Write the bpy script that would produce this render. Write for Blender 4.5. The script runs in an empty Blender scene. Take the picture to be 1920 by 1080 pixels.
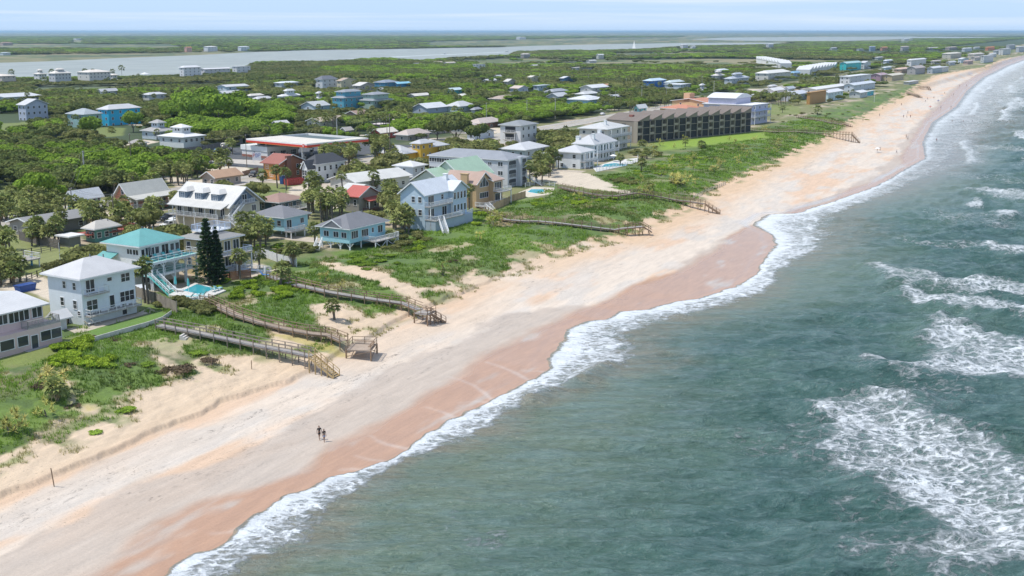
import bpy, math, random
import numpy as np
from mathutils import Vector
R = math.radians
SC = bpy.context.scene
COL = SC.collection
# ---------------------------------------------------------------- camera
# world frame: X runs along the coast away from the camera, Y runs inland, sea at negative Y
F, CH = 2170.0, 50.0
PT = math.atan(482 / F)
A = R(26.609)
cam = bpy.data.cameras.new('camera')
cam.sensor_width = 36; cam.lens = F / 1920 * 36
cam.clip_start = 1; cam.clip_end = 500000
co = bpy.data.objects.new('camera', cam); COL.objects.link(co)
co.location = (0, 0, CH); co.rotation_euler = (R(90) - PT, 0, A - R(90))
SC.camera = co
# ---------------------------------------------------------------- light
SUN_EL = R(62); SUN_AZ = (-0.58, 0.81)
n_ = math.hypot(*SUN_AZ); sdir = Vector((SUN_AZ[0] / n_ * math.cos(SUN_EL), SUN_AZ[1] / n_ * math.cos(SUN_EL), math.sin(SUN_EL)))
sl = bpy.data.lights.new('sun', 'SUN'); sl.energy = 3.3; sl.angle = R(1.2); sl.color = (1.0, 0.955, 0.89)
so = bpy.data.objects.new('sun', sl); COL.objects.link(so)
so.rotation_euler = sdir.to_track_quat('Z', 'Y').to_euler(); so.location = (0, 0, 300)
SC.view_settings.view_transform = 'Standard'; SC.view_settings.look = 'None'
SC.view_settings.exposure = 0.36; SC.view_settings.gamma = 1
W = bpy.data.worlds.new('World'); SC.world = W; W.use_nodes = True
nt = W.node_tree; N = nt.nodes; Lk = nt.links
for n in list(N): N.remove(n)
out = N.new('ShaderNodeOutputWorld'); bg = N.new('ShaderNodeBackground'); sky = N.new('ShaderNodeTexSky')
sky.sky_type = 'NISHITA'; sky.sun_disc = False; sky.sun_elevation = SUN_EL
sky.sun_rotation = math.atan2(SUN_AZ[0], SUN_AZ[1]); sky.altitude = 50; sky.air_density = 1.0; sky.dust_density = 0.1; sky.ozone_density = 2.2
tc = N.new('ShaderNodeTexCoord'); mp = N.new('ShaderNodeMapping'); mp.inputs['Scale'].default_value = (1.0, 1.0, 34.0)
cn = N.new('ShaderNodeTexNoise'); cn.inputs['Scale'].default_value = 2.6; cn.inputs['Detail'].default_value = 9; cn.inputs['Roughness'].default_value = 0.55
cn.inputs['Distortion'].default_value = 0.35
cr = N.new('ShaderNodeValToRGB'); cr.color_ramp.elements[0].position = 0.42; cr.color_ramp.elements[1].position = 0.68
cr.color_ramp.elements[1].color = (0.85, 0.85, 0.85, 1)
mx = N.new('ShaderNodeMix'); mx.data_type = 'RGBA'; mx.inputs[7].default_value = (4.9, 5.3, 5.9, 1)
Lk.new(tc.outputs['Generated'], mp.inputs[0]); Lk.new(mp.outputs[0], cn.inputs['Vector']); Lk.new(cn.outputs['Fac'], cr.inputs[0])
sz_ = N.new('ShaderNodeSeparateXYZ'); Lk.new(tc.outputs['Generated'], sz_.inputs[0]); hz_ = N.new('ShaderNodeMapRange'); hz_.interpolation_type = 'SMOOTHSTEP'
for i_, v_ in enumerate((0., .22, .92, 0.)): hz_.inputs[i_ + 1].default_value = v_
Lk.new(sz_.outputs[2], hz_.inputs[0]); mh = N.new('ShaderNodeMix'); mh.data_type = 'RGBA'; mh.inputs[7].default_value = (2.75, 3.95, 5.7, 1); Lk.new(hz_.outputs[0], mh.inputs[0]); Lk.new(sky.outputs[0], mh.inputs[6]); Lk.new(mh.outputs[2], mx.inputs[6]); Lk.new(mx.outputs[2], bg.inputs[0])
cf_ = N.new('ShaderNodeMapRange'); cf_.interpolation_type = 'SMOOTHSTEP'; cf_.inputs[1].default_value = .001; cf_.inputs[2].default_value = .012; Lk.new(sz_.outputs[2], cf_.inputs[0]); cm_ = N.new('ShaderNodeMath'); cm_.operation = 'MULTIPLY'; Lk.new(cr.outputs[0], cm_.inputs[0]); Lk.new(cf_.outputs[0], cm_.inputs[1]); Lk.new(cm_.outputs[0], mx.inputs[0])
bg.inputs[1].default_value = 0.14; Lk.new(bg.outputs[0], out.inputs[0])
SC.cycles.max_bounces = 5; SC.cycles.transparent_max_bounces = 6; SC.cycles.volume_bounces = 0
SC.cycles.use_denoising = True
random.seed(7); rng = np.random.default_rng(7)
# ---------------------------------------------------------------- projection helpers (real positions on the ground)
def proj(X, Y, z):
    x = X * math.sin(A) - Y * math.cos(A); y = X * math.cos(A) + Y * math.sin(A); zz = z - CH
    yc = y * math.cos(PT) - zz * math.sin(PT); zc = y * math.sin(PT) + zz * math.cos(PT)
    return 960 + F * x / yc, 540 - F * zc / yc
def unproj(u, v, z=0.0):
    u = np.asarray(u, float); v = np.asarray(v, float)
    dx = u - 960; dz = 540 - v
    y = F * math.cos(PT) + dz * math.sin(PT); zz = -F * math.sin(PT) + dz * math.cos(PT)
    t = (z - CH) / zz; x = dx * t; y = y * t
    return x * math.sin(A) + y * math.cos(A), -x * math.cos(A) + y * math.sin(A)
def curve(px, z):
    p = np.array(px, float); X, Y = unproj(p[:, 0], p[:, 1], z)
    o = np.argsort(X); return X[o], Y[o]
WATER = curve([(309,1080),(338,1052),(390,1031),(428,1015),(474,967),(538,928),(577,915),(616,896),(667,883),(722,865),(764,842),(784,825),(816,805),(857,782),(926,749),(989,714),(1030,695),(1027,676),(1058,635),(1064,618),(1099,602),(1137,599),(1162,584),(1215,580),(1266,565),(1310,560),(1380,537),(1418,515),(1430,490),(1454,459),(1446,440),(1410,422),(1437,402),(1500,399),(1531,386),(1556,380),(1640,350),(1668,335),(1700,315),(1735,297),(1729,267),(1747,230),(1792,200),(1813,170),(1841,146),(1888,123),(1920,112)], 0)
FOAM = curve([(400,1085),(428,1070),(461,1051),(506,1031),(548,1015),(575,985),(603,944),(674,908),(764,860),(803,847),(870,817),(900,808),(926,787),(951,768),(1033,735),(1090,705),(1140,684),(1171,657),(1152,632),(1178,617),(1256,595),(1319,579),(1382,560),(1411,553),(1443,531),(1456,506),(1522,468),(1534,437),(1531,415),(1585,389),(1668,362),(1705,340),(1760,315),(1800,270),(1860,230),(1900,180),(1950,140)], 0)
WET = curve([(160,1080),(300,985),(370,950),(440,920),(560,880),(600,850),(640,830),(690,815),(740,780),(800,735),(870,690),(960,650),(1000,630),(1060,590),(1110,568),(1200,532),(1270,515),(1300,500),(1330,480),(1360,455),(1405,421),(1540,380),(1640,340),(1680,320),(1700,280),(1730,230),(1770,190),(1800,160),(1835,140),(1880,120)], 0.3)
DAMP = curve([(0,1050),(150,980),(330,885),(440,855),(560,790),(650,740),(760,690),(860,640),(960,590),(1050,578),(1105,567),(1141,553),(1195,534),(1282,503),(1299,490),(1338,463),(1380,427),(1410,415),(1540,370),(1640,325),(1680,290),(1700,250),(1740,210),(1780,170),(1820,145),(1880,118)], 0.6)
SCARP = curve([(0,936),(63,911),(135,883),(205,853),(277,818),(312,806),(378,780),(415,758),(480,736),(537,717),(580,699),(640,668),(700,635),(760,600),(840,565),(930,530),(1030,490),(1130,465),(1200,440)], 1.5)
WRACK = curve([(0,985),(60,960),(130,930),(205,890),(290,860),(380,820),(500,770),(600,725),(700,690),(780,645),(850,600),(960,555),(1010,530),(1080,505),(1140,490),(1190,462),(1220,455),(1240,440),(1290,425),(1340,395),(1390,370),(1450,345),(1520,310),(1580,290),(1640,265),(1690,245),(1760,190),(1810,150),(1880,115)], 1.2)
EDGE = curve([(-200,905),(0,838),(70,818),(130,790),(190,770),(240,740),(330,705),(400,665),(560,650),(680,592),(800,545),(860,514),(944,497),(1017,469),(1068,455),(1141,438),(1178,418),(1259,386),(1299,362),(1394,320),(1459,292),(1541,255),(1571,235),(1640,200),(1695,174),(1747,144),(1841,127),(1879,112),(1920,104)], 3.3)
def ci(c, X): return np.interp(X, c[0], c[1])
def hsh(ix, iy, s):
    h = (ix * 374761393 + iy * 668265263 + s * 974711) & 0x7fffffff
    h = ((h ^ (h >> 13)) * 1274126177) & 0x7fffffff
    return ((h ^ (h >> 16)) & 0xffff) / 65535.0
def vn(x, y, s=0):
    ix = np.floor(x).astype(np.int64); iy = np.floor(y).astype(np.int64); fx = x - ix; fy = y - iy
    fx = fx * fx * (3 - 2 * fx); fy = fy * fy * (3 - 2 * fy)
    a = hsh(ix, iy, s); b = hsh(ix + 1, iy, s); c = hsh(ix, iy + 1, s); d = hsh(ix + 1, iy + 1, s)
    return (a * (1 - fx) + b * fx) * (1 - fy) + (c * (1 - fx) + d * fx) * fy
def fbm(x, y, o=4, s=0):
    r = 0; a = 0.5; t = 0
    for i in range(o):
        r = r + a * vn(x, y, s + i * 17); t += a; a *= 0.5; x = x * 2.03 + 11.3; y = y * 2.03 + 5.7
    return r / t
def ss(a, b, x):
    t = np.clip((x - a) / (b - a), 0, 1); return t * t * (3 - 2 * t)
def inpoly(px, X, Y, z=4.0):
    """signed distance (m), positive inside, to a polygon given by its ground points"""
    p = np.array(px, float); PX, PY = unproj(p[:, 0], p[:, 1], z)
    return sdpoly(PX, PY, X, Y)
def sdpoly(PX, PY, X, Y):
    d = np.full(X.shape, -1e3); m = (X > PX.min() - 25) & (X < PX.max() + 25) & (Y > PY.min() - 25) & (Y < PY.max() + 25)
    if not m.any(): return d
    x = X[m]; y = Y[m]; ins = np.zeros(x.shape, bool); dd = np.full(x.shape, 1e9)
    n = len(PX)
    for i in range(n):
        x0, y0, x1, y1 = PX[i], PY[i], PX[(i + 1) % n], PY[(i + 1) % n]
        c = ((y0 > y) != (y1 > y)); xi = (x1 - x0) * (y - y0) / ((y1 - y0) if y1 != y0 else 1e-9) + x0
        ins ^= c & (x < xi)
        L2 = (x1 - x0) ** 2 + (y1 - y0) ** 2 + 1e-9
        t = np.clip(((x - x0) * (x1 - x0) + (y - y0) * (y1 - y0)) / L2, 0, 1)
        dd = np.minimum(dd, np.hypot(x - x0 - t * (x1 - x0), y - y0 - t * (y1 - y0)))
    d[m] = np.where(ins, dd, -dd); return d
GZ = 4.5
def terrain(X, Y):
    X = np.asarray(X, float); Y = np.asarray(Y, float)
    dw = ci(WATER, X); de = ci(EDGE, X)
    sc = np.minimum(ci(SCARP, X), de - 2); wig = (fbm(X * .35, Y * 0, 3, 5) - .5) * 1.2
    e = (de - dw)
    t = (Y - dw) / np.maximum(e, 1)
    z = np.where(t < 0, np.maximum((Y - dw) * 0.04, -4), 2.9 * np.clip(t, 0, 1) ** 1.35)
    near = 1 - ss(175, 230, X)
    z = z + near * 0.50 * ss(-0.16, 0.16, Y - sc - wig) - near * .3 * ss(0, 1, t)
    z = z + (0.25 * (fbm(X * .25, Y * .5, 3, 9) - .5) + near * .42 * (fbm(X * .55, Y * .9, 3, 13) - .5)) * ss(0, 2, Y - sc) * (1 - ss(8, 12, Y - de))
    up = ss(-4, 12, Y - de)
    z = z + (GZ - 2.6 - (1 - near) * .3) * up
    z = z + 1.1 * (fbm(X * .06, Y * .09, 3, 21) - .5) * ss(0, 8, Y - de) * (1 - ss(128, 137, Y))
    inl = ss(132, 138, Y) * (1 - near * 0)
    z = z * (1 - inl) + GZ * inl
    low = ss(560, 820, Y)
    z = z * (1 - low) + 0.7 * low
    return z
def ground(u, v):
    z = GZ
    for _ in range(12):
        X, Y = unproj(u, v, z); z = 0.5 * z + 0.5 * float(terrain(X, Y))
    X, Y = unproj(u, v, z); return float(X), float(Y), float(terrain(X, Y))
# ---------------------------------------------------------------- materials
def newmat(name):
    m = bpy.data.materials.new(name); m.use_nodes = True
    nt = m.node_tree
    return m, nt, nt.nodes['Principled BSDF']
def nz(nt, scale, detail=4, vec=None, rough=.55, dist=0):
    t = nt.nodes.new('ShaderNodeTexNoise'); t.inputs['Scale'].default_value = scale; t.inputs['Detail'].default_value = detail
    t.inputs['Roughness'].default_value = rough; t.inputs['Distortion'].default_value = dist
    if vec is not None: nt.links.new(vec, t.inputs['Vector'])
    return t.outputs['Fac']
def mth(nt, op, a, b=None, c=None, clamp=False):
    n = nt.nodes.new('ShaderNodeMath'); n.operation = op; n.use_clamp = clamp
    for i, x in enumerate((a, b, c)):
        if x is None: continue
        if isinstance(x, (int, float)): n.inputs[i].default_value = x
        else: nt.links.new(x, n.inputs[i])
    return n.outputs[0]
def mrange(nt, x, a, b, c=0., d=1.):
    n = nt.nodes.new('ShaderNodeMapRange'); n.interpolation_type = 'SMOOTHSTEP'
    nt.links.new(x, n.inputs[0])
    for i, v in enumerate((a, b, c, d)): n.inputs[i + 1].default_value = v
    return n.outputs[0]
def mix(nt, f, a, b, mode='MIX'):
    n = nt.nodes.new('ShaderNodeMix'); n.data_type = 'RGBA'; n.blend_type = mode
    if isinstance(f, (int, float)): n.inputs[0].default_value = f
    else: nt.links.new(f, n.inputs[0])
    for i, x in ((6, a), (7, b)):
        if isinstance(x, tuple): n.inputs[i].default_value = (*x[:3], 1)
        else: nt.links.new(x, n.inputs[i])
    return n.outputs[2]
def bump(nt, bs, h, strength, dist=.05):
    b = nt.nodes.new('ShaderNodeBump'); b.inputs['Strength'].default_value = strength; b.inputs['Distance'].default_value = dist
    nt.links.new(h, b.inputs['Height']); nt.links.new(b.outputs[0], bs.inputs['Normal']); return b
def coord(nt, kind='Object', scale=None):
    t = nt.nodes.new('ShaderNodeTexCoord').outputs[kind]
    if scale:
        m = nt.nodes.new('ShaderNodeMapping'); m.inputs['Scale'].default_value = scale; nt.links.new(t, m.inputs[0]); t = m.outputs[0]
    return t
_mc = {}
def dark(c, k): return tuple(x * k for x in c[:3])
def paint(c, siding=True, rough=.65):
    """painted wall: lap siding lines, weathering"""
    key = ('paint', c, siding, rough)
    if key in _mc: return _mc[key]
    m, nt, bs = newmat('painted_wall'); v = coord(nt)
    n1 = nz(nt, .9, 5, v); streak = nz(nt, 1.0, 4, coord(nt, 'Object', (3, 3, .25)))
    col = mix(nt, mrange(nt, n1, .3, .75, 0, .5), c, dark(c, .86)); col = mix(nt, mrange(nt, streak, .55, .8, 0, .35), col, dark(c, .72))
    if siding:
        sx = nt.nodes.new('ShaderNodeSeparateXYZ'); nt.links.new(v, sx.inputs[0])
        fr = mth(nt, 'FRACT', mth(nt, 'MULTIPLY', sx.outputs[2], 4.5)); ln = mrange(nt, fr, .0, .22, .35, 0.)
        col = mix(nt, ln, col, dark(c, .6)); bump(nt, bs, fr, .4, .03)
    nt.links.new(col, bs.inputs['Base Color']); bs.inputs['Roughness'].default_value = rough
    _mc[key] = m; return m
def roofm(c, kind='shingle'):
    key = ('roof', c, kind)
    if key in _mc: return _mc[key]
    m, nt, bs = newmat('roof_' + kind); v = coord(nt); big = nz(nt, .35, 5, v); fine = nz(nt, 9 if kind == 'shingle' else 3, 3, v)
    col = mix(nt, mrange(nt, big, .3, .75, 0, .6), c, dark(c, .78)); col = mix(nt, mrange(nt, fine, .35, .7, 0, .45), col, dark(c, .74))
    if kind == 'metal':
        sx = nt.nodes.new('ShaderNodeSeparateXYZ'); nt.links.new(v, sx.inputs[0])
        g = nt.nodes.new('ShaderNodeNewGeometry'); sn = nt.nodes.new('ShaderNodeSeparateXYZ')
        vt = nt.nodes.new('ShaderNodeVectorTransform'); vt.vector_type = 'NORMAL'; vt.convert_from = 'WORLD'; vt.convert_to = 'OBJECT'
        nt.links.new(g.outputs['Normal'], vt.inputs[0]); nt.links.new(vt.outputs[0], sn.inputs[0])
        ax = mth(nt, 'GREATER_THAN', mth(nt, 'ABSOLUTE', sn.outputs[0]), mth(nt, 'ABSOLUTE', sn.outputs[1]))
        co_ = mth(nt, 'ADD', mth(nt, 'MULTIPLY', sx.outputs[1], ax), mth(nt, 'MULTIPLY', sx.outputs[0], mth(nt, 'SUBTRACT', 1, ax)))
        fr = mth(nt, 'FRACT', mth(nt, 'MULTIPLY', co_, 2.0)); ln = mrange(nt, fr, 0, .16, .5, 0.)
        col = mix(nt, ln, col, dark(c, .62)); bump(nt, bs, fr, .5, .03)
        bs.inputs['Roughness'].default_value = .42
    else:
        bump(nt, bs, fine, .5, .04); bs.inputs['Roughness'].default_value = .85
    nt.links.new(col, bs.inputs['Base Color']); _mc[key] = m; return m
def plain(c, rough=.6, var=.25, scale=2., metal=0, name='surface'):
    key = ('plain', c, rough, var, scale, metal)
    if key in _mc: return _mc[key]
    m, nt, bs = newmat(name); n1 = nz(nt, scale, 5, coord(nt))
    nt.links.new(mix(nt, mrange(nt, n1, .3, .7, 0, 1), c, dark(c, 1 - var)), bs.inputs['Base Color'])
    bs.inputs['Roughness'].default_value = rough; bs.inputs['Metallic'].default_value = metal
    _mc[key] = m; return m
def wood(c, scale=6):
    key = ('wood', c)
    if key in _mc: return _mc[key]
    m, nt, bs = newmat('weathered_wood'); a = nz(nt, scale, 4, coord(nt, 'Object', (1, 1, .4))); b = nz(nt, .7, 4, coord(nt))
    col = mix(nt, mrange(nt, a, .3, .7, 0, .7), c, dark(c, .6)); col = mix(nt, mrange(nt, b, .4, .7, 0, .5), col, tuple(min(1, x * 1.25) for x in c))
    nt.links.new(col, bs.inputs['Base Color']); bs.inputs['Roughness'].default_value = .85; _mc[key] = m; return m
def glassm():
    if 'glass' in _mc: return _mc['glass']
    m, nt, bs = newmat('window_glass'); oi = nt.nodes.new('ShaderNodeObjectInfo')
    nt.links.new(mix(nt, oi.outputs['Random'], (.018, .022, .028), (.07, .08, .09)), bs.inputs['Base Color'])
    bs.inputs['Roughness'].default_value = .08; bs.inputs['Specular IOR Level'].default_value = .6; _mc['glass'] = m; return m
def leafm(name, c1, c2, c3=None, trans=.25, wscale=.12, c4=None):
    m = bpy.data.materials.new(name); m.use_nodes = True; nt = m.node_tree
    for n in list(nt.nodes): nt.nodes.remove(n)
    o = nt.nodes.new('ShaderNodeOutputMaterial'); d = nt.nodes.new('ShaderNodeBsdfDiffuse'); t = nt.nodes.new('ShaderNodeBsdfTranslucent')
    ms = nt.nodes.new('ShaderNodeMixShader'); ms.inputs[0].default_value = trans
    oi = nt.nodes.new('ShaderNodeObjectInfo'); n1 = nz(nt, 1.3, 4, coord(nt)); n2 = nz(nt, 6, 2, coord(nt))
    col = mix(nt, mrange(nt, n1, .35, .68), c1, c2); col = mix(nt, mth(nt, 'MULTIPLY', oi.outputs['Random'], .9), col, c3 or dark(c1, .7)); rr_ = mth(nt, 'FRACT', mth(nt, 'MULTIPLY', oi.outputs['Random'], 7.31)); col = mix(nt, mrange(nt, rr_, .55, 1., 0, .55), col, dark(c1, .5)); col = mix(nt, mrange(nt, rr_, .4, 0., 0, .5), col, dark(c2, 1.35))
    col = mix(nt, mrange(nt, n2, .3, .75, 0, .5), col, dark(c2, 1.5))
    geo = nt.nodes.new('ShaderNodeNewGeometry'); wn = nz(nt, wscale * .1, 3, geo.outputs['Position'])
    col = mix(nt, mrange(nt, wn, .35, .65, 0, .45), col, dark(c1, .6))
    if c4: col = mix(nt, mrange(nt, nz(nt, .07, 5, geo.outputs['Position'], .62), .50, .66, 0, .85), col, c4); col = mix(nt, mrange(nt, nz(nt, .11, 4, geo.outputs['Position']), .50, .40, 0, .7), col, dark(c1, .55))
    for s in (d, t): nt.links.new(col, s.inputs['Color'])
    nt.links.new(d.outputs[0], ms.inputs[1]); nt.links.new(t.outputs[0], ms.inputs[2]); nt.links.new(ms.outputs[0], o.inputs[0])
    return m
# ---------------------------------------------------------------- mesh builder
class MB:
    def __init__(s): s.v = []; s.f = []
    def add(s, vs, fs):
        b = len(s.v); s.v += [tuple(x) for x in vs]; s.f += [tuple(b + i for i in f) for f in fs]; return s
    def box(s, x0, x1, y0, y1, z0, z1):
        return s.add([(x0, y0, z0), (x1, y0, z0), (x1, y1, z0), (x0, y1, z0), (x0, y0, z1), (x1, y0, z1), (x1, y1, z1), (x0, y1, z1)],
                     [(0, 3, 2, 1), (4, 5, 6, 7), (0, 1, 5, 4), (1, 2, 6, 5), (2, 3, 7, 6), (3, 0, 4, 7)])
    def bar(s, a, b, w, h=None):
        a = Vector(a); b = Vector(b); d = (b - a).normalized(); h = h or w
        up = Vector((0, 0, 1)) if abs(d.z) < .95 else Vector((1, 0, 0))
        sd = d.cross(up).normalized() * w / 2; u = sd.cross(d).normalized() * h / 2
        q = [a - sd - u, a + sd - u, a + sd + u, a - sd + u, b - sd - u, b + sd - u, b + sd + u, b - sd + u]
        return s.add(q, [(0, 1, 2, 3), (7, 6, 5, 4), (0, 4, 5, 1), (1, 5, 6, 2), (2, 6, 7, 3), (3, 7, 4, 0)])
    def tube(s, pts, rad, n=8, cap=True):
        pts = [Vector(p) for p in pts]; b = len(s.v)
        if isinstance(rad, (int, float)): rad = [rad] * len(pts)
        for i, p in enumerate(pts):
            d = (pts[min(i + 1, len(pts) - 1)] - pts[max(i - 1, 0)]).normalized()
            up = Vector((0, 0, 1)) if abs(d.z) < .9 else Vector((1, 0, 0)); e = d.cross(up).normalized(); g = e.cross(d)
            for k in range(n):
                t = 2 * math.pi * k / n; s.v.append(tuple(p + (e * math.cos(t) + g * math.sin(t)) * rad[i]))
        for i in range(len(pts) - 1):
            for k in range(n):
                a = b + i * n + k; c = b + i * n + (k + 1) % n; s.f.append((a, c, c + n, a + n))
        if cap: s.f.append(tuple(b + k for k in range(n))); s.f.append(tuple(b + (len(pts) - 1) * n + n - 1 - k for k in range(n)))
        return s
    def prism(s, poly, z0, z1):
        n = len(poly); return s.add([(x, y, z0) for x, y in poly] + [(x, y, z1) for x, y in poly],
            [tuple(range(n))[::-1], tuple(range(n, 2 * n))] + [(i, (i + 1) % n, n + (i + 1) % n, n + i) for i in range(n)])
    def slab(s, quad, t):
        """thick sheet under a 3-D quad"""
        q = [Vector(p) for p in quad]; n = (q[1] - q[0]).cross(q[2] - q[0]).normalized()
        if n.z < 0: q.reverse(); n = -n
        k = len(q); lo = [p - Vector((0, 0, t)) for p in q]
        return s.add(lo + q, [tuple(range(k))[::-1], tuple(range(k, 2 * k))] + [(i, (i + 1) % k, k + (i + 1) % k, k + i) for i in range(k)])
    def mesh(s, name, mat, smooth=False):
        me = bpy.data.meshes.new(name); me.from_pydata(s.v, [], s.f); me.materials.append(mat)
        if smooth: me.shade_smooth()
        return me
    def build(s, name, mat, parent=None, loc=None, rz=0, smooth=False):
        o = bpy.data.objects.new(name, s.mesh(name, mat, smooth)); COL.objects.link(o)
        if parent: o.parent = parent
        if loc: o.location = loc
        if rz: o.rotation_euler = (0, 0, rz)
        return o
def npmesh(name, V, Fq, mat, smooth=True, attrs=None):
    """V (n,3) floats, Fq (m,k) ints"""
    me = bpy.data.meshes.new(name); n, m, k = len(V), len(Fq), Fq.shape[1]
    me.vertices.add(n); me.vertices.foreach_set('co', np.ascontiguousarray(V, np.float32).ravel())
    me.loops.add(m * k); me.loops.foreach_set('vertex_index', np.ascontiguousarray(Fq, np.int32).ravel())
    me.polygons.add(m); me.polygons.foreach_set('loop_start', np.arange(m, dtype=np.int32) * k)
    try: me.polygons.foreach_set('loop_total', np.full(m, k, np.int32))
    except Exception: pass
    for nm, (ty, arr) in (attrs or {}).items():
        at = me.attributes.new(nm, ty, 'POINT')
        if ty == 'FLOAT_COLOR':
            c = np.ones((n, 4), np.float32); c[:, :3] = arr; at.data.foreach_set('color', c.ravel())
        else: at.data.foreach_set('value', np.ascontiguousarray(arr, np.float32))
    me.update(calc_edges=True); me.validate()
    if smooth: me.shade_smooth()
    if mat: me.materials.append(mat)
    return me
def obj(name, me, parent=None, loc=None, rz=0):
    o = bpy.data.objects.new(name, me); COL.objects.link(o)
    if parent: o.parent = parent
    if loc is not None: o.location = loc
    if rz: o.rotation_euler = (0, 0, rz)
    return o
def tag(o, label=None, cat=None, group=None, kind=None):
    for k, x in (('label', label), ('category', cat), ('group', group), ('kind', kind)):
        if x: o[k] = x
    return o
def thing(name, label, cat, loc=(0, 0, 0), rz=0, group=None):
    o = bpy.data.objects.new(name, None); COL.objects.link(o); o.location = loc; o.rotation_euler = (0, 0, rz); o.empty_display_size = .5
    return tag(o, label, cat, group)
def dup(root, loc, rz=0, scale=None, label=None, group=None):
    def cp(o, par):
        c = o.copy(); COL.objects.link(c); c.parent = par
        for ch in o.children: cp(ch, c)
        return c
    r = cp(root, None); r.location = loc; r.rotation_euler = (0, 0, rz)
    if scale: r.scale = scale if hasattr(scale, '__len__') else (scale,) * 3
    if label: r['label'] = label
    if group: r['group'] = group
    return r
# ---------------------------------------------------------------- land cover polygons (pixels of the photo, unprojected on to the ground)
def P4(px): p = np.array(px, float); return unproj(p[:, 0], p[:, 1], GZ)
def PZ(px, z): p = np.array(px, float); return unproj(p[:, 0], p[:, 1], z)
SANDP = [
 [(600,492),(680,505),(760,525),(830,535),(860,520),(900,520),(880,560),(800,556),(720,534),(640,512),(600,500)],
 [(588,572),(640,565),(700,582),(716,600),(660,612),(600,604)],
 [(500,618),(560,612),(640,628),(690,645),(690,665),(610,662),(540,648)],
 [(352,668),(420,652),(480,648),(570,672),(620,705),(560,725),(470,735),(420,730),(430,700),(390,690)],
 [(118,722),(140,718),(150,745),(190,752),(205,765),(185,780),(150,762),(125,745)],
 [(0,835),(60,815),(150,800),(200,785),(230,800),(190,830),(130,850),(0,900)],
 [(300,668),(330,680),(360,700),(330,708),(300,695)],
 [(250,758),(290,745),(340,728),(400,712),(420,722),(360,752),(300,778),(260,775)],
 [(780,590),(760,575),(700,600),(660,640),(720,640)],
]
YELP = [[(505,625),(560,615),(650,632),(640,640),(560,632)], [(130,725),(145,722),(150,745),(185,752),(165,762),(135,745)]]
LOTP = [  # pale driveways, sand lots, terraces
 [(989,324),(1042,316),(1105,326),(1135,340),(1160,351),(1120,350),(1042,340),(1000,337)], [(1035,338),(1140,352),(1185,360),(1180,363),(1130,358),(1040,344)],
 [(0,525),(60,515),(96,524),(100,570),(60,548),(20,545),(0,540)],
 [(545,350),(640,340),(700,352),(690,366),(600,368),(540,364)],
 [(100,395),(200,398),(330,418),(340,430),(200,425),(90,412)],
 [(300,330),(420,340),(480,330),(480,345),(330,350)],
 [(380,310),(460,312),(480,322),(430,330),(380,322)],
 [(560,375),(600,372),(640,388),(620,392)],
 [(850,366),(905,372),(930,362),(900,352)],
 [(0,585),(30,600),(25,620),(0,610)],
 [(190,275),(270,262),(300,266),(230,280),(190,283)],
 [(1400,166),(1560,170),(1600,160),(1560,180),(1420,180)],
 [(820,238),(940,240),(940,250),(820,248)],
 [(345,430),(400,425),(410,440),(350,445)],
 [(440,500),(480,492),(520,505),(470,520)],
]
LAWNP = [
 [(0,345),(30,350),(35,390),(0,400)], [(0,445),(90,450),(150,470),(140,500),(80,515),(0,520)], [(440,352),(520,348),(560,352),(520,368),(450,368)],
 [(590,375),(640,370),(690,388),(640,400),(600,390)], [(160,620),(230,605),(300,585),(320,600),(240,630),(180,640)], [(0,660),(100,640),(180,625),(200,640),(60,690),(0,700)],
 [(1230,268),(1330,255),(1430,245),(1440,258),(1330,272),(1240,282)], [(0,232),(60,228),(60,250),(0,262)], [(170,238),(235,240),(230,255),(175,258)],
 [(1440,195),(1500,200),(1500,215),(1440,215)], [(870,385),(930,375),(960,388),(900,398)],
 [(440,300),(520,306),(520,318),(430,315)],
]
MARSHP = [  # open salt marsh without trees
 ([(845,112),(960,109),(1100,112),(1400,114),(1640,118),(1640,127),(1400,132),(1240,131),(1100,130),(900,124),(850,118)], 1.5),
 ([(60,170),(170,160),(300,158),(440,155),(440,163),(300,168),(160,178),(60,178)], 2.),
 ([(1150,100),(1400,97),(1400,103),(1150,108)], 1.),
]
LAG1 = PZ([(-900,168),(-300,162),(0,152),(200,150),(330,146),(430,136),(480,124),(560,120),(640,117),(720,112),(780,117),(860,110),(955,107),(965,99),(1040,97),(1100,97),(1200,94),(1290,88),(1440,85),(1500,81),(1440,80),(1290,80.5),(1130,83),(1000,86),(930,89),(850,90),(700,93),(600,94),(470,98),(380,103),(200,110),(100,115),(0,118),(-300,126),(-900,140)], .8)
LAG2 = PZ([(1290,74),(1400,76.5),(1560,77.5),(1700,73),(1920,72),(2300,72),(2300,69.5),(1920,69.5),(1700,68.5),(1500,69.2),(1360,70.5)], .8)
ROAD_Y = (231, 243)
WASH = [[(913,683),(940,690),(964,698),(990,711)],[(838,711),(865,716),(888,724),(910,737),(923,749)],[(800,765),(830,772),(857,783)],[(985,695),(1010,695),(1030,697)],[(863,755),(890,752),(920,753)],[(696,820),(710,827),(726,833),(764,840)],[(667,855),(695,861),(722,863)],[(813,768),(835,774),(857,784)],[(400,1000),(430,996),(455,985)],[(640,880),(660,878),(690,880)]]
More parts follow.
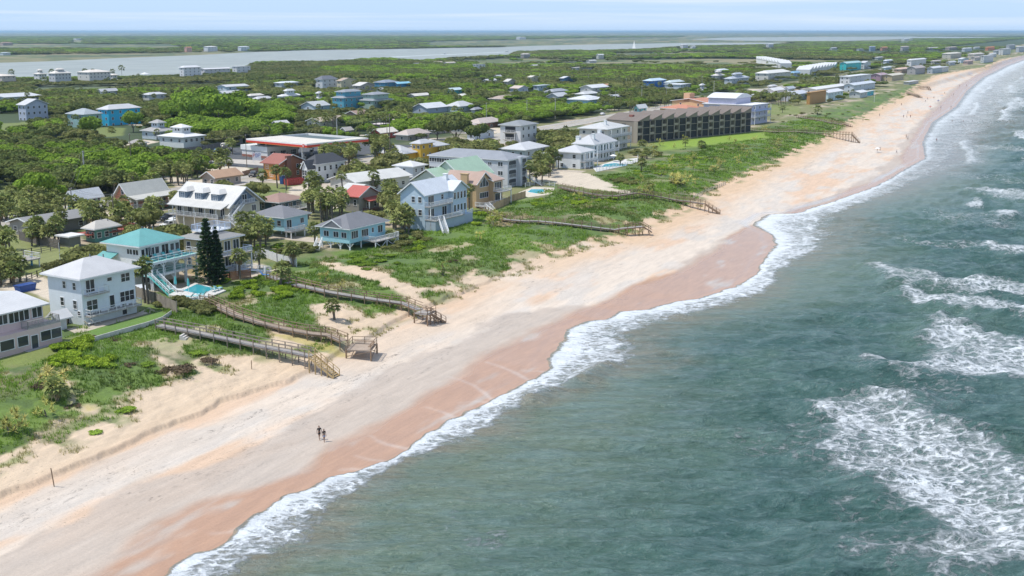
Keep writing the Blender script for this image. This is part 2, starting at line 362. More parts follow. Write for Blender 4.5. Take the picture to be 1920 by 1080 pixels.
def cover(X, Y):
    """surface colour (albedo), wetness and wrack masks of the ground at X, Y"""
    dw = ci(WATER, X); de = ci(EDGE, X); n1 = fbm(X * .08, Y * .08, 4, 3); n2 = fbm(X * .5, Y * .5, 3, 4)
    st = fbm(X * .035, Y * .16, 5, 31); st2 = fbm(X * .09, Y * .3, 4, 37)
    c = np.zeros(X.shape + (3,)); L = lambda a, b, t: a + (np.array(b) - a) * t[..., None]
    c[:] = (.62, .53, .435)
    c = L(c, (.61, .44, .31), ss(.45, .66, st)); c = L(c, (.55, .50, .44), ss(.45, .66, st2) * .8)
    far = ss(170, 260, X); foot = ss(-17, -6, Y - de - (st - .5) * 10)
    c = L(c, (.60, .43, .28), foot * (.5 + .5 * far) * ss(.2, .6, n1 + .2))
    c = L(c, (.59, .46, .32), (1 - far) * ss(-1, 1, Y - ci(SCARP, X)) * .8)
    dm = ci(DAMP, X) + (fbm(X * .07, Y * .12, 4, 8) - .5) * 7 + (fbm(X * .5, Y * .5, 2, 9) - .5) * 1.2; wt = ci(WET, X) + (fbm(X * .07, Y * .16, 4, 11) - .5) * 5
    d1 = ss(.7, -.7, Y - dm); w1 = ss(1.2, -1.2, Y - wt) if False else 1 - ss(-1.5, 1.5, Y - wt)
    d1 = 1 - ss(-.7, .9, Y - dm)
    c = L(c, (.46, .385, .315), d1 * .85); c = L(c, (.45, .27, .165), w1 * ss(.25, .5, st2 + .12))
    wet = np.clip(d1 * .35 + w1 * .55, 0, 1)
    swash = np.exp(-((Y - dw - 2.5 - 2 * (st2 - .5)) / 2.2) ** 2) * (Y > dw)
    wet = np.maximum(wet, swash)
    below = 1 - ss(-1, 0, Y - dw); c = L(c, (.25, .19, .13), below)
    # dune vegetation
    rag = (fbm(X * .22, Y * .22, 4, 51) - .5) * 7 + (fbm(X * 1.1, Y * 1.1, 2, 57) - .5) * 2
    g = ss(-.8, 1.2, Y - de + rag + 1)
    spot = ss(.60, .70, fbm(X * .12, Y * .15, 4, 61)) * (1 - ss(125, 140, Y)) * (1 - .6 * ss(250, 300, X)); g = g * (1 - spot * .5)
    for p in SANDP: g = g * (1 - ss(-1.0, 1.0, sdpoly(*P4(p), X, Y) + (n2 - .5) * 3.5))
    patch = ss(.5, .64, fbm(X * .25, Y * .25, 3, 71)) * ss(-7, -3, Y - de) * (1 - ss(-1, 1, Y - de)) * .8
    veg = np.maximum(g, patch)
    gc = np.zeros_like(c); gc[:] = (.10, .16, .035)
    gc = L(gc, (.13, .20, .035), ss(.45, .65, n1)); gc = L(gc, (.19, .17, .09), ss(.55, .72, fbm(X * .13, Y * .13, 4, 77)) * .8)
    gc = L(gc, (.06, .10, .03), ss(.55, .7, n2) * .6)
    inl = ss(137, 150, Y + (n1 - .5) * 8)
    lot = np.zeros_like(c); lot[:] = (.19, .19, .075); lot = L(lot, (.40, .33, .24), ss(.52, .66, n1)); lot = L(lot, (.09, .12, .035), ss(.5, .66, fbm(X * .1, Y * .1, 3, 83)))
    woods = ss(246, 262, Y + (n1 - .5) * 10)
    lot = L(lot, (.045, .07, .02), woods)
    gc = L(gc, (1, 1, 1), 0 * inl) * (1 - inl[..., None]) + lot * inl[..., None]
    for p in LAWNP:
        m = ss(-1, 1, sdpoly(*P4(p), X, Y) + (n2 - .5) * 2); gc = L(gc, (.17, .205, .05), m * .85)
    for p in LAWNP[4:5]: gc = L(gc, (.11, .20, .035), ss(-.3, .3, sdpoly(*P4(p), X, Y)))
    for p in LAWNP[6:7]: gc = L(gc, (.20, .30, .03), ss(-6, 5, sdpoly(*P4(p), X, Y)))
    c = c * (1 - veg[..., None]) + gc * veg[..., None]
    for p in LOTP: c = L(c, (.56, .48, .37), ss(-.6, .6, sdpoly(*P4(p), X, Y) + (n2 - .5) * 1.2))
    for p in YELP: c = L(c, (.42, .36, .10), ss(-.4, .8, sdpoly(*P4(p), X, Y) + (n2 - .5) * 3) * .7)
    wl = np.zeros_like(X)
    for p in WASH:
        q = np.array(p, float); QX, QY = unproj(q[:, 0], q[:, 1], .1)
        for i in range(len(QX) - 1):
            x0, y0, x1, y1 = QX[i], QY[i], QX[i + 1], QY[i + 1]; t = np.clip(((X - x0) * (x1 - x0) + (Y - y0) * (y1 - y0)) / ((x1 - x0) ** 2 + (y1 - y0) ** 2), 0, 1)
            dd = np.hypot(X - x0 - t * (x1 - x0), Y - y0 - t * (y1 - y0)) + (n2 - .5) * .5; wl = np.maximum(wl, np.exp(-(dd / .38) ** 2) * (.35 + .5 * i / len(QX)))
    c = L(c, (.66, .60, .54), wl * .5)
    low = ss(600, 800, Y); mar = np.zeros_like(c); mar[:] = (.15, .155, .06)
    bands = fbm(X * .004 + 3, Y * .012, 4, 91); mar = L(mar, (.24, .21, .11), ss(.5, .65, bands)); mar = L(mar, (.05, .07, .035), ss(.55, .42, bands) if False else 1 - ss(.36, .46, bands))
    mar = L(mar, (.10, .13, .05), ss(.5, .6, fbm(X * .02, Y * .02, 3, 95)))
    m = low
    for p, z in MARSHP: m = np.maximum(m, ss(-12, 12, sdpoly(*PZ(p, z), X, Y)))
    c = c * (1 - m[..., None]) + mar * m[..., None]
    weed = np.exp(-((Y - ci(WRACK, X) + (fbm(X * .06, Y * 0, 3, 41) - .5) * 5) / 1.3) ** 2) * ss(.42, .6, fbm(X * .05, Y * .05, 2, 43))
    weed = weed + .8 * np.exp(-((Y - dm + 2) / 2.0) ** 2) * ss(.5, .62, fbm(X * .09, Y * .09, 3, 47)) + .5 * np.exp(-((Y - ci(WRACK, X) + 6) / 4.) ** 2) * ss(.5, .65, n1)
    return c, wet, np.clip(weed, 0, 1) * (1 - veg), veg
def polar(rings, half=R(44), fine=R(26.5), d=R(.062)):
    th = np.concatenate([np.arange(-half, -fine, R(.6)), np.arange(-fine, fine, d), np.arange(fine, half, R(.6))])
    th = A - th                      # angle from +X towards +Y
    rr, tt = np.meshgrid(rings, th, indexing='ij'); return rr * np.cos(tt), rr * np.sin(tt)
def geo(segs):
    o = [segs[0][0]]
    for a, b, k in segs:
        n = max(1, int(math.log(b / a) / k)); o += list(a * (b / a) ** (np.arange(1, n + 1) / n))
    return np.array(o)
def grid_faces(nr, nt_, keep):
    i = np.arange(nr - 1)[:, None] * nt_ + np.arange(nt_ - 1)[None, :]
    f = np.stack([i, i + 1, i + nt_ + 1, i + nt_], -1).reshape(-1, 4)
    return f[keep[f].any(1)]
def compact(V, Fc, at):
    u, inv = np.unique(Fc.ravel(), return_inverse=True)
    return V[u], inv.reshape(Fc.shape), {k: (t, a[u]) for k, (t, a) in at.items()}
def ground_material(name):
    m, nt, bs = newmat(name); at = nt.nodes.new('ShaderNodeAttribute'); at.attribute_name = 'tint'
    aw = nt.nodes.new('ShaderNodeAttribute'); aw.attribute_name = 'wet'; ae = nt.nodes.new('ShaderNodeAttribute'); ae.attribute_name = 'weed'
    av = nt.nodes.new('ShaderNodeAttribute'); av.attribute_name = 'veg'
    ge = nt.nodes.new('ShaderNodeNewGeometry').outputs['Position']
    a = nz(nt, .9, 6, ge, .62); b = nz(nt, 4.5, 4, ge, .6)
    mpn = nt.nodes.new('ShaderNodeMapping'); mpn.inputs['Scale'].default_value = (.16, .8, 1); nt.links.new(ge, mpn.inputs[0]); s = nz(nt, 1, 6, mpn.outputs[0], .65, .4)
    col = mix(nt, mrange(nt, a, .3, .7, 0, .30), at.outputs['Color'], (.25, .19, .13), 'MIX')
    mq = nt.nodes.new('ShaderNodeMapping'); mq.inputs['Scale'].default_value = (.10, 2.6, 1); mq.inputs['Rotation'].default_value = (0, 0, R(1.5)); nt.links.new(ge, mq.inputs[0]); tr = nz(nt, 1, 4, mq.outputs[0], .6, .2)
    k = mth(nt, 'ADD', mth(nt, 'ADD', .56, mth(nt, 'MULTIPLY', s, .52)), mth(nt, 'ADD', mth(nt, 'MULTIPLY', tr, .16), mth(nt, 'MULTIPLY', b, .14))); sc = nt.nodes.new('ShaderNodeVectorMath'); sc.operation = 'SCALE'
    nt.links.new(at.outputs['Color'], sc.inputs[0]); nt.links.new(k, sc.inputs['Scale'])
    k2 = mth(nt, 'ADD', .55, mth(nt, 'MULTIPLY', b, .9)); s2 = nt.nodes.new('ShaderNodeVectorMath'); s2.operation = 'SCALE'
    nt.links.new(sc.outputs[0], s2.inputs[0]); nt.links.new(k2, s2.inputs['Scale'])
    vmix = mix(nt, mth(nt, 'ADD', .25, mth(nt, 'MULTIPLY', av.outputs['Fac'], .75)), sc.outputs[0], s2.outputs[0])
    wn = nz(nt, 2.2, 5, mpn.outputs[0], .7, .6); wsp = mth(nt, 'MULTIPLY', mrange(nt, wn, .52, .64), ae.outputs['Fac'])
    wn2 = nz(nt, 1.3, 5, ge, .75, .3); wsp = mth(nt, 'MULTIPLY', wsp, mrange(nt, wn2, .45, .6), clamp=True)
    col = mix(nt, mth(nt, 'MULTIPLY', wsp, .85), vmix, (.07, .055, .045))
    sp = nz(nt, 3.2, 2, ge, .5); spk = mth(nt, 'MULTIPLY', mrange(nt, sp, .63, .69), mrange(nt, nz(nt, .12, 4, ge), .42, .62)); spk = mth(nt, 'MULTIPLY', spk, mth(nt, 'SUBTRACT', 1, mth(nt, 'ADD', av.outputs['Fac'], aw.outputs['Fac'], clamp=True), clamp=True), clamp=True)
    col = mix(nt, mth(nt, 'MULTIPLY', spk, .5), col, (.16, .12, .09))
    nt.links.new(col, bs.inputs['Base Color'])
    rg = mth(nt, 'SUBTRACT', .9, mth(nt, 'MULTIPLY', aw.outputs['Fac'], .72)); nt.links.new(rg, bs.inputs['Roughness'])
    bs.inputs['Specular IOR Level'].default_value = .5
    h = mth(nt, 'ADD', a, mth(nt, 'MULTIPLY', b, .35)); bp = bump(nt, bs, h, .5, .12)
    nt.links.new(mth(nt, 'SUBTRACT', .55, mth(nt, 'MULTIPLY', aw.outputs['Fac'], .5), clamp=True), bp.inputs['Strength'])
    return m
rings = geo([(45, 90, .02), (90, 230, .0027), (230, 600, .005), (600, 2500, .009), (2500, 140000, .04)])
GX, GY = polar(rings); shp = GX.shape
Z = terrain(GX, GY); dwg = ci(WATER, GX)
cc, wet, weed, veg = cover(GX.ravel(), GY.ravel())
V = np.stack([GX.ravel(), GY.ravel(), Z.ravel()], -1)
keep = (GY > dwg - 30).ravel(); fc = grid_faces(*shp, keep)
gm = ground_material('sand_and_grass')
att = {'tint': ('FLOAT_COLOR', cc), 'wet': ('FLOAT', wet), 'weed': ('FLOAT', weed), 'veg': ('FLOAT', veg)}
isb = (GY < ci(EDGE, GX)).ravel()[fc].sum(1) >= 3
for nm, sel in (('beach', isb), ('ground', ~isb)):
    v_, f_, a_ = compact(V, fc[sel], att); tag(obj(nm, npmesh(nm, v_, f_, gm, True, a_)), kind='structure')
# lagoon sheets
def water_far():
    m, nt, bs = newmat('lagoon_water'); g = nt.nodes.new('ShaderNodeNewGeometry').outputs['Position']
    mpn = nt.nodes.new('ShaderNodeMapping'); mpn.inputs['Scale'].default_value = (.012, .03, 1); nt.links.new(g, mpn.inputs[0]); n = nz(nt, 1, 5, mpn.outputs[0])
    nt.links.new(mix(nt, mrange(nt, n, .35, .65), (.26, .28, .25), (.33, .35, .31)), bs.inputs['Base Color']); bs.inputs['Roughness'].default_value = .45; bs.inputs['Specular IOR Level'].default_value = .3
    f = nz(nt, .6, 3, g); bump(nt, bs, f, .5, .25); return m
lm = water_far()
for px in (LAG1, LAG2):
    me = bpy.data.meshes.new('river'); vs = [(x, y, 1.05) for x, y in zip(*px)]; me.from_pydata(vs, [], [tuple(range(len(vs)))]); me.materials.append(lm)
    import bmesh
    bm = bmesh.new(); bm.from_mesh(me); bmesh.ops.triangulate(bm, faces=bm.faces[:]); bmesh.ops.recalc_face_normals(bm, faces=bm.faces[:])
    for f in bm.faces:
        if f.normal.z < 0: f.normal_flip()
    bm.to_mesh(me); bm.free(); tag(obj('river', me), kind='structure')
LANES = [(430, 250, 470), (520, 250, 430), (640, 252, 520), (800, 252, 560), (340, 330, 560)]
# the coast road
def strip(name, y0, y1, x0, x1, z, m, step=12):
    mb = MB(); n = int((x1 - x0) / step)
    for i in range(n): a = x0 + i * step; mb.add([(a, y0, z), (a + step, y0, z), (a + step, y1, z), (a, y1, z)], [(0, 1, 2, 3)])
    return mb.build(name, m)
asph = plain((.42, .39, .34), .9, .25, .3, name='worn_asphalt'); dasph = plain((.09, .095, .10), .9, .25, .3, name='dark_asphalt'); white = plain((.75, .75, .72), .7, .15, 1.5, name='road_paint')
tag(strip('road', *ROAD_Y, 120, 1900, GZ + .012, asph), kind='structure')
for y in (237 - .18, 237 + .1): tag(strip('road_marking', y, y + .12, 120, 1500, GZ + .02, plain((.62, .45, .08), .7)), kind='structure')
for y in (231.9, 241.9): tag(strip('road_marking', y, y + .13, 120, 1500, GZ + .02, white), kind='structure')
tag(strip('pavement', 228.2, 230.2, 120, 1200, GZ + .12, plain((.5, .46, .4), .9, .2, .6, name='concrete')), kind='structure')
mb = MB(); mb.add([(312, 244.5, GZ + .03), (405, 244.5, GZ + .03), (405, 306, GZ + .03), (312, 306, GZ + .03)], [(0, 1, 2, 3)]); tag(mb.build('car_park', dasph), kind='structure')
mb = MB(); mb.add([(318, 247, GZ + .036), (334, 247, GZ + .036), (330, 285, GZ + .036), (322, 285, GZ + .036)], [(0, 1, 2, 3)]); tag(mb.build('pavement', plain((.5, .46, .4), .9, .2, .6)), kind='structure')
for x, y0, y1 in LANES:
    mb = MB()
    for k in range(int((y1 - y0) / 6)): a = y0 + k * 6; w_ = 1.8 * math.sin(a * .03); mb.add([(x + w_, a, GZ + .03), (x + 5 + w_, a, GZ + .03), (x + 5 + 1.8 * math.sin(a * .03 + .18), a + 6, GZ + .03), (x + 1.8 * math.sin(a * .03 + .18), a + 6, GZ + .03)], [(0, 1, 2, 3)])
    tag(mb.build('road', plain((.5, .43, .34), .95, .25, .4, name='sandy_lane')), kind='structure')
for x in (205, 283, 350):
    mb = MB(); mb.add([(x, 150, GZ + .018), (x + 5, 150, GZ + .018), (x + 5, 231, GZ + .018), (x, 231, GZ + .018)], [(0, 1, 2, 3)]); tag(mb.build('road', plain((.5, .43, .34), .95, .25, .4, name='sandy_lane')), kind='structure')
# ---------------------------------------------------------------- sea
FOAMP = [
 ([(1505,775),(1560,752),(1640,745),(1690,758),(1720,745),(1760,790),(1830,825),(1925,865),(1990,960),(2000,1100),(1760,1100),(1640,1060),(1610,1045),(1720,1020),(1720,985),(1640,955),(1590,925),(1560,895),(1500,872),(1525,840),(1530,810)], .95, 3),
 ([(1545,950),(1590,945),(1615,975),(1590,1015),(1545,1000)], .5, 2),
 ([(1622,682),(1650,680),(1680,700),(1730,700),(1740,670),(1712,650),(1760,598),(1800,615),(1925,655),(2050,690),(2050,735),(1760,728),(1700,722),(1640,704)], 1., 2.5),
 ([(1690,728),(1720,730),(1722,746),(1695,742)], .6, 1),
 ([(1678,556),(1700,549),(1740,562),(1820,572),(1925,590),(2050,600),(2050,622),(1920,612),(1800,594),(1710,580)], .95, 2),
 ([(1618,503),(1650,505),(1720,520),(1860,540),(2050,556),(2050,580),(1860,568),(1740,552),(1660,535)], .85, 2),
 ([(1822,472),(1850,464),(1890,470),(2020,482),(2020,500),(1880,490)], .9, 1.5),
 ([(1862,408),(1885,402),(1908,410),(1900,417),(1868,417)], 1, 1), ([(1808,388),(1830,381),(1850,388),(1840,394),(1812,393)], 1, 1),
 ([(1690,458),(1740,456),(1850,462),(1840,474),(1740,470)], .45, 3), ([(1730,392),(1800,396),(1920,404),(1920,436),(1800,430),(1735,415)], .42, 4),
 ([(1798,358),(1850,360),(1960,372),(1960,388),(1860,376)], .8, 2), ([(1740,320),(1800,322),(1900,335),(1960,345),(1900,350),(1800,338)], .4, 3),
 ([(1895,252),(1915,250),(1950,262),(1925,268),(1900,262)], 1, 1.5), ([(1820,272),(1960,282),(1960,290),(1830,282)], .6, 2),
 ([(1680,330),(1720,322),(1760,312),(1800,300),(1810,306),(1760,325),(1700,345)], .6, 3),
 ([(1850,190),(1920,186),(1960,190),(1960,204),(1880,206)], .75, 4), ([(1840,160),(1920,150),(1960,158),(1920,175),(1860,180)], .7, 5),
 ([(820,990),(850,960),(870,950),(862,1000),(900,1020),(885,1030),(840,1010)], .3, 2), ([(710,975),(740,945),(755,950),(735,985)], .35, 1.5), ([(905,1010),(930,985),(950,1000),(940,1060),(915,1045)], .38, 2),
 ([(1640,1040),(1700,1020),(1760,1040),(1700,1085),(1650,1080)], .7, 2),
 ([(1085,712),(1120,690),(1140,684),(1140,692),(1100,712)], 1, .8), ([(985,745),(1010,738),(1033,734),(1000,752)], .9, .8),
]
rings = geo([(50, 90, .02), (90, 330, .0034), (330, 900, .0055), (900, 3000, .012), (3000, 45000, .04)])
SX, SY = polar(rings, d=R(.075)); shp = SX.shape; X = SX.ravel(); Y = SY.ravel()
dw = ci(WATER, X) + (fbm(X * .5, Y * .5, 3, 201) - .5) * 1.3; off = dw - Y          # distance out to sea
wn1 = fbm(X * .03, Y * .03, 3, 101) - .5
dep = ss(2, 60, off)
z = np.zeros_like(X); amp = ss(3, 45, off)
ph = off * 1.0 + wn1 * 30
for lam, a, th in ((38, 1.0, -.1), (24, .75, .22), (14, .55, -.3), (8.3, .40, .35), (5.1, .24, -.15), (3.4, .12, .5)):
    k = 2 * math.pi / lam; s_ = np.sin(k * (X * math.cos(A + th) + Y * math.sin(A + th)) + wn1 * 9 + lam)
    z += a * amp * (1 - np.abs(s_)) * (1 if lam < 15 else .9) * (.5 + fbm(X * .02 + lam, Y * .02, 2, 111))
z -= z.mean() * 0 + .25 * amp
z = np.where(off > 0, z + .03, .03 + off * .25)
fo = np.zeros_like(X)
fw = np.maximum((ci(WATER, X) - ci(FOAM, X)) * 1.2, 2.2); rel = off / fw
rag = fbm(X * .6, Y * .6, 3, 121) - .5
fr0 = ss(300, 480, X); edge_f = ss(-.02, .12, rel) * (1 - ss(.55 + rag * .5, 1.15 + rag * .5, rel))
fo = np.maximum(fo, edge_f * (1 - .42 * fr0) * (1.02 + 1.1 * np.exp(-(rel / .25) ** 2) + .35 * np.exp(-((rel - .85) / .2) ** 2)))
# further breaker lines parallel to the shore, far along the beach
fr = ss(330, 520, X)
for o0, wd, sd in ((14, 4, 1), (32, 5, 2), (55, 6, 3), (80, 7, 4), (110, 8, 5)):
    cen = o0 + (fbm(X * .006, Y * 0 + sd, 3, 130 + sd) - .5) * 22 + fbm(X * .05, Y * 0, 2, 133) * 4
    g_ = ss(.44, .58, fbm(X * .014, Y * 0 + sd * 9., 3, 140 + sd)); prof = np.where(off < cen, np.exp(-((off - cen) / 1.6) ** 2), np.exp(-((off - cen) / wd) ** 2 * .6))
    fo = np.maximum(fo, fr * g_ * prof * 1.05); z += .5 * fr * g_ * np.exp(-((off - cen - 1) / 2.5) ** 2)
fo = np.maximum(fo, fr * .36 * (1 - ss(6, 24, off)) * ss(0, 3, off) * ss(.35, .6, fbm(X * .03, Y * .05, 3, 150)))
for px, st_, w_ in FOAMP:
    p = np.array(px, float); sd = sdpoly(*unproj(p[:, 0], p[:, 1], 0), X, Y)
    m = ss(-w_ * .7, w_ * 1.3, sd + (fbm(X * .35, Y * .35, 3, 160) - .5) * w_ * 2.2); fo = np.maximum(fo, m * st_)
    if st_ > .7: z += .95 * ss(-3, 1.2, sd) * (1 - ss(2, 10, sd))
fo = np.maximum(fo, .30 * ss(.60, .72, fbm(X * .035, Y * .05, 4, 170)) * ss(15, 40, off))
c = np.zeros(X.shape + (3,)); L = lambda a, b, t: a + (np.array(b) - a) * t[..., None]
c[:] = (.048, .110, .098); c = L(c, (.08, .150, .118), ss(.45, .65, fbm(X * .03, Y * .05, 4, 180)) * .8)
c = L(c, (.045, .095, .125), ss(50, 130, off + wn1 * 40) * .7)  # bluish sky reflection offshore painted into the tint
c = L(c, (.16, .205, .135), (1 - ss(4, 38, off + wn1 * 30)) * .8)
c = L(c, (.24, .21, .155), (1 - ss(.9, 2.2, rel + rag * .6)) * .7)
c = L(c, (.40, .31, .22), (1 - ss(.3, 1.1, rel)) * .75)
c = L(c, (.30, .27, .26), fr * (1 - ss(8, 34, off)) * .8)
V = np.stack([X, Y, z], -1); fc = grid_faces(*shp, (off > -.3) & (Y < 260)); fc = fc[(off[fc] > -3.5).all(1)]
att = {'tint': ('FLOAT_COLOR', c), 'foam': ('FLOAT', np.clip(fo, 0, 2.))}
m, nt, bs = newmat('sea_water'); at = nt.nodes.new('ShaderNodeAttribute'); at.attribute_name = 'tint'; af = nt.nodes.new('ShaderNodeAttribute'); af.attribute_name = 'foam'
ge = nt.nodes.new('ShaderNodeNewGeometry').outputs['Position']
dn = nt.nodes.new('ShaderNodeTexNoise'); dn.inputs['Scale'].default_value = .5; dn.inputs['Detail'].default_value = 4; nt.links.new(ge, dn.inputs['Vector'])
wv = nt.nodes.new('ShaderNodeVectorMath'); wv.operation = 'MULTIPLY_ADD'; nt.links.new(dn.outputs['Color'], wv.inputs[0]); wv.inputs[1].default_value = (2.6, 1.6, 0)
mr0 = nt.nodes.new('ShaderNodeMapping'); mr0.inputs['Rotation'].default_value = (0, 0, -A); nt.links.new(ge, mr0.inputs[0]); ms0 = nt.nodes.new('ShaderNodeMapping'); ms0.inputs['Scale'].default_value = (1.25, .7, 1); nt.links.new(mr0.outputs[0], ms0.inputs[0]); nt.links.new(ms0.outputs[0], wv.inputs[2])
def vor(scale):
    v = nt.nodes.new('ShaderNodeTexVoronoi'); v.feature = 'DISTANCE_TO_EDGE'; v.inputs['Scale'].default_value = scale; nt.links.new(wv.outputs[0], v.inputs['Vector']); return v.outputs['Distance']
v1 = vor(.62); v2 = vor(1.7); fn = nz(nt, 1.3, 9, wv.outputs[0], .78)
lace = mth(nt, 'MAXIMUM', mth(nt, 'SUBTRACT', 1, mth(nt, 'MULTIPLY', v1, 3.0)), mth(nt, 'MULTIPLY', mth(nt, 'SUBTRACT', 1, mth(nt, 'MULTIPLY', v2, 4.0)), .8))
lace = mth(nt, 'ADD', mth(nt, 'MULTIPLY', lace, .33), mth(nt, 'MULTIPLY', fn, 1.1))
big = nz(nt, .10, 5, ge, .6); thr = mth(nt, 'ADD', mth(nt, 'SUBTRACT', 1.02, mth(nt, 'MULTIPLY', af.outputs['Fac'], .34)), mth(nt, 'MULTIPLY', mth(nt, 'SUBTRACT', .5, big), .5))
fm = mrange(nt, mth(nt, 'SUBTRACT', lace, thr), -.14, .22); fm = mth(nt, 'MULTIPLY', fm, mrange(nt, af.outputs['Fac'], .03, .25), clamp=True)
mr = nt.nodes.new('ShaderNodeMapping'); mr.inputs['Rotation'].default_value = (0, 0, -A); nt.links.new(ge, mr.inputs[0]); mpn = nt.nodes.new('ShaderNodeMapping'); mpn.inputs['Scale'].default_value = (1.5, .5, 1); nt.links.new(mr.outputs[0], mpn.inputs[0])
r1 = nz(nt, .22, 7, mpn.outputs[0], .68, .8); r2 = nz(nt, 1.3, 5, mpn.outputs[0], .65, .3)
streak = mrange(nt, r1, .40, .66, 0, .55)
col = mix(nt, streak, at.outputs['Color'], (.13, .21, .20)); col = mix(nt, mrange(nt, r2, .50, .72, 0, .34), col, (.22, .31, .30)); col = mix(nt, mrange(nt, r2, .5, .30, 0, .42), col, (.025, .07, .055))  # light and dark sides of the wavelets painted into the water colour
col = mix(nt, mth(nt, 'MULTIPLY', mrange(nt, af.outputs['Fac'], .2, 1.1), .30), col, (.36, .46, .44))
col = mix(nt, mth(nt, 'MULTIPLY', fm, .92), col, (.74, .78, .80)); nt.links.new(col, bs.inputs['Base Color'])
nt.links.new(mth(nt, 'ADD', .16, mth(nt, 'MULTIPLY', fm, .6)), bs.inputs['Roughness']); bs.inputs['IOR'].default_value = 1.33; bs.inputs['Specular IOR Level'].default_value = .42
hh = mth(nt, 'ADD', mth(nt, 'MULTIPLY', r1, 1.4), mth(nt, 'ADD', mth(nt, 'MULTIPLY', r2, .5), mth(nt, 'MULTIPLY', fm, .25))); bump(nt, bs, hh, 1.0, 1.0)
v_, f_, a_ = compact(V, fc, att); tag(obj('sea', npmesh('sea', v_, f_, m, True, a_)), kind='structure')
# ---------------------------------------------------------------- buildings
WHITE = (.80, .81, .80); GLASS = glassm(); TRIM = plain((.78, .79, .79), .5, .1, 2, name='white_trim')
FOOT = []      # footprints for keeping trees clear (x, y, radius)
_wc = {}
def window_mesh(w, h, nx, nz_, trim=None):
    k = (round(w, 2), round(h, 2), nx, nz_, trim)
    if k in _wc: return _wc[k]
    f = MB(); t = .09; y0, y1 = -.07, .02
    f.box(-w/2 - t, w/2 + t, y0, y1, h/2, h/2 + t); f.box(-w/2 - t, w/2 + t, y0 - .03, y1, -h/2 - t, -h/2)
    f.box(-w/2 - t, -w/2, y0, y1, -h/2, h/2); f.box(w/2, w/2 + t, y0, y1, -h/2, h/2)
    for i in range(1, nx): x = -w/2 + w * i / nx; f.box(x - .045, x + .045, y0 + .01, y1, -h/2, h/2)
    for i in range(1, nz_): z = -h/2 + h * i / nz_; f.box(-w/2, w/2, y0 + .02, y1, z - .025, z + .025)
    m1 = f.mesh('window', plain(trim, .5, .1) if trim else TRIM); m2 = MB().box(-w/2, w/2, -.02, .01, -h/2, h/2).mesh('pane', GLASS)
    _wc[k] = (m1, m2); return _wc[k]
def railing(parent, pts, h=1.0, mat=None, step=1.6, bal=True, name='railing', t=.07):
    mb = MB(); mat = mat or TRIM
    for a, b in zip(pts[:-1], pts[1:]):
        a = Vector(a); b = Vector(b); L = (b - a).length; n = max(1, round(L / step))
        for i in range(n + 1): p = a.lerp(b, i / n); mb.box(p.x - t/2, p.x + t/2, p.y - t/2, p.y + t/2, p.z, p.z + h)
        up = Vector((0, 0, 1))
        mb.bar(a + up * h, b + up * h, .12, .06); mb.bar(a + up * .12, b + up * .12, .05, .05)
        if bal == 'rail': mb.bar(a + up * .55, b + up * .55, .05, .05)
        elif bal:
            k = max(1, int(L / .24))
            for i in range(k): p = a.lerp(b, (i + .5) / k); mb.box(p.x - .02, p.x + .02, p.y - .02, p.y + .02, p.z + .12, p.z + h)
    return mb.build(name, mat, parent)
def stairs(parent, a, b, w, mat, z1, z0, rail=True, railm=None):
    """flight from a (x,y) at height z1 down to b at z0"""
    mb = MB(); a = Vector((*a, z1)); b = Vector((*b, z0)); d = (b - a); hz = Vector((d.x, d.y, 0)).normalized(); sd = Vector((-hz.y, hz.x, 0)) * w / 2
    n = max(3, int(abs(z1 - z0) / .19))
    for i in range(n):
        p = a.lerp(b, (i + .5) / n); mb.bar(p - sd, p + sd, .28, .05)
    mb.bar(a + sd, b + sd, .06, .28); mb.bar(a - sd, b - sd, .06, .28)
    o = mb.build('stairs', mat, parent)
    if rail:
        for s_ in (-1, 1): railing(parent, [a + sd * s_, b + sd * s_], .95, railm or TRIM, 1.2, 'rail')
    return o
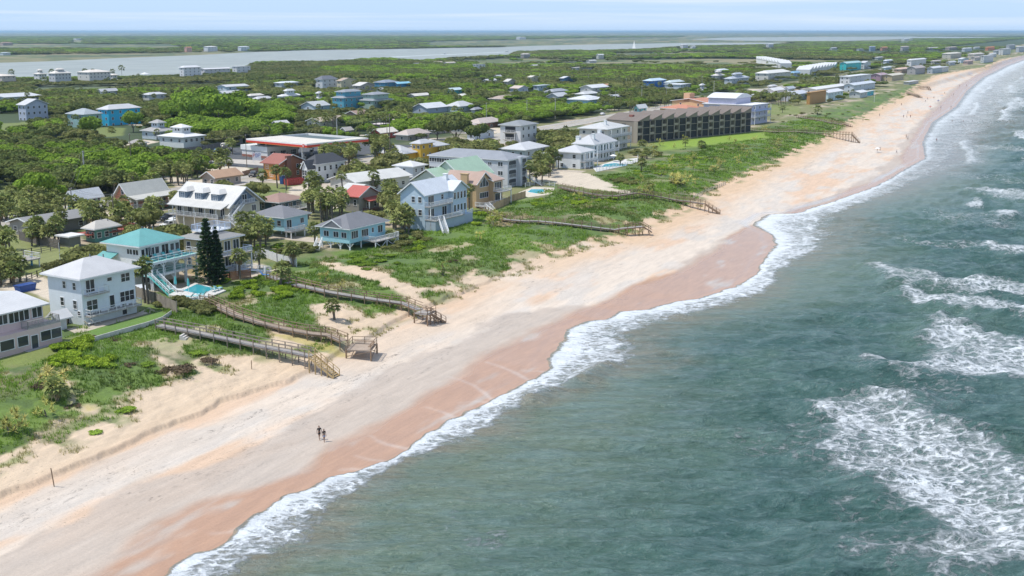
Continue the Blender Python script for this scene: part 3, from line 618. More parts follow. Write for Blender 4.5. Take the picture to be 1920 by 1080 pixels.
class House:
    def __init__(s, name, label, cat='house', uL=0, uC=0, uR=0, vB=0, vE=None, h=None, ang=-4, wall=WHITE, L=None, D=None, zb=None, siding=True, group=None, lower=None, hl=2.6):
        zb = GZ if zb is None else zb
        X, Y = unproj(uC, vB, zb); X = float(X); Y = float(Y); a = R(ang)
        ex = (math.cos(a), math.sin(a)); ey = (-math.sin(a), math.cos(a))
        def solve(e, u):
            lo, hi = 0, 90
            for _ in range(40):
                m = (lo + hi) / 2; q = proj(X + e[0] * m, Y + e[1] * m, zb)[0]
                if (q < u) == (e is ex): lo = m
                else: hi = m
            return lo
        s.L = L or solve(ex, uR); s.D = D or solve(ey, uL)
        if h is None:
            lo, hi = 0, 40
            for _ in range(40):
                m = (lo + hi) / 2
                if proj(X, Y, zb + m)[1] > vE: lo = m
                else: hi = m
            h = lo
        s.h = h; s.X, s.Y, s.a, s.ex, s.ey = X, Y, a, ex, ey; s.wall = wall
        s.root = thing(name, label, cat, (X, Y, zb), a, group); s.siding = siding
        cx = X + ex[0] * s.L / 2 + ey[0] * s.D / 2; cy = Y + ex[1] * s.L / 2 + ey[1] * s.D / 2
        FOOT.append((X, Y, ex, ey, s.L, s.D))
        s.wm = paint(wall, siding); s.lower = lower; s.hl = hl
    def body(s, z0=0., x0=0, x1=None, y0=0, y1=None, h=None, wall=None, gable=None, rise=0, name='wall'):
        x1 = s.L if x1 is None else x1; y1 = s.D if y1 is None else y1; h = s.h if h is None else h
        mb = MB()
        if s.lower is not None and z0 == 0 and name == 'wall':
            MB().box(x0 + .02, x1 - .02, y0 + .02, y1 - .02, -.6, s.hl).build('ground_floor_wall', paint(s.lower, s.siding), s.root); z0 = s.hl
        zb = z0 if z0 > 0 else -.6
        mb.box(x0, x1, y0, y1, zb, h)
        if gable == 'x':
            ym = (y0 + y1) / 2; mb.add([(x0, y0, h), (x0, y1, h), (x0, ym, h + rise), (x1, y0, h), (x1, y1, h), (x1, ym, h + rise)], [(0, 2, 1), (3, 4, 5), (0, 3, 5, 2), (1, 2, 5, 4)])
        if gable == 'y':
            xm = (x0 + x1) / 2; mb.add([(x0, y0, h), (x1, y0, h), (xm, y0, h + rise), (x0, y1, h), (x1, y1, h), (xm, y1, h + rise)], [(0, 1, 2), (3, 5, 4), (0, 2, 5, 3), (1, 4, 5, 2)])
        mb.build(name, paint(wall, s.siding) if wall else s.wm, s.root); return s
    def roof(s, kind, rise, col, mat='shingle', o=.5, x0=0, x1=None, y0=0, y1=None, h=None, trim=True, name='roof'):
        x1 = s.L if x1 is None else x1; y1 = s.D if y1 is None else y1; h = s.h if h is None else h
        m = roofm(col, mat); X0, X1, Y0, Y1 = x0 - o, x1 + o, y0 - o, y1 + o; mb = MB(); t = .2
        if kind == 'flat':
            mb.box(X0, X1, Y0, Y1, h, h + .3); r = mb.build(name, m, s.root); return r
        if kind == 'hip':
            w, d = X1 - X0, Y1 - Y0; k = min(w, d) / 2; xm, ym = (X0 + X1) / 2, (Y0 + Y1) / 2
            if w >= d: ra, rb = (X0 + k, ym), (X1 - k, ym)
            else: ra, rb = (xm, Y0 + k), (xm, Y1 - k)
            if abs(w - d) < .1: rb = (ra[0] + .05, ra[1])
            vs = [(X0, Y0, h), (X1, Y0, h), (X1, Y1, h), (X0, Y1, h), (X0, Y0, h + t), (X1, Y0, h + t), (X1, Y1, h + t), (X0, Y1, h + t), (*ra, h + t + rise), (*rb, h + t + rise)]
            fs = [(0, 3, 2, 1)]
            if w >= d: fs += [(4, 5, 9, 8), (5, 6, 9), (6, 7, 8, 9), (7, 4, 8)]
            else: fs += [(4, 5, 8), (5, 6, 9, 8), (6, 7, 9), (7, 4, 8, 9)]
            mb.add(vs, fs); r = mb.build(name, m, s.root)
            if s.X < 340 and name == 'roof':
                for q_ in (.0, .18): MB().tube([((ra[0] + rb[0]) / 2 + q_ * w, ra[1] - q_ * 3, h + t + rise - .35 - q_ * 6 * rise / d), ((ra[0] + rb[0]) / 2 + q_ * w, ra[1] - q_ * 3, h + t + rise + .35 - q_ * 6 * rise / d)], .1, 6).build('vent_pipe', plain((.25, .25, .26), .6), r)
            if trim:
                f = MB()
                for (a, b, c, d_) in ((X0 - .03, X1 + .03, Y0 - .03, Y0), (X0 - .03, X1 + .03, Y1, Y1 + .03), (X0 - .03, X0, Y0, Y1), (X1, X1 + .03, Y0, Y1)): f.box(a, b, c, d_, h - .04, h + t - .02)
                f.build('fascia', TRIM, r)
            return r
        if kind in ('x', 'y'):
            if kind == 'x': ym = (y0 + y1) / 2; sl = rise / ((y1 - y0) / 2); zz = h - sl * o + .1; q1 = [(X0, Y0, zz + t), (X1, Y0, zz + t), (X1, ym, h + rise + .1 + t), (X0, ym, h + rise + .1 + t)]; q2 = [(X0, ym, h + rise + .1 + t), (X1, ym, h + rise + .1 + t), (X1, Y1, zz + t), (X0, Y1, zz + t)]
            else: xm = (x0 + x1) / 2; sl = rise / ((x1 - x0) / 2); zz = h - sl * o + .1; q1 = [(X0, Y0, zz + t), (xm, Y0, h + rise + .1 + t), (xm, Y1, h + rise + .1 + t), (X0, Y1, zz + t)]; q2 = [(xm, Y0, h + rise + .1 + t), (X1, Y0, zz + t), (X1, Y1, zz + t), (xm, Y1, h + rise + .1 + t)]
            mb.slab(q1, t); mb.slab(q2, t); r = mb.build(name, m, s.root)
            if trim:
                zl, zr = zz + t / 2, h + rise + .1 + t / 2
                for e_ in ((X0 - .03, X1 + .03) if kind == 'x' else (Y0 - .03, Y1 + .03)):
                    for a_ in (0, 1):
                        if kind == 'x': p_, q_ = ((e_, Y0, zl), (e_, ym, zr)) if a_ else ((e_, ym, zr), (e_, Y1, zl))
                        else: p_, q_ = ((X0, e_, zl), (xm, e_, zr)) if a_ else ((xm, e_, zr), (X1, e_, zl))
                        MB().bar(p_, q_, .05, .26).build('fascia', TRIM, r)
            return r
        if kind == 'shed':   # high at y1
            mb.slab([(X0, Y0, h + t), (X1, Y0, h + t), (X1, Y1, h + t + rise), (X0, Y1, h + t + rise)], t); return mb.build(name, m, s.root)
    def win(s, face, pos, z, w=1.1, h=1.35, nx=1, nz_=2, off=0, name='window', lo=0, trim=None):
        """face S (low x side, pos along y) or E (sea side, pos along x); pos in metres"""
        m1, m2 = window_mesh(w, h, nx, nz_, trim)
        if face == 'E': loc, rz = (pos, off, z), 0
        elif face == 'S': loc, rz = (off, pos, z), -math.pi / 2
        elif face == 'N': loc, rz = (s.L + off, pos, z), math.pi / 2
        o = obj(name, m1, s.root, loc, rz); obj('pane', m2, o); return o
    def rows(s, face, n, zs, w=1.1, h=1.35, nx=1, a=0., b=1., off=0, name='window', trim=None):
        Lf = s.L if face == 'E' else s.D
        for z in zs:
            for i in range(n): s.win(face, Lf * (a + (b - a) * (i + .5) / n), z, w, h, nx, 2 if name == 'window' else 1, off, name, trim=trim)
    def deck(s, x0, x1, y0, y1, z, rail='WSE', posts=True, mat=None, floor=None, t=.18, px=None, rail_type=True, brace=False, top=None, name='balcony', zf=-.6, railm=None):
        o = MB().box(x0, x1, y0, y1, z - t, z).build(name, floor or wood((.42, .39, .36)), s.root); r = mat or TRIM
        pts = []
        if 'S' in rail: pts.append([(x0 + .06, y1, z), (x0 + .06, y0 + .06, z)])
        if 'E' in rail: pts.append([(x0 + .06, y0 + .06, z), (x1 - .06, y0 + .06, z)])
        if 'N' in rail: pts.append([(x1 - .06, y0 + .06, z), (x1 - .06, y1, z)])
        if 'W' in rail: pts.append([(x0 + .06, y1 - .06, z), (x1 - .06, y1 - .06, z)])
        for p in pts: railing(o, p, 1.0, railm or r, 1.8, rail_type)
        if posts:
            for x in (px or [x0 + .15, x1 - .15]):
                MB().box(x - .1, x + .1, y0 + .1, y0 + .3, zf, (top or z - t)).build('post', r, s.root)
        if brace:
            xs = px or [x0 + .15, x1 - .15]
            for a, b in zip(xs[:-1], xs[1:]):
                if brace == 'X': MB().bar((a, y0 + .2, zf), (b, y0 + .2, z - t), .12).build('brace', r, s.root); MB().bar((b, y0 + .2, zf), (a, y0 + .2, z - t), .12).build('brace', r, s.root)
                else:
                    for c, sg in ((a, 1), (b, -1)): MB().bar((c, y0 + .2, z - t - 1.0), (c + sg * 1.0, y0 + .2, z - t), .13).build('brace', r, s.root)
        return o
    def chimney(s, x, y, z, w=.9, col=WHITE):
        MB().box(x - w/2, x + w/2, y - w/2, y + w/2, s.h - 1, z).box(x - w/2 - .1, x + w/2 + .1, y - w/2 - .1, y + w/2 + .1, z, z + .15).build('chimney', paint(col, False), s.root)
WD = wood((.33, .29, .25)); GREYROOF = (.55, .56, .57); WROOF = (.60, .60, .59)
def shade_panel(h, x0, x1, y0, y1, z0, z1, name='recess'):  # dark box on a solid wall, its colour standing in for shade inside
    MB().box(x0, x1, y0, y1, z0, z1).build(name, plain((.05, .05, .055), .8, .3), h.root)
# 1 pink house at the left edge
H = House('beach_house', 'pale pink two storey house at the left edge with white roof and low wooden terrace', uL=-170, uC=-62, uR=86, vB=684, vE=606, wall=(.68, .52, .49), ang=-5)
H.body(); H.roof('x', .9, WROOF, 'metal', .7)
n_ = H.L
H.body(x0=0, x1=n_ + 1.7, y0=-1.6, h=3.25, name='ground_floor_wall')
for x in (.62, .75, .92): H.win('E', n_ * x, 5.2, 1.6, 1.6, 2, 1, name='sliding_window')
for x in (.62, .92, 1.06): H.win('E', n_ * x, 1.8, 1.7, 1.4, 1, 1, off=-1.6)
H.win('E', n_ * .77, 1.2, 1.1, 2.1, 1, 1, off=-1.6, name='door'); H.win('E', n_ * .45, 5.2, 2.2, 1.4, 3, 1); H.win('E', n_ * .42, 1.8, 2.2, 1.4, 1, 1, off=-1.6)
H.deck(n_ * .70, n_ + 1.6, -1.6, 0, 3.43, 'SEN', False, mat=plain((.45, .43, .40), .6)); H.deck(n_ * .62, n_ * .95, -4.4, -1.6, .35, '', False, name='terrace')
# 2 white three storey house, hip roof
H = House('beach_house', 'pale blue white three storey house with light grey hip roof above a curved patio', uL=96, uC=158, uR=257, vB=611, vE=524, wall=(.70, .76, .80), ang=-5)
H.body(); H.roof('hip', 2.2, (.56, .56, .56), 'shingle', .8)
L_, D_, h_ = H.L, H.D, H.h
H.win('E', L_ * .16, h_ - 1.35, 1.6, 1.9, 2, 1, name='door'); H.win('E', L_ * .52, h_ - .95, .9, .55, 1, 1); H.win('E', L_ * .82, h_ - 1.2, 1.7, 1.3, 2, 2)
H.win('E', L_ * .17, h_ - 4.5, 2.0, 1.6, 2, 2); H.win('E', L_ * .54, h_ - 4.6, .9, 1.9, 1, 1, name='door'); H.win('E', L_ * .83, h_ - 4.3, 2.8, 1.6, 3, 2)
for x, w in ((.2, 2.6), (.58, 2.2), (.88, .8)): H.win('E', L_ * x, 1.6, w, .5, 3 if w > 1 else 1, 1)
H.win('E', L_ * .76, 1.1, .9, 1.7, 1, 1, name='door')
H.deck(L_ * .03, L_ * .42, -1.2, 0, h_ - 2.6, 'SEN', False, rail_type=False); H.deck(L_ * .02, L_ * .99, -1.5, 0, h_ - 5.9, 'SEN', False, rail_type='rail')
for y, z in ((.2, h_ - 1.3), (.5, h_ - 1.3)): H.win('S', D_ * y, z, .7, 1.1)
for y, z in ((.22, h_ - 4.3), (.6, h_ - 4.1)): H.win('S', D_ * y, z, .8, 1.3)
H.win('S', D_ * .12, 1.9, .6, .6)
H2 = H
# 3 teal roofed house with pool
H = House('beach_house', 'white three storey house with a bright teal metal hip roof and a swimming pool', uL=205, uC=267, uR=341, vB=543, vE=463, wall=(.78, .78, .75), ang=-3)
L_, D_, h_ = H.L, H.D, H.h
s1 = h_ / 3.05
H.body(z0=s1 * 2 + .02, y0=0, name='upper_wall'); H.body(x0=.0, x1=H.L * 1.16, y0=2.2, h=s1 * 2)
H.roof('hip', 2.1, (.15, .40, .38), 'metal', .75)
for x in (.08, .3, .42, .8, .93): H.win('E', L_ * x, h_ - 1.2, .9, 1.2, 1, 1)
for x in (.2, .62): H.win('E', L_ * x, h_ - 1.45, 1.6, 2.0, 2, 1, name='door')
for y in (.12, .3): H.win('S', D_ * y, h_ - 1.1, 1.3, .9, 2, 1)
MB().box(-.34, H.L * 1.17 + .04, -2.9, -2.8, s1 * 2 - .42, s1 * 2 + .03).build('deck_beam', TRIM, H.root); MB().box(-.34, H.L * 1.17 + .04, -2.5, -2.4, s1 * 1.05 - .38, s1 * 1.05 + .03).build('deck_beam', TRIM, H.root)
TEAL = (.12, .55, .52); PX = [L_ * k for k in (.02, .30, .58, .87, 1.15)]
H.deck(-.3, L_ * 1.17, -2.8, 0, s1 * 2, 'SEN', True, px=PX, rail_type='rail', brace='Y', floor=plain((.20, .60, .56), .6))
H.deck(-.3, L_ * 1.17, -2.4, 2.2, s1 * 1.05, 'SEN', False, rail_type='rail', floor=plain((.30, .58, .55), .6), name='lower_balcony')
for x in PX: MB().box(x - .11, x + .11, -2.3, -2.1, -.6, s1 * 1.05 - .18).build('post', TRIM, H.root)
for a, b in zip(PX[:-1], PX[1:]):
    for c, sg in ((a, 1), (b, -1)): mb = MB(); mb.bar((c, -2.2, s1 * 1.05 - 1.1), (c + sg * .95, -2.2, s1 * 1.05 - .18), .13); mb.build('brace', TRIM, H.root)
for x in (.15, .45, .72): H.win('E', L_ * x, s1 * 1.5, 1.7, 1.5, 2, 1, off=2.2, name='sliding_window')
for x in (.3, .7): H.win('E', L_ * x, s1 * .5, 1.6, 1.6, 2, 1, off=2.2, name='sliding_window')
H.deck(-2.2, 0, 1.5, 7, s1 * 1.05, 'SE', True, rail_type='rail', name='side_balcony')
stairs(H.root, (.4, -2.5), (-1.0, -8.6), 1.5, plain(TEAL, .6), s1 * 1.05, 0.1)
o = MB(); o.slab([(-2.2, 5.5, s1 * 2 + .2), (.0, 5.5, s1 * 2 + 1.1), (.0, 9.5, s1 * 2 + 1.1), (-2.2, 9.5, s1 * 2 + .2)], .15); o.build('porch_roof', roofm((.15, .40, .38), 'metal'), H.root)
H3 = H; H3S = s1
# 4 cream-yellow house with roof deck behind the conifer
H = House('beach_house', 'yellow house with pale blue balconies and railed roof deck beside the dark conifer', uL=348, uC=404, uR=453, vB=520, vE=452, wall=(.62, .53, .30), ang=-4)
L_, D_, h_ = H.L, H.D, H.h
H.body(z0=0); H.roof('hip', 1.3, (.30, .30, .29), 'shingle', .7)
BR = plain((.55, .64, .78), .5)
H.deck(-.6, L_ + .8, -2.4, 0, h_ - 2.8, 'SEN', True, px=[-.4, L_ * .5, L_ + .6], railm=BR); H.deck(-.6, L_ + .8, -2.0, 0, h_ - 5.8, 'SEN', False, railm=BR)
for z in (h_ - 1.5, h_ - 4.5): H.rows('E', 3, [z], 1.5, 1.9, 2, name='door')
H.rows('S', 3, [h_ - 1.4, h_ - 4.4], .9, 1.3)
H.rows('E', 2, [1.2], 1.6, 1.6, 2)
rd = MB().box(L_ * .1, L_ * .95, D_ * .25, D_ * .8, h_ + 1.2, h_ + 1.4).build('roof_deck', TRIM, H.root)
railing(rd, [(L_ * .1, D_ * .25, h_ + 1.4), (L_ * .95, D_ * .25, h_ + 1.4), (L_ * .95, D_ * .8, h_ + 1.4), (L_ * .1, D_ * .8, h_ + 1.4), (L_ * .1, D_ * .25, h_ + 1.4)], 1.1, BR)
stairs(H.root, (L_ * .6, -2.2), (L_ * 1.3, -5.5), 1.1, BR, h_ - 5.8, 0.1)
# 5 large cream house with dormers
H = House('beach_house', 'long cream house with white roof, three dormers and white stairs to a blue gable', uL=331, uC=432, uR=489, vB=438, vE=386, wall=(.62, .57, .46), ang=-4)
L_, D_, h_ = H.L, H.D, H.h
H.body(gable='y', rise=3.6); H.roof('y', 3.6, (.62, .61, .57), 'metal', .9)
GB = paint((.14, .19, .25))
mb = MB(); mb.add([(L_ * .06, -.05, h_), (L_ * .94, -.05, h_), (L_ * .5, -.05, h_ + 3.3)], [(0, 1, 2)]); mb.add([(L_ * .06, -.02, h_), (L_ * .94, -.02, h_), (L_ * .5, -.02, h_ + 3.3)], [(2, 1, 0)]); mb.build('gable_panel', GB, H.root)
H.win('E', L_ * .5, h_ + 1.1, 1.5, 1.9, 2, 1, name='door', off=-.05); H.win('E', L_ * .8, h_ - 1.4, 1.3, 1.3, 2, 1); H.win('E', L_ * .15, h_ - 1.4, 1.3, 1.3, 2, 1); H.rows('E', 2, [1.3], 1.3, 1.2)
H.deck(L_ * .35, L_ * .72, -1.3, 0, h_ + .05, 'SEN', False)
stairs(H.root, (L_ * .35, -.75), (L_ * -.12, -1.4), 1.1, TRIM, h_, h_ - 2.9); H.deck(-2.0, -.2, -2.2, 0, h_ - 2.9, 'SE', True); stairs(H.root, (-1.6, -1.8), (-.5, -6.), 1.1, TRIM, h_ - 2.9, .1)
H.deck(-2.2, 0, 1.5, D_, h_ - 2.9, 'S', True, px=[-2.0]);
for k in range(5):
    y = D_ * (.12 + .2 * k); MB().box(-2.1, -1.92, y, y + .18, -.6, h_ - .5).build('post', TRIM, H.root); H.win('S', y, h_ - 1.7, 1.2, 1.9, 2, 1, name='door')
r = MB(); r.slab([(-2.6, 0, h_ - .5), (.1, 0, h_ + .45), (.1, D_, h_ + .45), (-2.6, D_, h_ - .5)], .15); r.build('porch_roof', roofm((.62, .61, .57), 'metal'), H.root)
for k in range(3):
    y = D_ * (.2 + .3 * k); d = MB().box(L_ * .06, L_ * .35, y, y + 2.6, h_ + .3, h_ + 2.3).build('dormer', GB, H.root)
    q = MB(); z0 = h_ + 2.3; q.add([(L_ * .06 - .4, y - .4, z0), (L_ * .4, y - .4, z0), (L_ * .4, y + 3, z0), (L_ * .06 - .4, y + 3, z0), (L_ * .2, y + 1.3, z0 + .9), (L_ * .4, y + 1.3, z0 + .9)], [(0, 1, 5, 4), (2, 3, 4, 5), (3, 0, 4), (0, 3, 2, 1), (1, 2, 5)]); q.build('dormer_roof', roofm((.62, .61, .57), 'metal'), d)
    w1, w2 = window_mesh(1.2, 1.2, 2, 2); obj('window', w1, d, (L_ * .06, y + 1.3, h_ + 1.4), -math.pi / 2)
# 6 salmon house
H = House('beach_house', 'salmon pink house with a steep cream roof and white porch railing', uL=218, uC=247, uR=316, vB=398, vE=375, wall=(.66, .29, .19), ang=-4)
L_, D_, h_ = H.L, H.D, H.h
H.h = h_ = max(h_, 3.6); H.body(gable='x', rise=3.4); H.roof('x', 3.4, (.56, .55, .49), 'metal', .9)
H.rows('E', 4, [h_ - 1.5], 1.3, 1.5, 2); H.deck(0, L_, -2.2, 0, h_ - 2.5, 'SEN', True, px=[.2, L_ * .35, L_ * .68, L_ - .2], top=h_ - .2)
H.rows('S', 2, [h_ - 1.6], .9, 1.4); H.win('S', D_ * .5, h_ + 1.5, .9, 1.2)
r = MB(); r.slab([(-.8, -3, h_ - .1), (L_ + .8, -3, h_ - .1), (L_ + .8, 0.1, h_ + .6), (-.8, .1, h_ + .6)], .15); r.build('porch_roof', roofm((.56, .55, .49), 'metal'), H.root)
# 7 small teal house
H = House('cottage', 'small teal cottage with white seamed roof and white deck below the tall concrete pole', uL=128, uC=142, uR=190, vB=398, vE=372, wall=(.03, .36, .30), ang=-4)
L_, D_, h_ = H.L, H.D, H.h
H.body(gable='x', rise=1.6, lower=None) if False else H.body(gable='x', rise=1.6); H.roof('x', 1.6, (.60, .62, .63), 'metal', .7)
H.rows('E', 6, [h_ - 1.2], .8, 1.1); H.rows('S', 2, [h_ - 1.3], .9, 1.1); H.deck(L_ * .2, L_, -3.4, 0, h_ - 2.5, 'SEN', True); stairs(H.root, (L_ * .3, -3.4), (L_ * .05, -7), 1.1, TRIM, h_ - 2.5, .1)
H.rows('E', 3, [1.2], .9, 1.1)
# 8 blue raised cottage, north
H = House('beach_house', 'raised sky blue cottage with grey hip roof right of the cream dormer house', uL=478, uC=534, uR=578, vB=447, vE=409, wall=(.40, .66, .74), ang=-4)
L_, D_, h_ = H.L, H.D, H.h
zf = h_ - 3.0; H.body(z0=zf); H.roof('hip', 1.9, (.20, .205, .22), 'shingle', .7)
for x in (.12, .5, .9):
    for y in (.04, .5, .96): MB().box(L_ * x - .12, L_ * x + .12, D_ * y - .12, D_ * y + .12, -.6, zf).build('post', TRIM, H.root)
H.rows('S', 3, [h_ - 1.3], 1.0, 1.1); H.win('E', L_ * .2, h_ - 1.6, 1.5, 1.9, 2, 1, name='door'); H.win('E', L_ * .75, h_ - 1.3, 1.1, 1.1, 2, 1)
H.deck(0, L_ * .6, -2, 0, zf, 'SEN', True); stairs(H.root, (L_ * .6, -1), (L_ * 1.25, -2.5), 1.1, TRIM, zf, .1)
# 9 blue house on white piles
H = House('beach_house', 'turquoise house on white braced piles with grey roof, alone at the dune edge', uL=601, uC=656, uR=723, vB=470, vE=430, wall=(.36, .64, .72), ang=-4)
L_, D_, h_ = H.L, H.D, H.h
zf = h_ - 3.1; H.body(z0=zf); H.roof('hip', 2.3, (.19, .195, .21), 'shingle', .75)
g = MB(); yc = D_ * .5; g.add([(-.78, yc - 2.6, h_ + .2), (-.78, yc + 2.6, h_ + .2), (-.78, yc, h_ + 1.7), (2.8, yc, h_ + 1.7), (1, yc - 2.6, h_ + .2), (1, yc + 2.6, h_ + .2)], [(0, 2, 1), (0, 4, 3, 2), (1, 2, 3, 5)]); g.build('gable', roofm((.19, .195, .21)), H.root)
for sg in (-1, 1): MB().bar((-.84, yc + sg * 2.7, h_ + .2), (-.84, yc, h_ + 1.75), .1, .2).build('fascia', TRIM, H.root)
for x in (.03, .33, .66, .97):
    for y in (.03, .35, .68, .97):
        MB().box(L_ * x - .13, L_ * x + .13, D_ * y - .13, D_ * y + .13, -.8, zf).build('post', TRIM, H.root)
for y in (.03, .35, .68):
    for sg in (-1, 1): MB().bar((.3, D_ * y, zf - 1.0), (.3, D_ * y + sg * 1., zf), .12).build('brace', TRIM, H.root)
MB().box(L_ * .45, L_ * .95, D_ * .3, D_ * .9, -.6, zf).build('ground_floor_wall', paint((.20, .45, .50)), H.root)
for y in (.18, .45, .78): H.win('S', D_ * y, h_ - 1.4, 1.3, 1.1, 2, 1)
H.win('E', L_ * .14, h_ - 1.4, 2.2, 1.5, 3, 1); H.win('E', L_ * .42, h_ - 1.5, 2.2, 1.5, 3, 1); H.win('E', L_ * .64, h_ - 1.3, .6, 1., 1, 1); H.win('E', L_ * .85, h_ - 1.4, 1.6, 1.5, 2, 1)
H.deck(L_ * .35, L_ * 1.02, -3.6, 0, zf + .05, 'SEN', True, px=[L_ * .36, L_ * .68, L_], brace='X', zf=-1.2)
stairs(H.root, (-.6, D_ * .95), (-3.8, D_ * .75), 1.1, TRIM, zf, .1)
H9 = H
# 10 dark house with brown roof
H = House('house', 'dark blue house with a brown hip roof behind the cream dormer house', uL=484, uC=524, uR=566, vB=398, vE=380, wall=(.09, .16, .20), ang=-4)
H.body(); H.roof('hip', 1.6, (.34, .22, .18), 'shingle', .9); H.rows('E', 3, [H.h - 1.2], 1.3, 1.2, 2); H.rows('S', 2, [H.h - 1.2], 1., 1.2)
H.deck(H.L * .1, H.L * .95, -2.8, 0, max(.5, H.h - 2.6), 'SEN', True)
# 11 red roofed grey house
H = House('house', 'small grey house with a bright red metal gable roof and red porch', uL=647, uC=673, uR=711, vB=398, vE=369, wall=(.36, .34, .30), ang=-4)
L_, D_, h_ = H.L, H.D, H.h
H.body(gable='y', rise=2.0); H.roof('y', 2.0, (.50, .12, .09), 'metal', .6)
H.rows('S', 2, [h_ - 1.6, ], .8, 1.5); H.win('E', L_ * .45, h_ - 2.6, 1.3, 1.3, 2, 1); H.win('E', L_ * .8, h_ - 2.6, 1.0, 1.3)
r = MB(); r.slab([(L_ * .2, -2.2, h_ - 1.2), (L_ + .4, -2.2, h_ - 1.2), (L_ + .4, 0.05, h_ - .5), (L_ * .2, .05, h_ - .5)], .12); r.build('porch_roof', roofm((.50, .12, .09), 'metal'), H.root)
H.deck(L_ * .2, L_ + .4, -2.2, 0, h_ - 4.2, 'SEN', True, top=h_ - 1.3, railm=plain((.28, .07, .05), .7))
# 12 pale blue three level house
H = House('beach_house', 'pale blue three level house with white metal roof and white sea stairs', uL=752, uC=797, uR=868, vB=432, vE=366, wall=(.50, .62, .72), ang=-4)
L_, D_, h_ = H.L, H.D, H.h
H.body(gable='x', rise=2.6); H.roof('x', 2.6, (.66, .70, .74), 'metal', .5)
H.body(x0=L_ * .62, x1=L_ * 1.0, y0=-1.2, y1=2, h=h_, gable='y', rise=1.8, name='bay_wall'); H.roof('y', 1.8, (.66, .70, .74), 'metal', .5, x0=L_ * .62, y0=-1.2, y1=3.5, name='bay_roof')
for z in (h_ - 1.4, h_ - 4.4):
    for k in range(4): H.win('E', L_ * (.67 + .09 * k), z, .8, 1.6, 1, 1, off=-1.2)
H.win('E', L_ * .16, h_ - 1.5, 2.2, 2.0, 3, 1, name='door'); H.win('E', L_ * .45, h_ - 1.2, .9, 1.1); H.win('E', L_ * .16, h_ - 4.6, 2.2, 2.0, 3, 1, name='door'); H.win('E', L_ * .5, h_ - 4.6, 1.8, 2.0, 2, 1, name='door')
H.deck(0, L_ * .58, -1.7, 0, h_ - 2.7, 'SEN', True, px=[.2, L_ * .56]); H.deck(0, L_ * .75, -3.2, 0, h_ - 5.8, 'SEN', False)
H.rows('S', 2, [h_ - 1.2, h_ - 4.2], .9, 1.3, a=.05, b=.6); stairs(H.root, (L_ * .12, -3.2), (L_ * -.1, -7.0), 1.3, TRIM, h_ - 5.8, -.2)
H.chimney(L_ * .8, D_ * .4, h_ + 3.4)
MB().box(.1, L_ - .1, -2.9, 0, -.8, h_ - 6.0).build('ground_floor_wall', paint((.42, .5, .58)), H.root)
# 13 tan house with triangular window
H = House('beach_house', 'tan three storey house with a tall chimney and a triangular gable window', uL=833, uC=893, uR=922, vB=390, vE=346, wall=(.58, .40, .22), ang=-4)
L_, D_, h_ = H.L, H.D, H.h
H.body(gable='y', rise=2.6); H.roof('y', 2.6, (.44, .32, .26), 'shingle', .5)
g = MB(); g.add([(L_ * .22, -.04, h_ - 1.0), (L_ * .78, -.04, h_ - 1.0), (L_ * .78, -.04, h_ - .2), (L_ * .5, -.04, h_ + 1.7), (L_ * .22, -.04, h_ - .2)], [(0, 1, 2, 3, 4)]); g.build('gable_window', GLASS, H.root)
g = MB()
for a, b in (((.22, -1.), (.78, -1.)), ((.78, -1.), (.78, -.2)), ((.78, -.2), (.5, 1.7)), ((.5, 1.7), (.22, -.2)), ((.22, -.2), (.22, -1.)), ((.4, -1.), (.4, 1.)), ((.6, -1.), (.6, 1.))): g.bar((L_ * a[0], -.08, h_ + a[1]), (L_ * b[0], -.08, h_ + b[1]), .1)
g.build('gable_window_frame', TRIM, H.root)
H.win('E', L_ * .5, h_ - 3.2, 4.2 if L_ > 6 else L_ * .7, 1.4, 4, 1); H.rows('S', 2, [h_ - 1.2], 1.4, .9, 2, a=.45, b=1); MB().box(-.9, .0, D_ * .22, D_ * .42, -.6, h_ + 2.6).box(-1, .1, D_ * .2, D_ * .44, h_ + 2.6, h_ + 2.8).build('chimney', H.wm, H.root)
H.deck(-.6, L_ + 2.5, -3.0, 0, h_ - 5.6, 'SEN', True, px=[-.4, L_ * .5, L_ + 2.3]); stairs(H.root, (L_ * .1, -2.9), (-2.4, -6.6), 1.2, TRIM, h_ - 5.6, -.3)
H = House('beach_house', 'tan annex with white sliding doors and balcony joined right of the chimney house', uL=905, uC=925, uR=942, vB=385, vE=340, wall=(.58, .40, .22), ang=-4, D=12)
H.body(gable='x', rise=1.8); H.roof('x', 1.8, (.44, .32, .26), 'shingle', .5); H.rows('E', 1, [H.h - 1.4], H.L * .7, 1.9, 4, name='door'); H.deck(0, H.L + 1, -2.4, 0, H.h - 2.7, 'SEN', True); H.rows('E', 1, [H.h - 4.4], H.L * .6, 1.9, 3, name='door')
# 14 light green roofs
H = House('beach_house', 'house with mint green metal roofs standing between the tan house and the grey apartment block', uL=808, uC=868, uR=922, vB=372, vE=333, wall=(.55, .62, .55), ang=-4)
H.body(gable='x', rise=4.2); H.roof('x', 4.2, (.42, .58, .42), 'metal', .6); H.rows('S', 2, [H.h - 1.2], 1.2, 1.1)
H.roof('x', 3.0, (.42, .58, .42), 'metal', .6, x0=-7, x1=-.6, y0=2, y1=12, h=H.h - .6, name='lower_roof'); H.body(x0=-7, x1=-.6, y0=2.3, y1=11.7, h=H.h - .6, name='lower_wall', gable='x', rise=2.9); H.win('S', 4.5, H.h - 1.6, 1.3, 1., 2, 1, off=-7); H.win('S', 8, H.h - 1.6, 1.3, 1., 2, 1, off=-7)
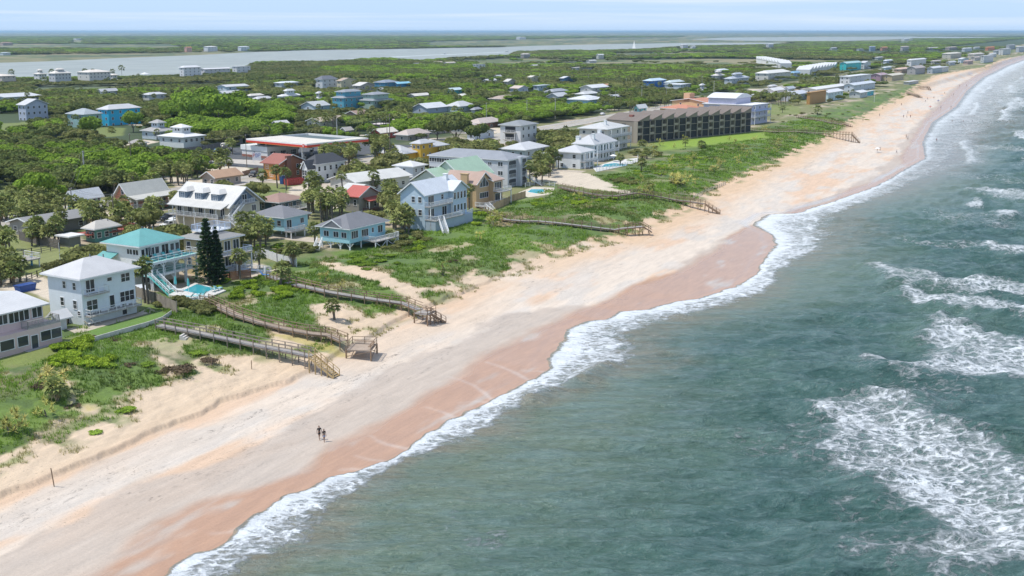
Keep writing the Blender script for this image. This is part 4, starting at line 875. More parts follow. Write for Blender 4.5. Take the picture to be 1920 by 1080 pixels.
# 15 grey apartments
H = House('apartment_block', 'long light grey three storey apartment block with arched sea end balconies beside the small pool', 'apartments', uL=805, uC=952, uR=988, vB=352, vE=301, wall=(.55, .57, .60), ang=-4, siding=False)
L_, D_, h_ = H.L, H.D, H.h; AP = H
H.body(); H.roof('x' if False else 'hip', 1.9, (.29, .31, .34), 'shingle', .4)
st = h_ / 3
for k in range(3):
    z = st * k + st * .55
    for y in (.22, .3, .42, .52, .66, .8, .93):
        big = y in (.66, .8, .93)
        H.win('S', D_ * y, z, 3.6 if big else 1.2, 1.2 if big else .8, 4 if big else 2, 1)
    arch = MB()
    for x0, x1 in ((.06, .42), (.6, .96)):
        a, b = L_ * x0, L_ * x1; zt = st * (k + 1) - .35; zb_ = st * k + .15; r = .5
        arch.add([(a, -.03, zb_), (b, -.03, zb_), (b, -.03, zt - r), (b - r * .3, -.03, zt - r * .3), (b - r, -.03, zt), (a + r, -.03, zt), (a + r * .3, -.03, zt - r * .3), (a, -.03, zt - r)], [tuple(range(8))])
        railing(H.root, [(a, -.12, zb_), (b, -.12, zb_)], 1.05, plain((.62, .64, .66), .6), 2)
    arch.build('balcony_opening', plain((.06, .065, .07), .5, .3), H.root)  # dark arched faces paint the shade inside the balconies; wall behind is solid
    for y in (.02, .08): pass
    H.win('S', D_ * .09, z, 1.6, 1.2, 2, 1)
MB().box(L_ * .46, L_ * .56, -1.3, 0, -.6, h_ + .6).build('stair_tower', H.wm, H.root)
stairs(H.root, (L_ * .7, -1.5), (L_ * .9, -6), 1.3, TRIM, st, 0.)
# 16 yellow house and its grey wing
H = House('house', 'bright yellow house with grey hip roofs and a small tower behind the grey apartment block', uL=773, uC=789, uR=812, vB=305, vE=270, wall=(.72, .45, .05), ang=-6)
H.body(); H.roof('hip', 1.2, (.50, .51, .52), 'shingle', .6); H.rows('E', 2, [H.h - 1.2, H.h - 4], .9, 1.0); H.rows('S', 2, [H.h - 1.2], .9, 1.)
H.body(x0=H.L, x1=H.L + 9, y1=9, h=H.h - 1.6, name='wing_wall'); H.roof('hip', 2.0, (.50, .51, .52), 'shingle', .6, x0=H.L, x1=H.L + 9, y1=9, h=H.h - 1.6, name='wing_roof')
H.body(x0=-8, x1=-.1, y0=2, y1=14, h=H.h - 3, name='low_wall'); H.roof('hip', 2.4, (.52, .53, .54), 'shingle', .8, x0=-8, x1=-.2, y0=2, y1=14, h=H.h - 3, name='low_roof')
# 17 grey two part house
H = House('house', 'light blue grey house with a square two storey block under pale hip roofs', uL=742, uC=775, uR=797, vB=345, vE=313, wall=(.52, .58, .62), ang=-4)
H.body(); H.roof('hip', 1.3, (.62, .62, .61), 'shingle', .8); H.rows('E', 2, [H.h - 1.2, H.h - 4], .9, 1.); H.rows('S', 1, [H.h - 1.2], .9, 1.)
H.body(x0=-9, x1=-.05, y0=1, y1=12, h=H.h - 3.2, name='low_wall'); H.roof('hip', 2.2, (.62, .62, .61), 'shingle', .9, x0=-9, x1=-.1, y0=1, y1=12, h=H.h - 3.2, name='low_roof'); H.win('S', 4, H.h - 4.5, 2, 1.1, 3, 1, off=-9); H.win('S', 8, H.h - 4.5, 2, 1.1, 3, 1, off=-9)
H = House('house', 'low house with a long pale grey roof right of the unfinished white house', uL=620, uC=668, uR=768, vB=364, vE=342, wall=(.6, .6, .57), ang=-14)
H.body(gable='x', rise=1.7); H.roof('x', 1.7, (.60, .60, .57), 'shingle', .7); H.rows('E', 4, [1.5], 1.2, 1.); H.rows('S', 2, [1.5], 1.2, 1.)
H = House('garage', 'low white garage with a pale roof and a blue bin at its door', 'garage', uL=640, uC=668, uR=700, vB=372, vE=358, wall=(.72, .72, .70), ang=-6); H.body(gable='y', rise=1.2); H.roof('y', 1.2, (.60, .60, .57), 'shingle', .5); H.win('E', H.L * .5, 1.1, 2.6, 2.0, 1, 4, name='garage_door')
# 18 white construction house
H = House('house', 'unfinished white wrapped two storey house with a charcoal hip roof beside the red dumpster', uL=570, uC=594, uR=647, vB=344, vE=309, wall=(.76, .77, .78), ang=-6, siding=False)
L_, D_, h_ = H.L, H.D, H.h
H.body(); H.roof('hip', 2.6, (.07, .075, .085), 'shingle', .6); H.rows('E', 5, [h_ - 1.4], .9, 1.3); H.rows('E', 4, [1.7], 1.0, 1.4); H.rows('S', 2, [h_ - 1.4, 1.7], 1., 1.4, 2)
H.body(x0=-3.5, x1=0, y0=D_ * .1, y1=D_ * .5, h=h_ - .6, gable='x', rise=1.8, name='bay_wall'); H.roof('x', 1.8, (.07, .075, .085), 'shingle', .4, x0=-3.5, x1=1, y0=D_ * .1, y1=D_ * .5, h=h_ - .6, name='bay_roof')
for z in (h_ - 2.2, 1.8): H.win('S', D_ * .3, z, 1.8, 1.5, 2, 2, off=-3.5)
# 19 brown-orange house
H = House('house', 'orange brown timber house with rust red roof and dark brick chimney', uL=495, uC=524, uR=570, vB=338, vE=307, wall=(.50, .22, .09), ang=-6)
L_, D_, h_ = H.L, H.D, H.h
H.body(gable='y', rise=2.2, wall=(.32, .13, .07)); H.roof('y', 2.2, (.33, .13, .10), 'shingle', .8); H.rows('S', 2, [h_ - 1.2], 1.1, 1.2, 2); H.rows('S', 1, [1.6], 1.3, 1.3, 2); H.rows('E', 2, [h_ - 1.4, 1.6], .9, 1.2)
MB().box(L_ * .25, L_ * .42, -.9, 0, -.6, h_ + 2.2).build('chimney', paint((.22, .10, .07), False), H.root)
MB().box(-.04, 0, 0.3, D_ - .3, 0, h_ - .3).build('front_panel', paint((.55, .25, .07)), H.root)
# tan roof low house, the low grey houses bottom left etc.
def low(label, uL, uC, uR, vB, vE, wall, rc, kind='x', rise=1.4, mat='shingle', name='house', ang=-5, n=(3, 2), **k):
    H = House(name, label, k.pop('cat', 'house'), uL=uL, uC=uC, uR=uR, vB=vB, vE=vE, wall=wall, ang=ang, **k)
    g = kind if kind in 'xy' else None; H.body(gable=g, rise=rise); H.roof(kind, rise, rc, mat, .7)
    st = max(1, round(H.h / 3)); zs = [H.h - 1.35 - 3 * i for i in range(st)]
    if n[0]: H.rows('E', n[0], zs, min(1.2, H.L / n[0] * .5), 1.15)
    if n[1]: H.rows('S', n[1], zs, min(1.1, H.D / n[1] * .5), 1.15)
    return H
low('low house with a tan tiled gable roof behind the cream dormer house', 380, 404, 452, 350, 343, (.45, .38, .32), (.48, .31, .20), 'x', 1.5, h=2.7)
low('low grey flat roofed house among the palms at the left edge, partly hidden', 20, 62, 170, 444, 432, (.28, .27, .25), (.28, .28, .275), 'x', 1.1, h=2.7)
low('low house with a pale beige hip roof just left of the teal roofed house', 162, 180, 222, 455, 438, (.12, .30, .27), (.53, .50, .45), 'hip', 1.5, h=2.9, name='cottage')
low('small shed with flat white roof in the yard behind the white three storey house', 113, 132, 152, 465, 452, (.2, .2, .18), (.70, .69, .66), 'flat', .1, h=2.3, name='shed', cat='shed', n=(0, 0))
low('small white shed between the pink house and the white three storey house', 100, 112, 126, 620, 606, (.62, .64, .66), (.66, .66, .66), 'x', .6, h=2.2, name='shed', cat='shed', n=(0, 1))
# petrol station
H = House('petrol_station_shop', 'long white flat roofed petrol station shop with brick base and air units on its roof', 'shop', uL=454, uC=502, uR=560, vB=298, vE=280, wall=(.68, .67, .64), ang=-14, siding=False)
H.body(); L_, D_, h_ = H.L, H.D, H.h; MB().box(-.3, L_ + .3, -.3, D_ + .3, h_ - .9, h_ + .8).build('parapet', paint((.80, .80, .77), False), H.root); MB().box(-.06, L_ + .06, -.06, D_ + .06, -.3, .9).build('brick_base', paint((.30, .13, .09), False), H.root)
MB().box(.1, L_ - .1, .1, D_ - .1, h_ + .82, h_ + .84).build('roof', roofm((.66, .66, .63)), H.root)
H.rows('E', 3, [1.8], 2.2, 1.8, 3); H.rows('S', 1, [1.2], 1., 2., name='door')
for k in range(3):
    x = L_ * (.2 + .2 * k); MB().box(x, x + 2.2, D_ * .5, D_ * .5 + 2, h_ + .85, h_ + 2.3).tube([(x + 1.1, D_ * .5 + 1, h_ + 2.3), (x + 1.1, D_ * .5 + 1, h_ + 2.6)], .7, 12).build('air_unit', plain((.22, .24, .26), .5, .3), H.root)
# canopy: flat deck with sunken dark top, red band
px, py = unproj(575, 272, 11.0); cx0, cy0 = float(px), float(py)
PS = thing('petrol_station_canopy', 'wide white petrol station canopy with a red edge band and round red badge', 'canopy', (cx0, cy0, GZ), R(-12)); CL, CD, ch = 30., 33., 5.6
FOOT.append((cx0, cy0, (math.cos(R(-12)), math.sin(R(-12))), (-math.sin(R(-12)), math.cos(R(-12))), CL, CD))
mb = MB(); mb.box(0, CL, 0, CD, ch, ch + .35); mb.box(0, CL, 0, .4, ch + .35, ch + 1.3); mb.box(0, CL, CD - .4, CD, ch + .35, ch + 1.3); mb.box(0, .4, .4, CD - .4, ch + .35, ch + 1.3); mb.box(CL - .4, CL, .4, CD - .4, ch + .35, ch + 1.3); mb.build('canopy_deck', paint((.80, .79, .76), False), PS)
mb = MB(); mb.box(.4, CL * .55, .4, CD - .4, ch + .9, ch + 1.28); mb.box(CL * .55, CL - .4, .4, CD * .15, ch + .9, ch + 1.28); mb.build('canopy_top', roofm((.66, .62, .54)), PS)
MB().box(CL * .55, CL - .4, CD * .15, CD - .4, ch + .5, ch + .56).build('sunken_roof', plain((.10, .14, .14), .6, .3), PS)
mb = MB(); mb.box(-.06, CL + .06, -.06, 0, ch + .1, ch + .75); mb.box(-.06, 0, 0, CD, ch + .1, ch + .75); mb.build('red_band', plain((.62, .05, .03), .5, .1), PS)
mb = MB(); mb.box(-.05, CL + .05, -.05, 0, ch - .05, ch + .1); mb.box(-.05, 0, 0, CD, ch - .05, ch + .1); mb.build('orange_stripe', plain((.75, .25, .04), .5, .1), PS)
mb = MB(); mb.tube([(-.07, 1.6, ch + .55), (-.16, 1.6, ch + .55)], .65, 20); b_ = mb.build('badge', plain((.62, .05, .03), .5, .1), PS)
mb = MB(); mb.tube([(-.17, 1.6, ch + .55), (-.2, 1.6, ch + .55)], .42, 20); mb.build('badge_ring', TRIM, b_)
mb = MB(); mb.tube([(-.21, 1.6, ch + .55), (-.24, 1.6, ch + .55)], .24, 16); mb.build('badge_centre', plain((.62, .05, .03), .5, .1), b_)
for x in (.12, .5, .88):
    for y in (.2, .8): MB().tube([(CL * x, CD * y, -.3), (CL * x, CD * y, ch)], .28, 10).build('column', TRIM, PS)
for x in (.3, .7):
    for y in (.35, .65):
        t_ = thing('fuel_pump', 'fuel pump under the petrol station canopy', 'fuel pump', (0, 0, 0), R(-12), 'fuel pumps'); t_.location = PS.matrix_basis @ Vector((0, 0, 0)) if False else Vector((cx0 + CL * x * math.cos(R(-12)) + CD * y * math.sin(R(12)), cy0 - CL * x * math.sin(R(12)) + CD * y * math.cos(R(12)), GZ))
        MB().box(-.45, .45, -.3, .3, 0, 2.0).build('pump_body', plain((.7, .7, .7), .4), t_); MB().box(-.35, .35, -.33, -.3, 1.1, 1.8).build('pump_screen', GLASS, t_)
# roadside sign with red and blue letters
sx, sy, _ = ground(197 + 285, 309); sx, sy = [float(q) for q in unproj(482, 305, GZ)]
SG = thing('road_sign', 'white rectangular petrol station sign with red and blue lettering panels on short posts', 'sign', (sx, sy, GZ), R(-55))
MB().box(-1.5, 1.5, -.12, .12, .9, 3.6).build('sign_board', plain((.82, .82, .82), .4, .05), SG)
for x in (-1.1, 1.1): MB().box(x - .08, x + .08, -.08, .08, -.2, .9).build('post', TRIM, SG)
RED = plain((.62, .05, .04), .5, .05); BLU = plain((.05, .10, .42), .5, .05)
mb = MB(); mb.bar((-1.25, -.14, 1.9), (-1.25, -.14, 3.3), .16, .03) if False else mb.box(-1.3, -1.15, -.15, -.125, 1.9, 3.2).box(-1.15, -.75, -.15, -.125, 3.05, 3.2).box(-1.15, -.75, -.15, -.125, 2.45, 2.6).box(-.75, -.6, -.15, -.125, 2.6, 3.05); mb.build('letter', RED, SG)
mb = MB(); mb.box(-.4, -.25, -.15, -.125, 1.9, 3.2).box(-.25, .05, -.15, -.125, 3.05, 3.2).box(-.25, .05, -.15, -.125, 1.9, 2.05).box(.05, .2, -.15, -.125, 1.9, 3.2); mb.build('letter', BLU, SG)
mb = MB(); mb.box(.4, .55, -.15, -.125, 1.9, 3.2).box(.55, 1.1, -.15, -.125, 3.05, 3.2).box(.55, 1.1, -.15, -.125, 2.5, 2.62).box(1.1, 1.25, -.15, -.125, 2.62, 3.2); mb.build('letter', BLU, SG)
# 23-25 white group
H = low('tall white three storey house with grey hip roof and stacked balconies', 938, 976, 1006, 271, 236, (.74, .75, .76), (.27, .29, .30), 'hip', 1.6, n=(3, 0), ang=-4)
for z in (H.h - 2.8, H.h - 5.8): shade_panel(H, -.04, .02, H.D * .25, H.D * .75, z + .1, z + 2.3, 'balcony_opening'); H.deck(-1.4, 0, H.D * .2, H.D * .8, z, 'S', True)  # dark panels painted as the shade within each balcony
low('pale grey raised house under a wide white hip roof right of the apartment block', 940, 984, 1026, 300, 282, (.50, .55, .58), (.54, .55, .56), 'hip', 2.0, n=(3, 3), ang=-4)
low('white low wing with flat pale roof joined behind the white sea villa', 1010, 1030, 1048, 303, 292, (.7, .72, .72), (.54, .55, .56), 'x', .8, n=(2, 1), ang=-4)
H = low('white two storey villa wing with glassy sea veranda and hip roof nearest the sand court', 1042, 1088, 1112, 317, 287, (.72, .74, .76), (.54, .55, .56), 'hip', 2.0, n=(0, 2), ang=-4)
H.deck(0, H.L, -1.9, 0, H.h - 3, 'SEN', True, px=[.2, H.L * .35, H.L * .7, H.L - .2], top=H.h); H.rows('E', 4, [H.h - 1.6, 1.6], 1.2, 2.0, 2, name='door')
H = low('large white sea villa with tall pale blue windows, two chimneys and a pool terrace', 1076, 1113, 1153, 304, 272, (.74, .76, .77), (.53, .54, .55), 'hip', 3.0, n=(0, 1), ang=-4)
H.rows('E', 7, [H.h - 1.6, 2.0], .9, 2.1, trim=(.45, .62, .68)); H.chimney(H.L * .2, H.D * .25, H.h + 3.6); H.chimney(H.L * .1, H.D * .9, H.h + 2.6, 1.4); H.chimney(H.L * .8, H.D * .6, H.h + 4.0, 1.2)
H.deck(0, H.L, -1.8, 0, H.h - 3.1, 'SEN', True, px=[.2, H.L * .25, H.L * .5, H.L * .75, H.L - .2], top=H.h); VILLA = H
H = low('cream three storey villa with white hip roof just left of the brown condominium', 1086, 1138, 1176, 284, 243, (.66, .62, .55), (.54, .55, .54), 'hip', 2.0, n=(3, 3), ang=-4)
H.deck(0, H.L, -1.8, 0, H.h - 3.1, 'SEN', True, px=[.2, H.L * .5, H.L - .2], top=H.h); H.deck(0, H.L, -1.8, 0, H.h - 6.1, 'SEN', False); H.chimney(H.L * .3, H.D * .3, H.h + 3)
# brown condominium: a row of ten saw-tooth units
CX0, CY0 = [float(q) for q in unproj(1217, 266.5, GZ)]; CX1, CY1 = [float(q) for q in unproj(1407, 248, GZ)]
CA = math.atan2(CY1 - CY0, CX1 - CX0); CLn = math.hypot(CX1 - CX0, CY1 - CY0); NU = 9; UL = CLn / NU; CDp = 17; ch = 8.9; X00 = -UL * 1.0
CB = thing('condominium', 'long brown three storey condominium with saw tooth roofs and dark screened balconies', 'apartments', (CX0, CY0, GZ), CA)
FOOT.append((CX0 - 8, CY0, (math.cos(CA), math.sin(CA)), (-math.sin(CA), math.cos(CA)), CLn + 8, CDp))
cw = paint((.25, .215, .175), False); crf = roofm((.20, .165, .14)); scr = plain((.028, .030, .036), .75, .5, .8, name='screen'); inn = plain((.10, .09, .08), .8, .4)
for i in range(NU + 1):
    x0 = X00 + i * UL; x1 = x0 + UL; sh = 0 if i else .0
    MB().box(x0 + .02, x1 - .02, 1.6, CDp, -.5, ch - .02).build('wall', cw, CB)
    mb = MB(); mb.add([(x0, -.1, ch), (x1, -.1, ch), (x1, -.1, ch + 2.4), (x0, CDp, ch), (x1, CDp, ch), (x1, CDp, ch + 2.4)], [(0, 1, 2), (3, 5, 4), (1, 4, 5, 2), (0, 3, 4, 1)]); mb.build('gable', cw, CB)
    r = MB(); r.slab([(x0 - .1, -.6, ch + .15), (x1 + .2, -.6, ch + 2.7), (x1 + .2, CDp + .5, ch + 2.7), (x0 - .1, CDp + .5, ch + .15)], .22); r = r.build('roof', crf, CB)
    MB().box(x0 + UL * .5, x0 + UL * .5 + 1.2, 6, 8, ch + 1.5, ch + 2.3).build('roof_vent', roofm((.3, .12, .09)), r)
    for x in (x0, x0 + UL * .40): MB().box(x - .18, x + .18, -.5, 1.7, -.5, ch).build('pier', paint((.33, .29, .235), False), CB)
    for k in range(3):
        z = k * ch / 3 + .25; MB().box(x0 + .16, x1 - .16, -.25, 1.6, z - .12, z + .13).build('balcony', cw, CB)
        MB().box(x0 + UL * .42 + .14, x1 - .16, -.1, -.02, z + .13, z + ch / 3 - .14).build('screen', scr, CB)
        MB().box(x0 + .16, x0 + UL * .38, -.2, -.08, z + .13, z + 1.0).build('balustrade', paint((.36, .31, .25), False) if k else scr, CB)
        MB().box(x0 + .16, x0 + UL * .38, 1.5, 1.57, z + .2, z + ch / 3 - .3).build('sliding_door', scr, CB)
MB().box(X00 - .05, X00, 6, 8.2, ch - 3, ch - 1.2).build('window', GLASS, CB)
# ground behind the condominium
H = low('cream building with long terracotta tiled roofs behind the brown condominium', 1262, 1325, 1402, 226, 193, (.62, .44, .24), (.50, .24, .16), 'x', 1.6, n=(6, 2), ang=-22, name='tiled_building', cat='building', D=24)
H.body(x0=-14, x1=-.1, y0=1, y1=20, h=H.h - 3, name='low_wall'); H.roof('hip', 1.8, (.52, .23, .15), 'shingle', .6, x0=-14, x1=-.1, y0=1, y1=20, h=H.h - 3, name='low_roof')
MB().box(0, 4, 12, 16, H.h, H.h + 4.5).build('gable_tower', paint((.66, .42, .26), False), H.root)
H = low('lilac house with a curved white roof just right of the brown condominium', 1372, 1408, 1438, 234, 198, (.56, .55, .68), (.74, .74, .76), 'flat', .2, n=(3, 0), ang=-8, D=26)
H.body(x0=H.L * .05, x1=H.L * .95, y0=9, y1=24, h=H.h + 3.2, name='upper_wall'); mb = MB(); pr = [(H.L * .0 + H.L * k / 8, H.h + 3.2 + 2.2 * math.sin(math.pi * k / 8)) for k in range(9)]
mb.add([(x, 8.5, z) for x, z in pr] + [(x, 24.5, z) for x, z in pr], [(i, i + 1, 10 + i, 9 + i) for i in range(8)] + [tuple(range(9))[::-1], tuple(range(9, 18))]); mb.build('curved_roof', roofm((.76, .76, .77), 'metal'), H.root)
H.deck(0, H.L, -2, 0, H.h - 3, 'SEN', True, railm=plain((.3, .42, .7), .5), top=H.h); H.deck(0, H.L, -2, 0, H.h - 6, 'SEN', False)
low('tiny aqua cottage with white gable roof among palms left of the terracotta roofs', 1189, 1196, 1212, 211, 202, (.22, .55, .58), (.74, .75, .74), 'x', 1.4, 'metal', n=(2, 1), name='cottage', ang=-8)
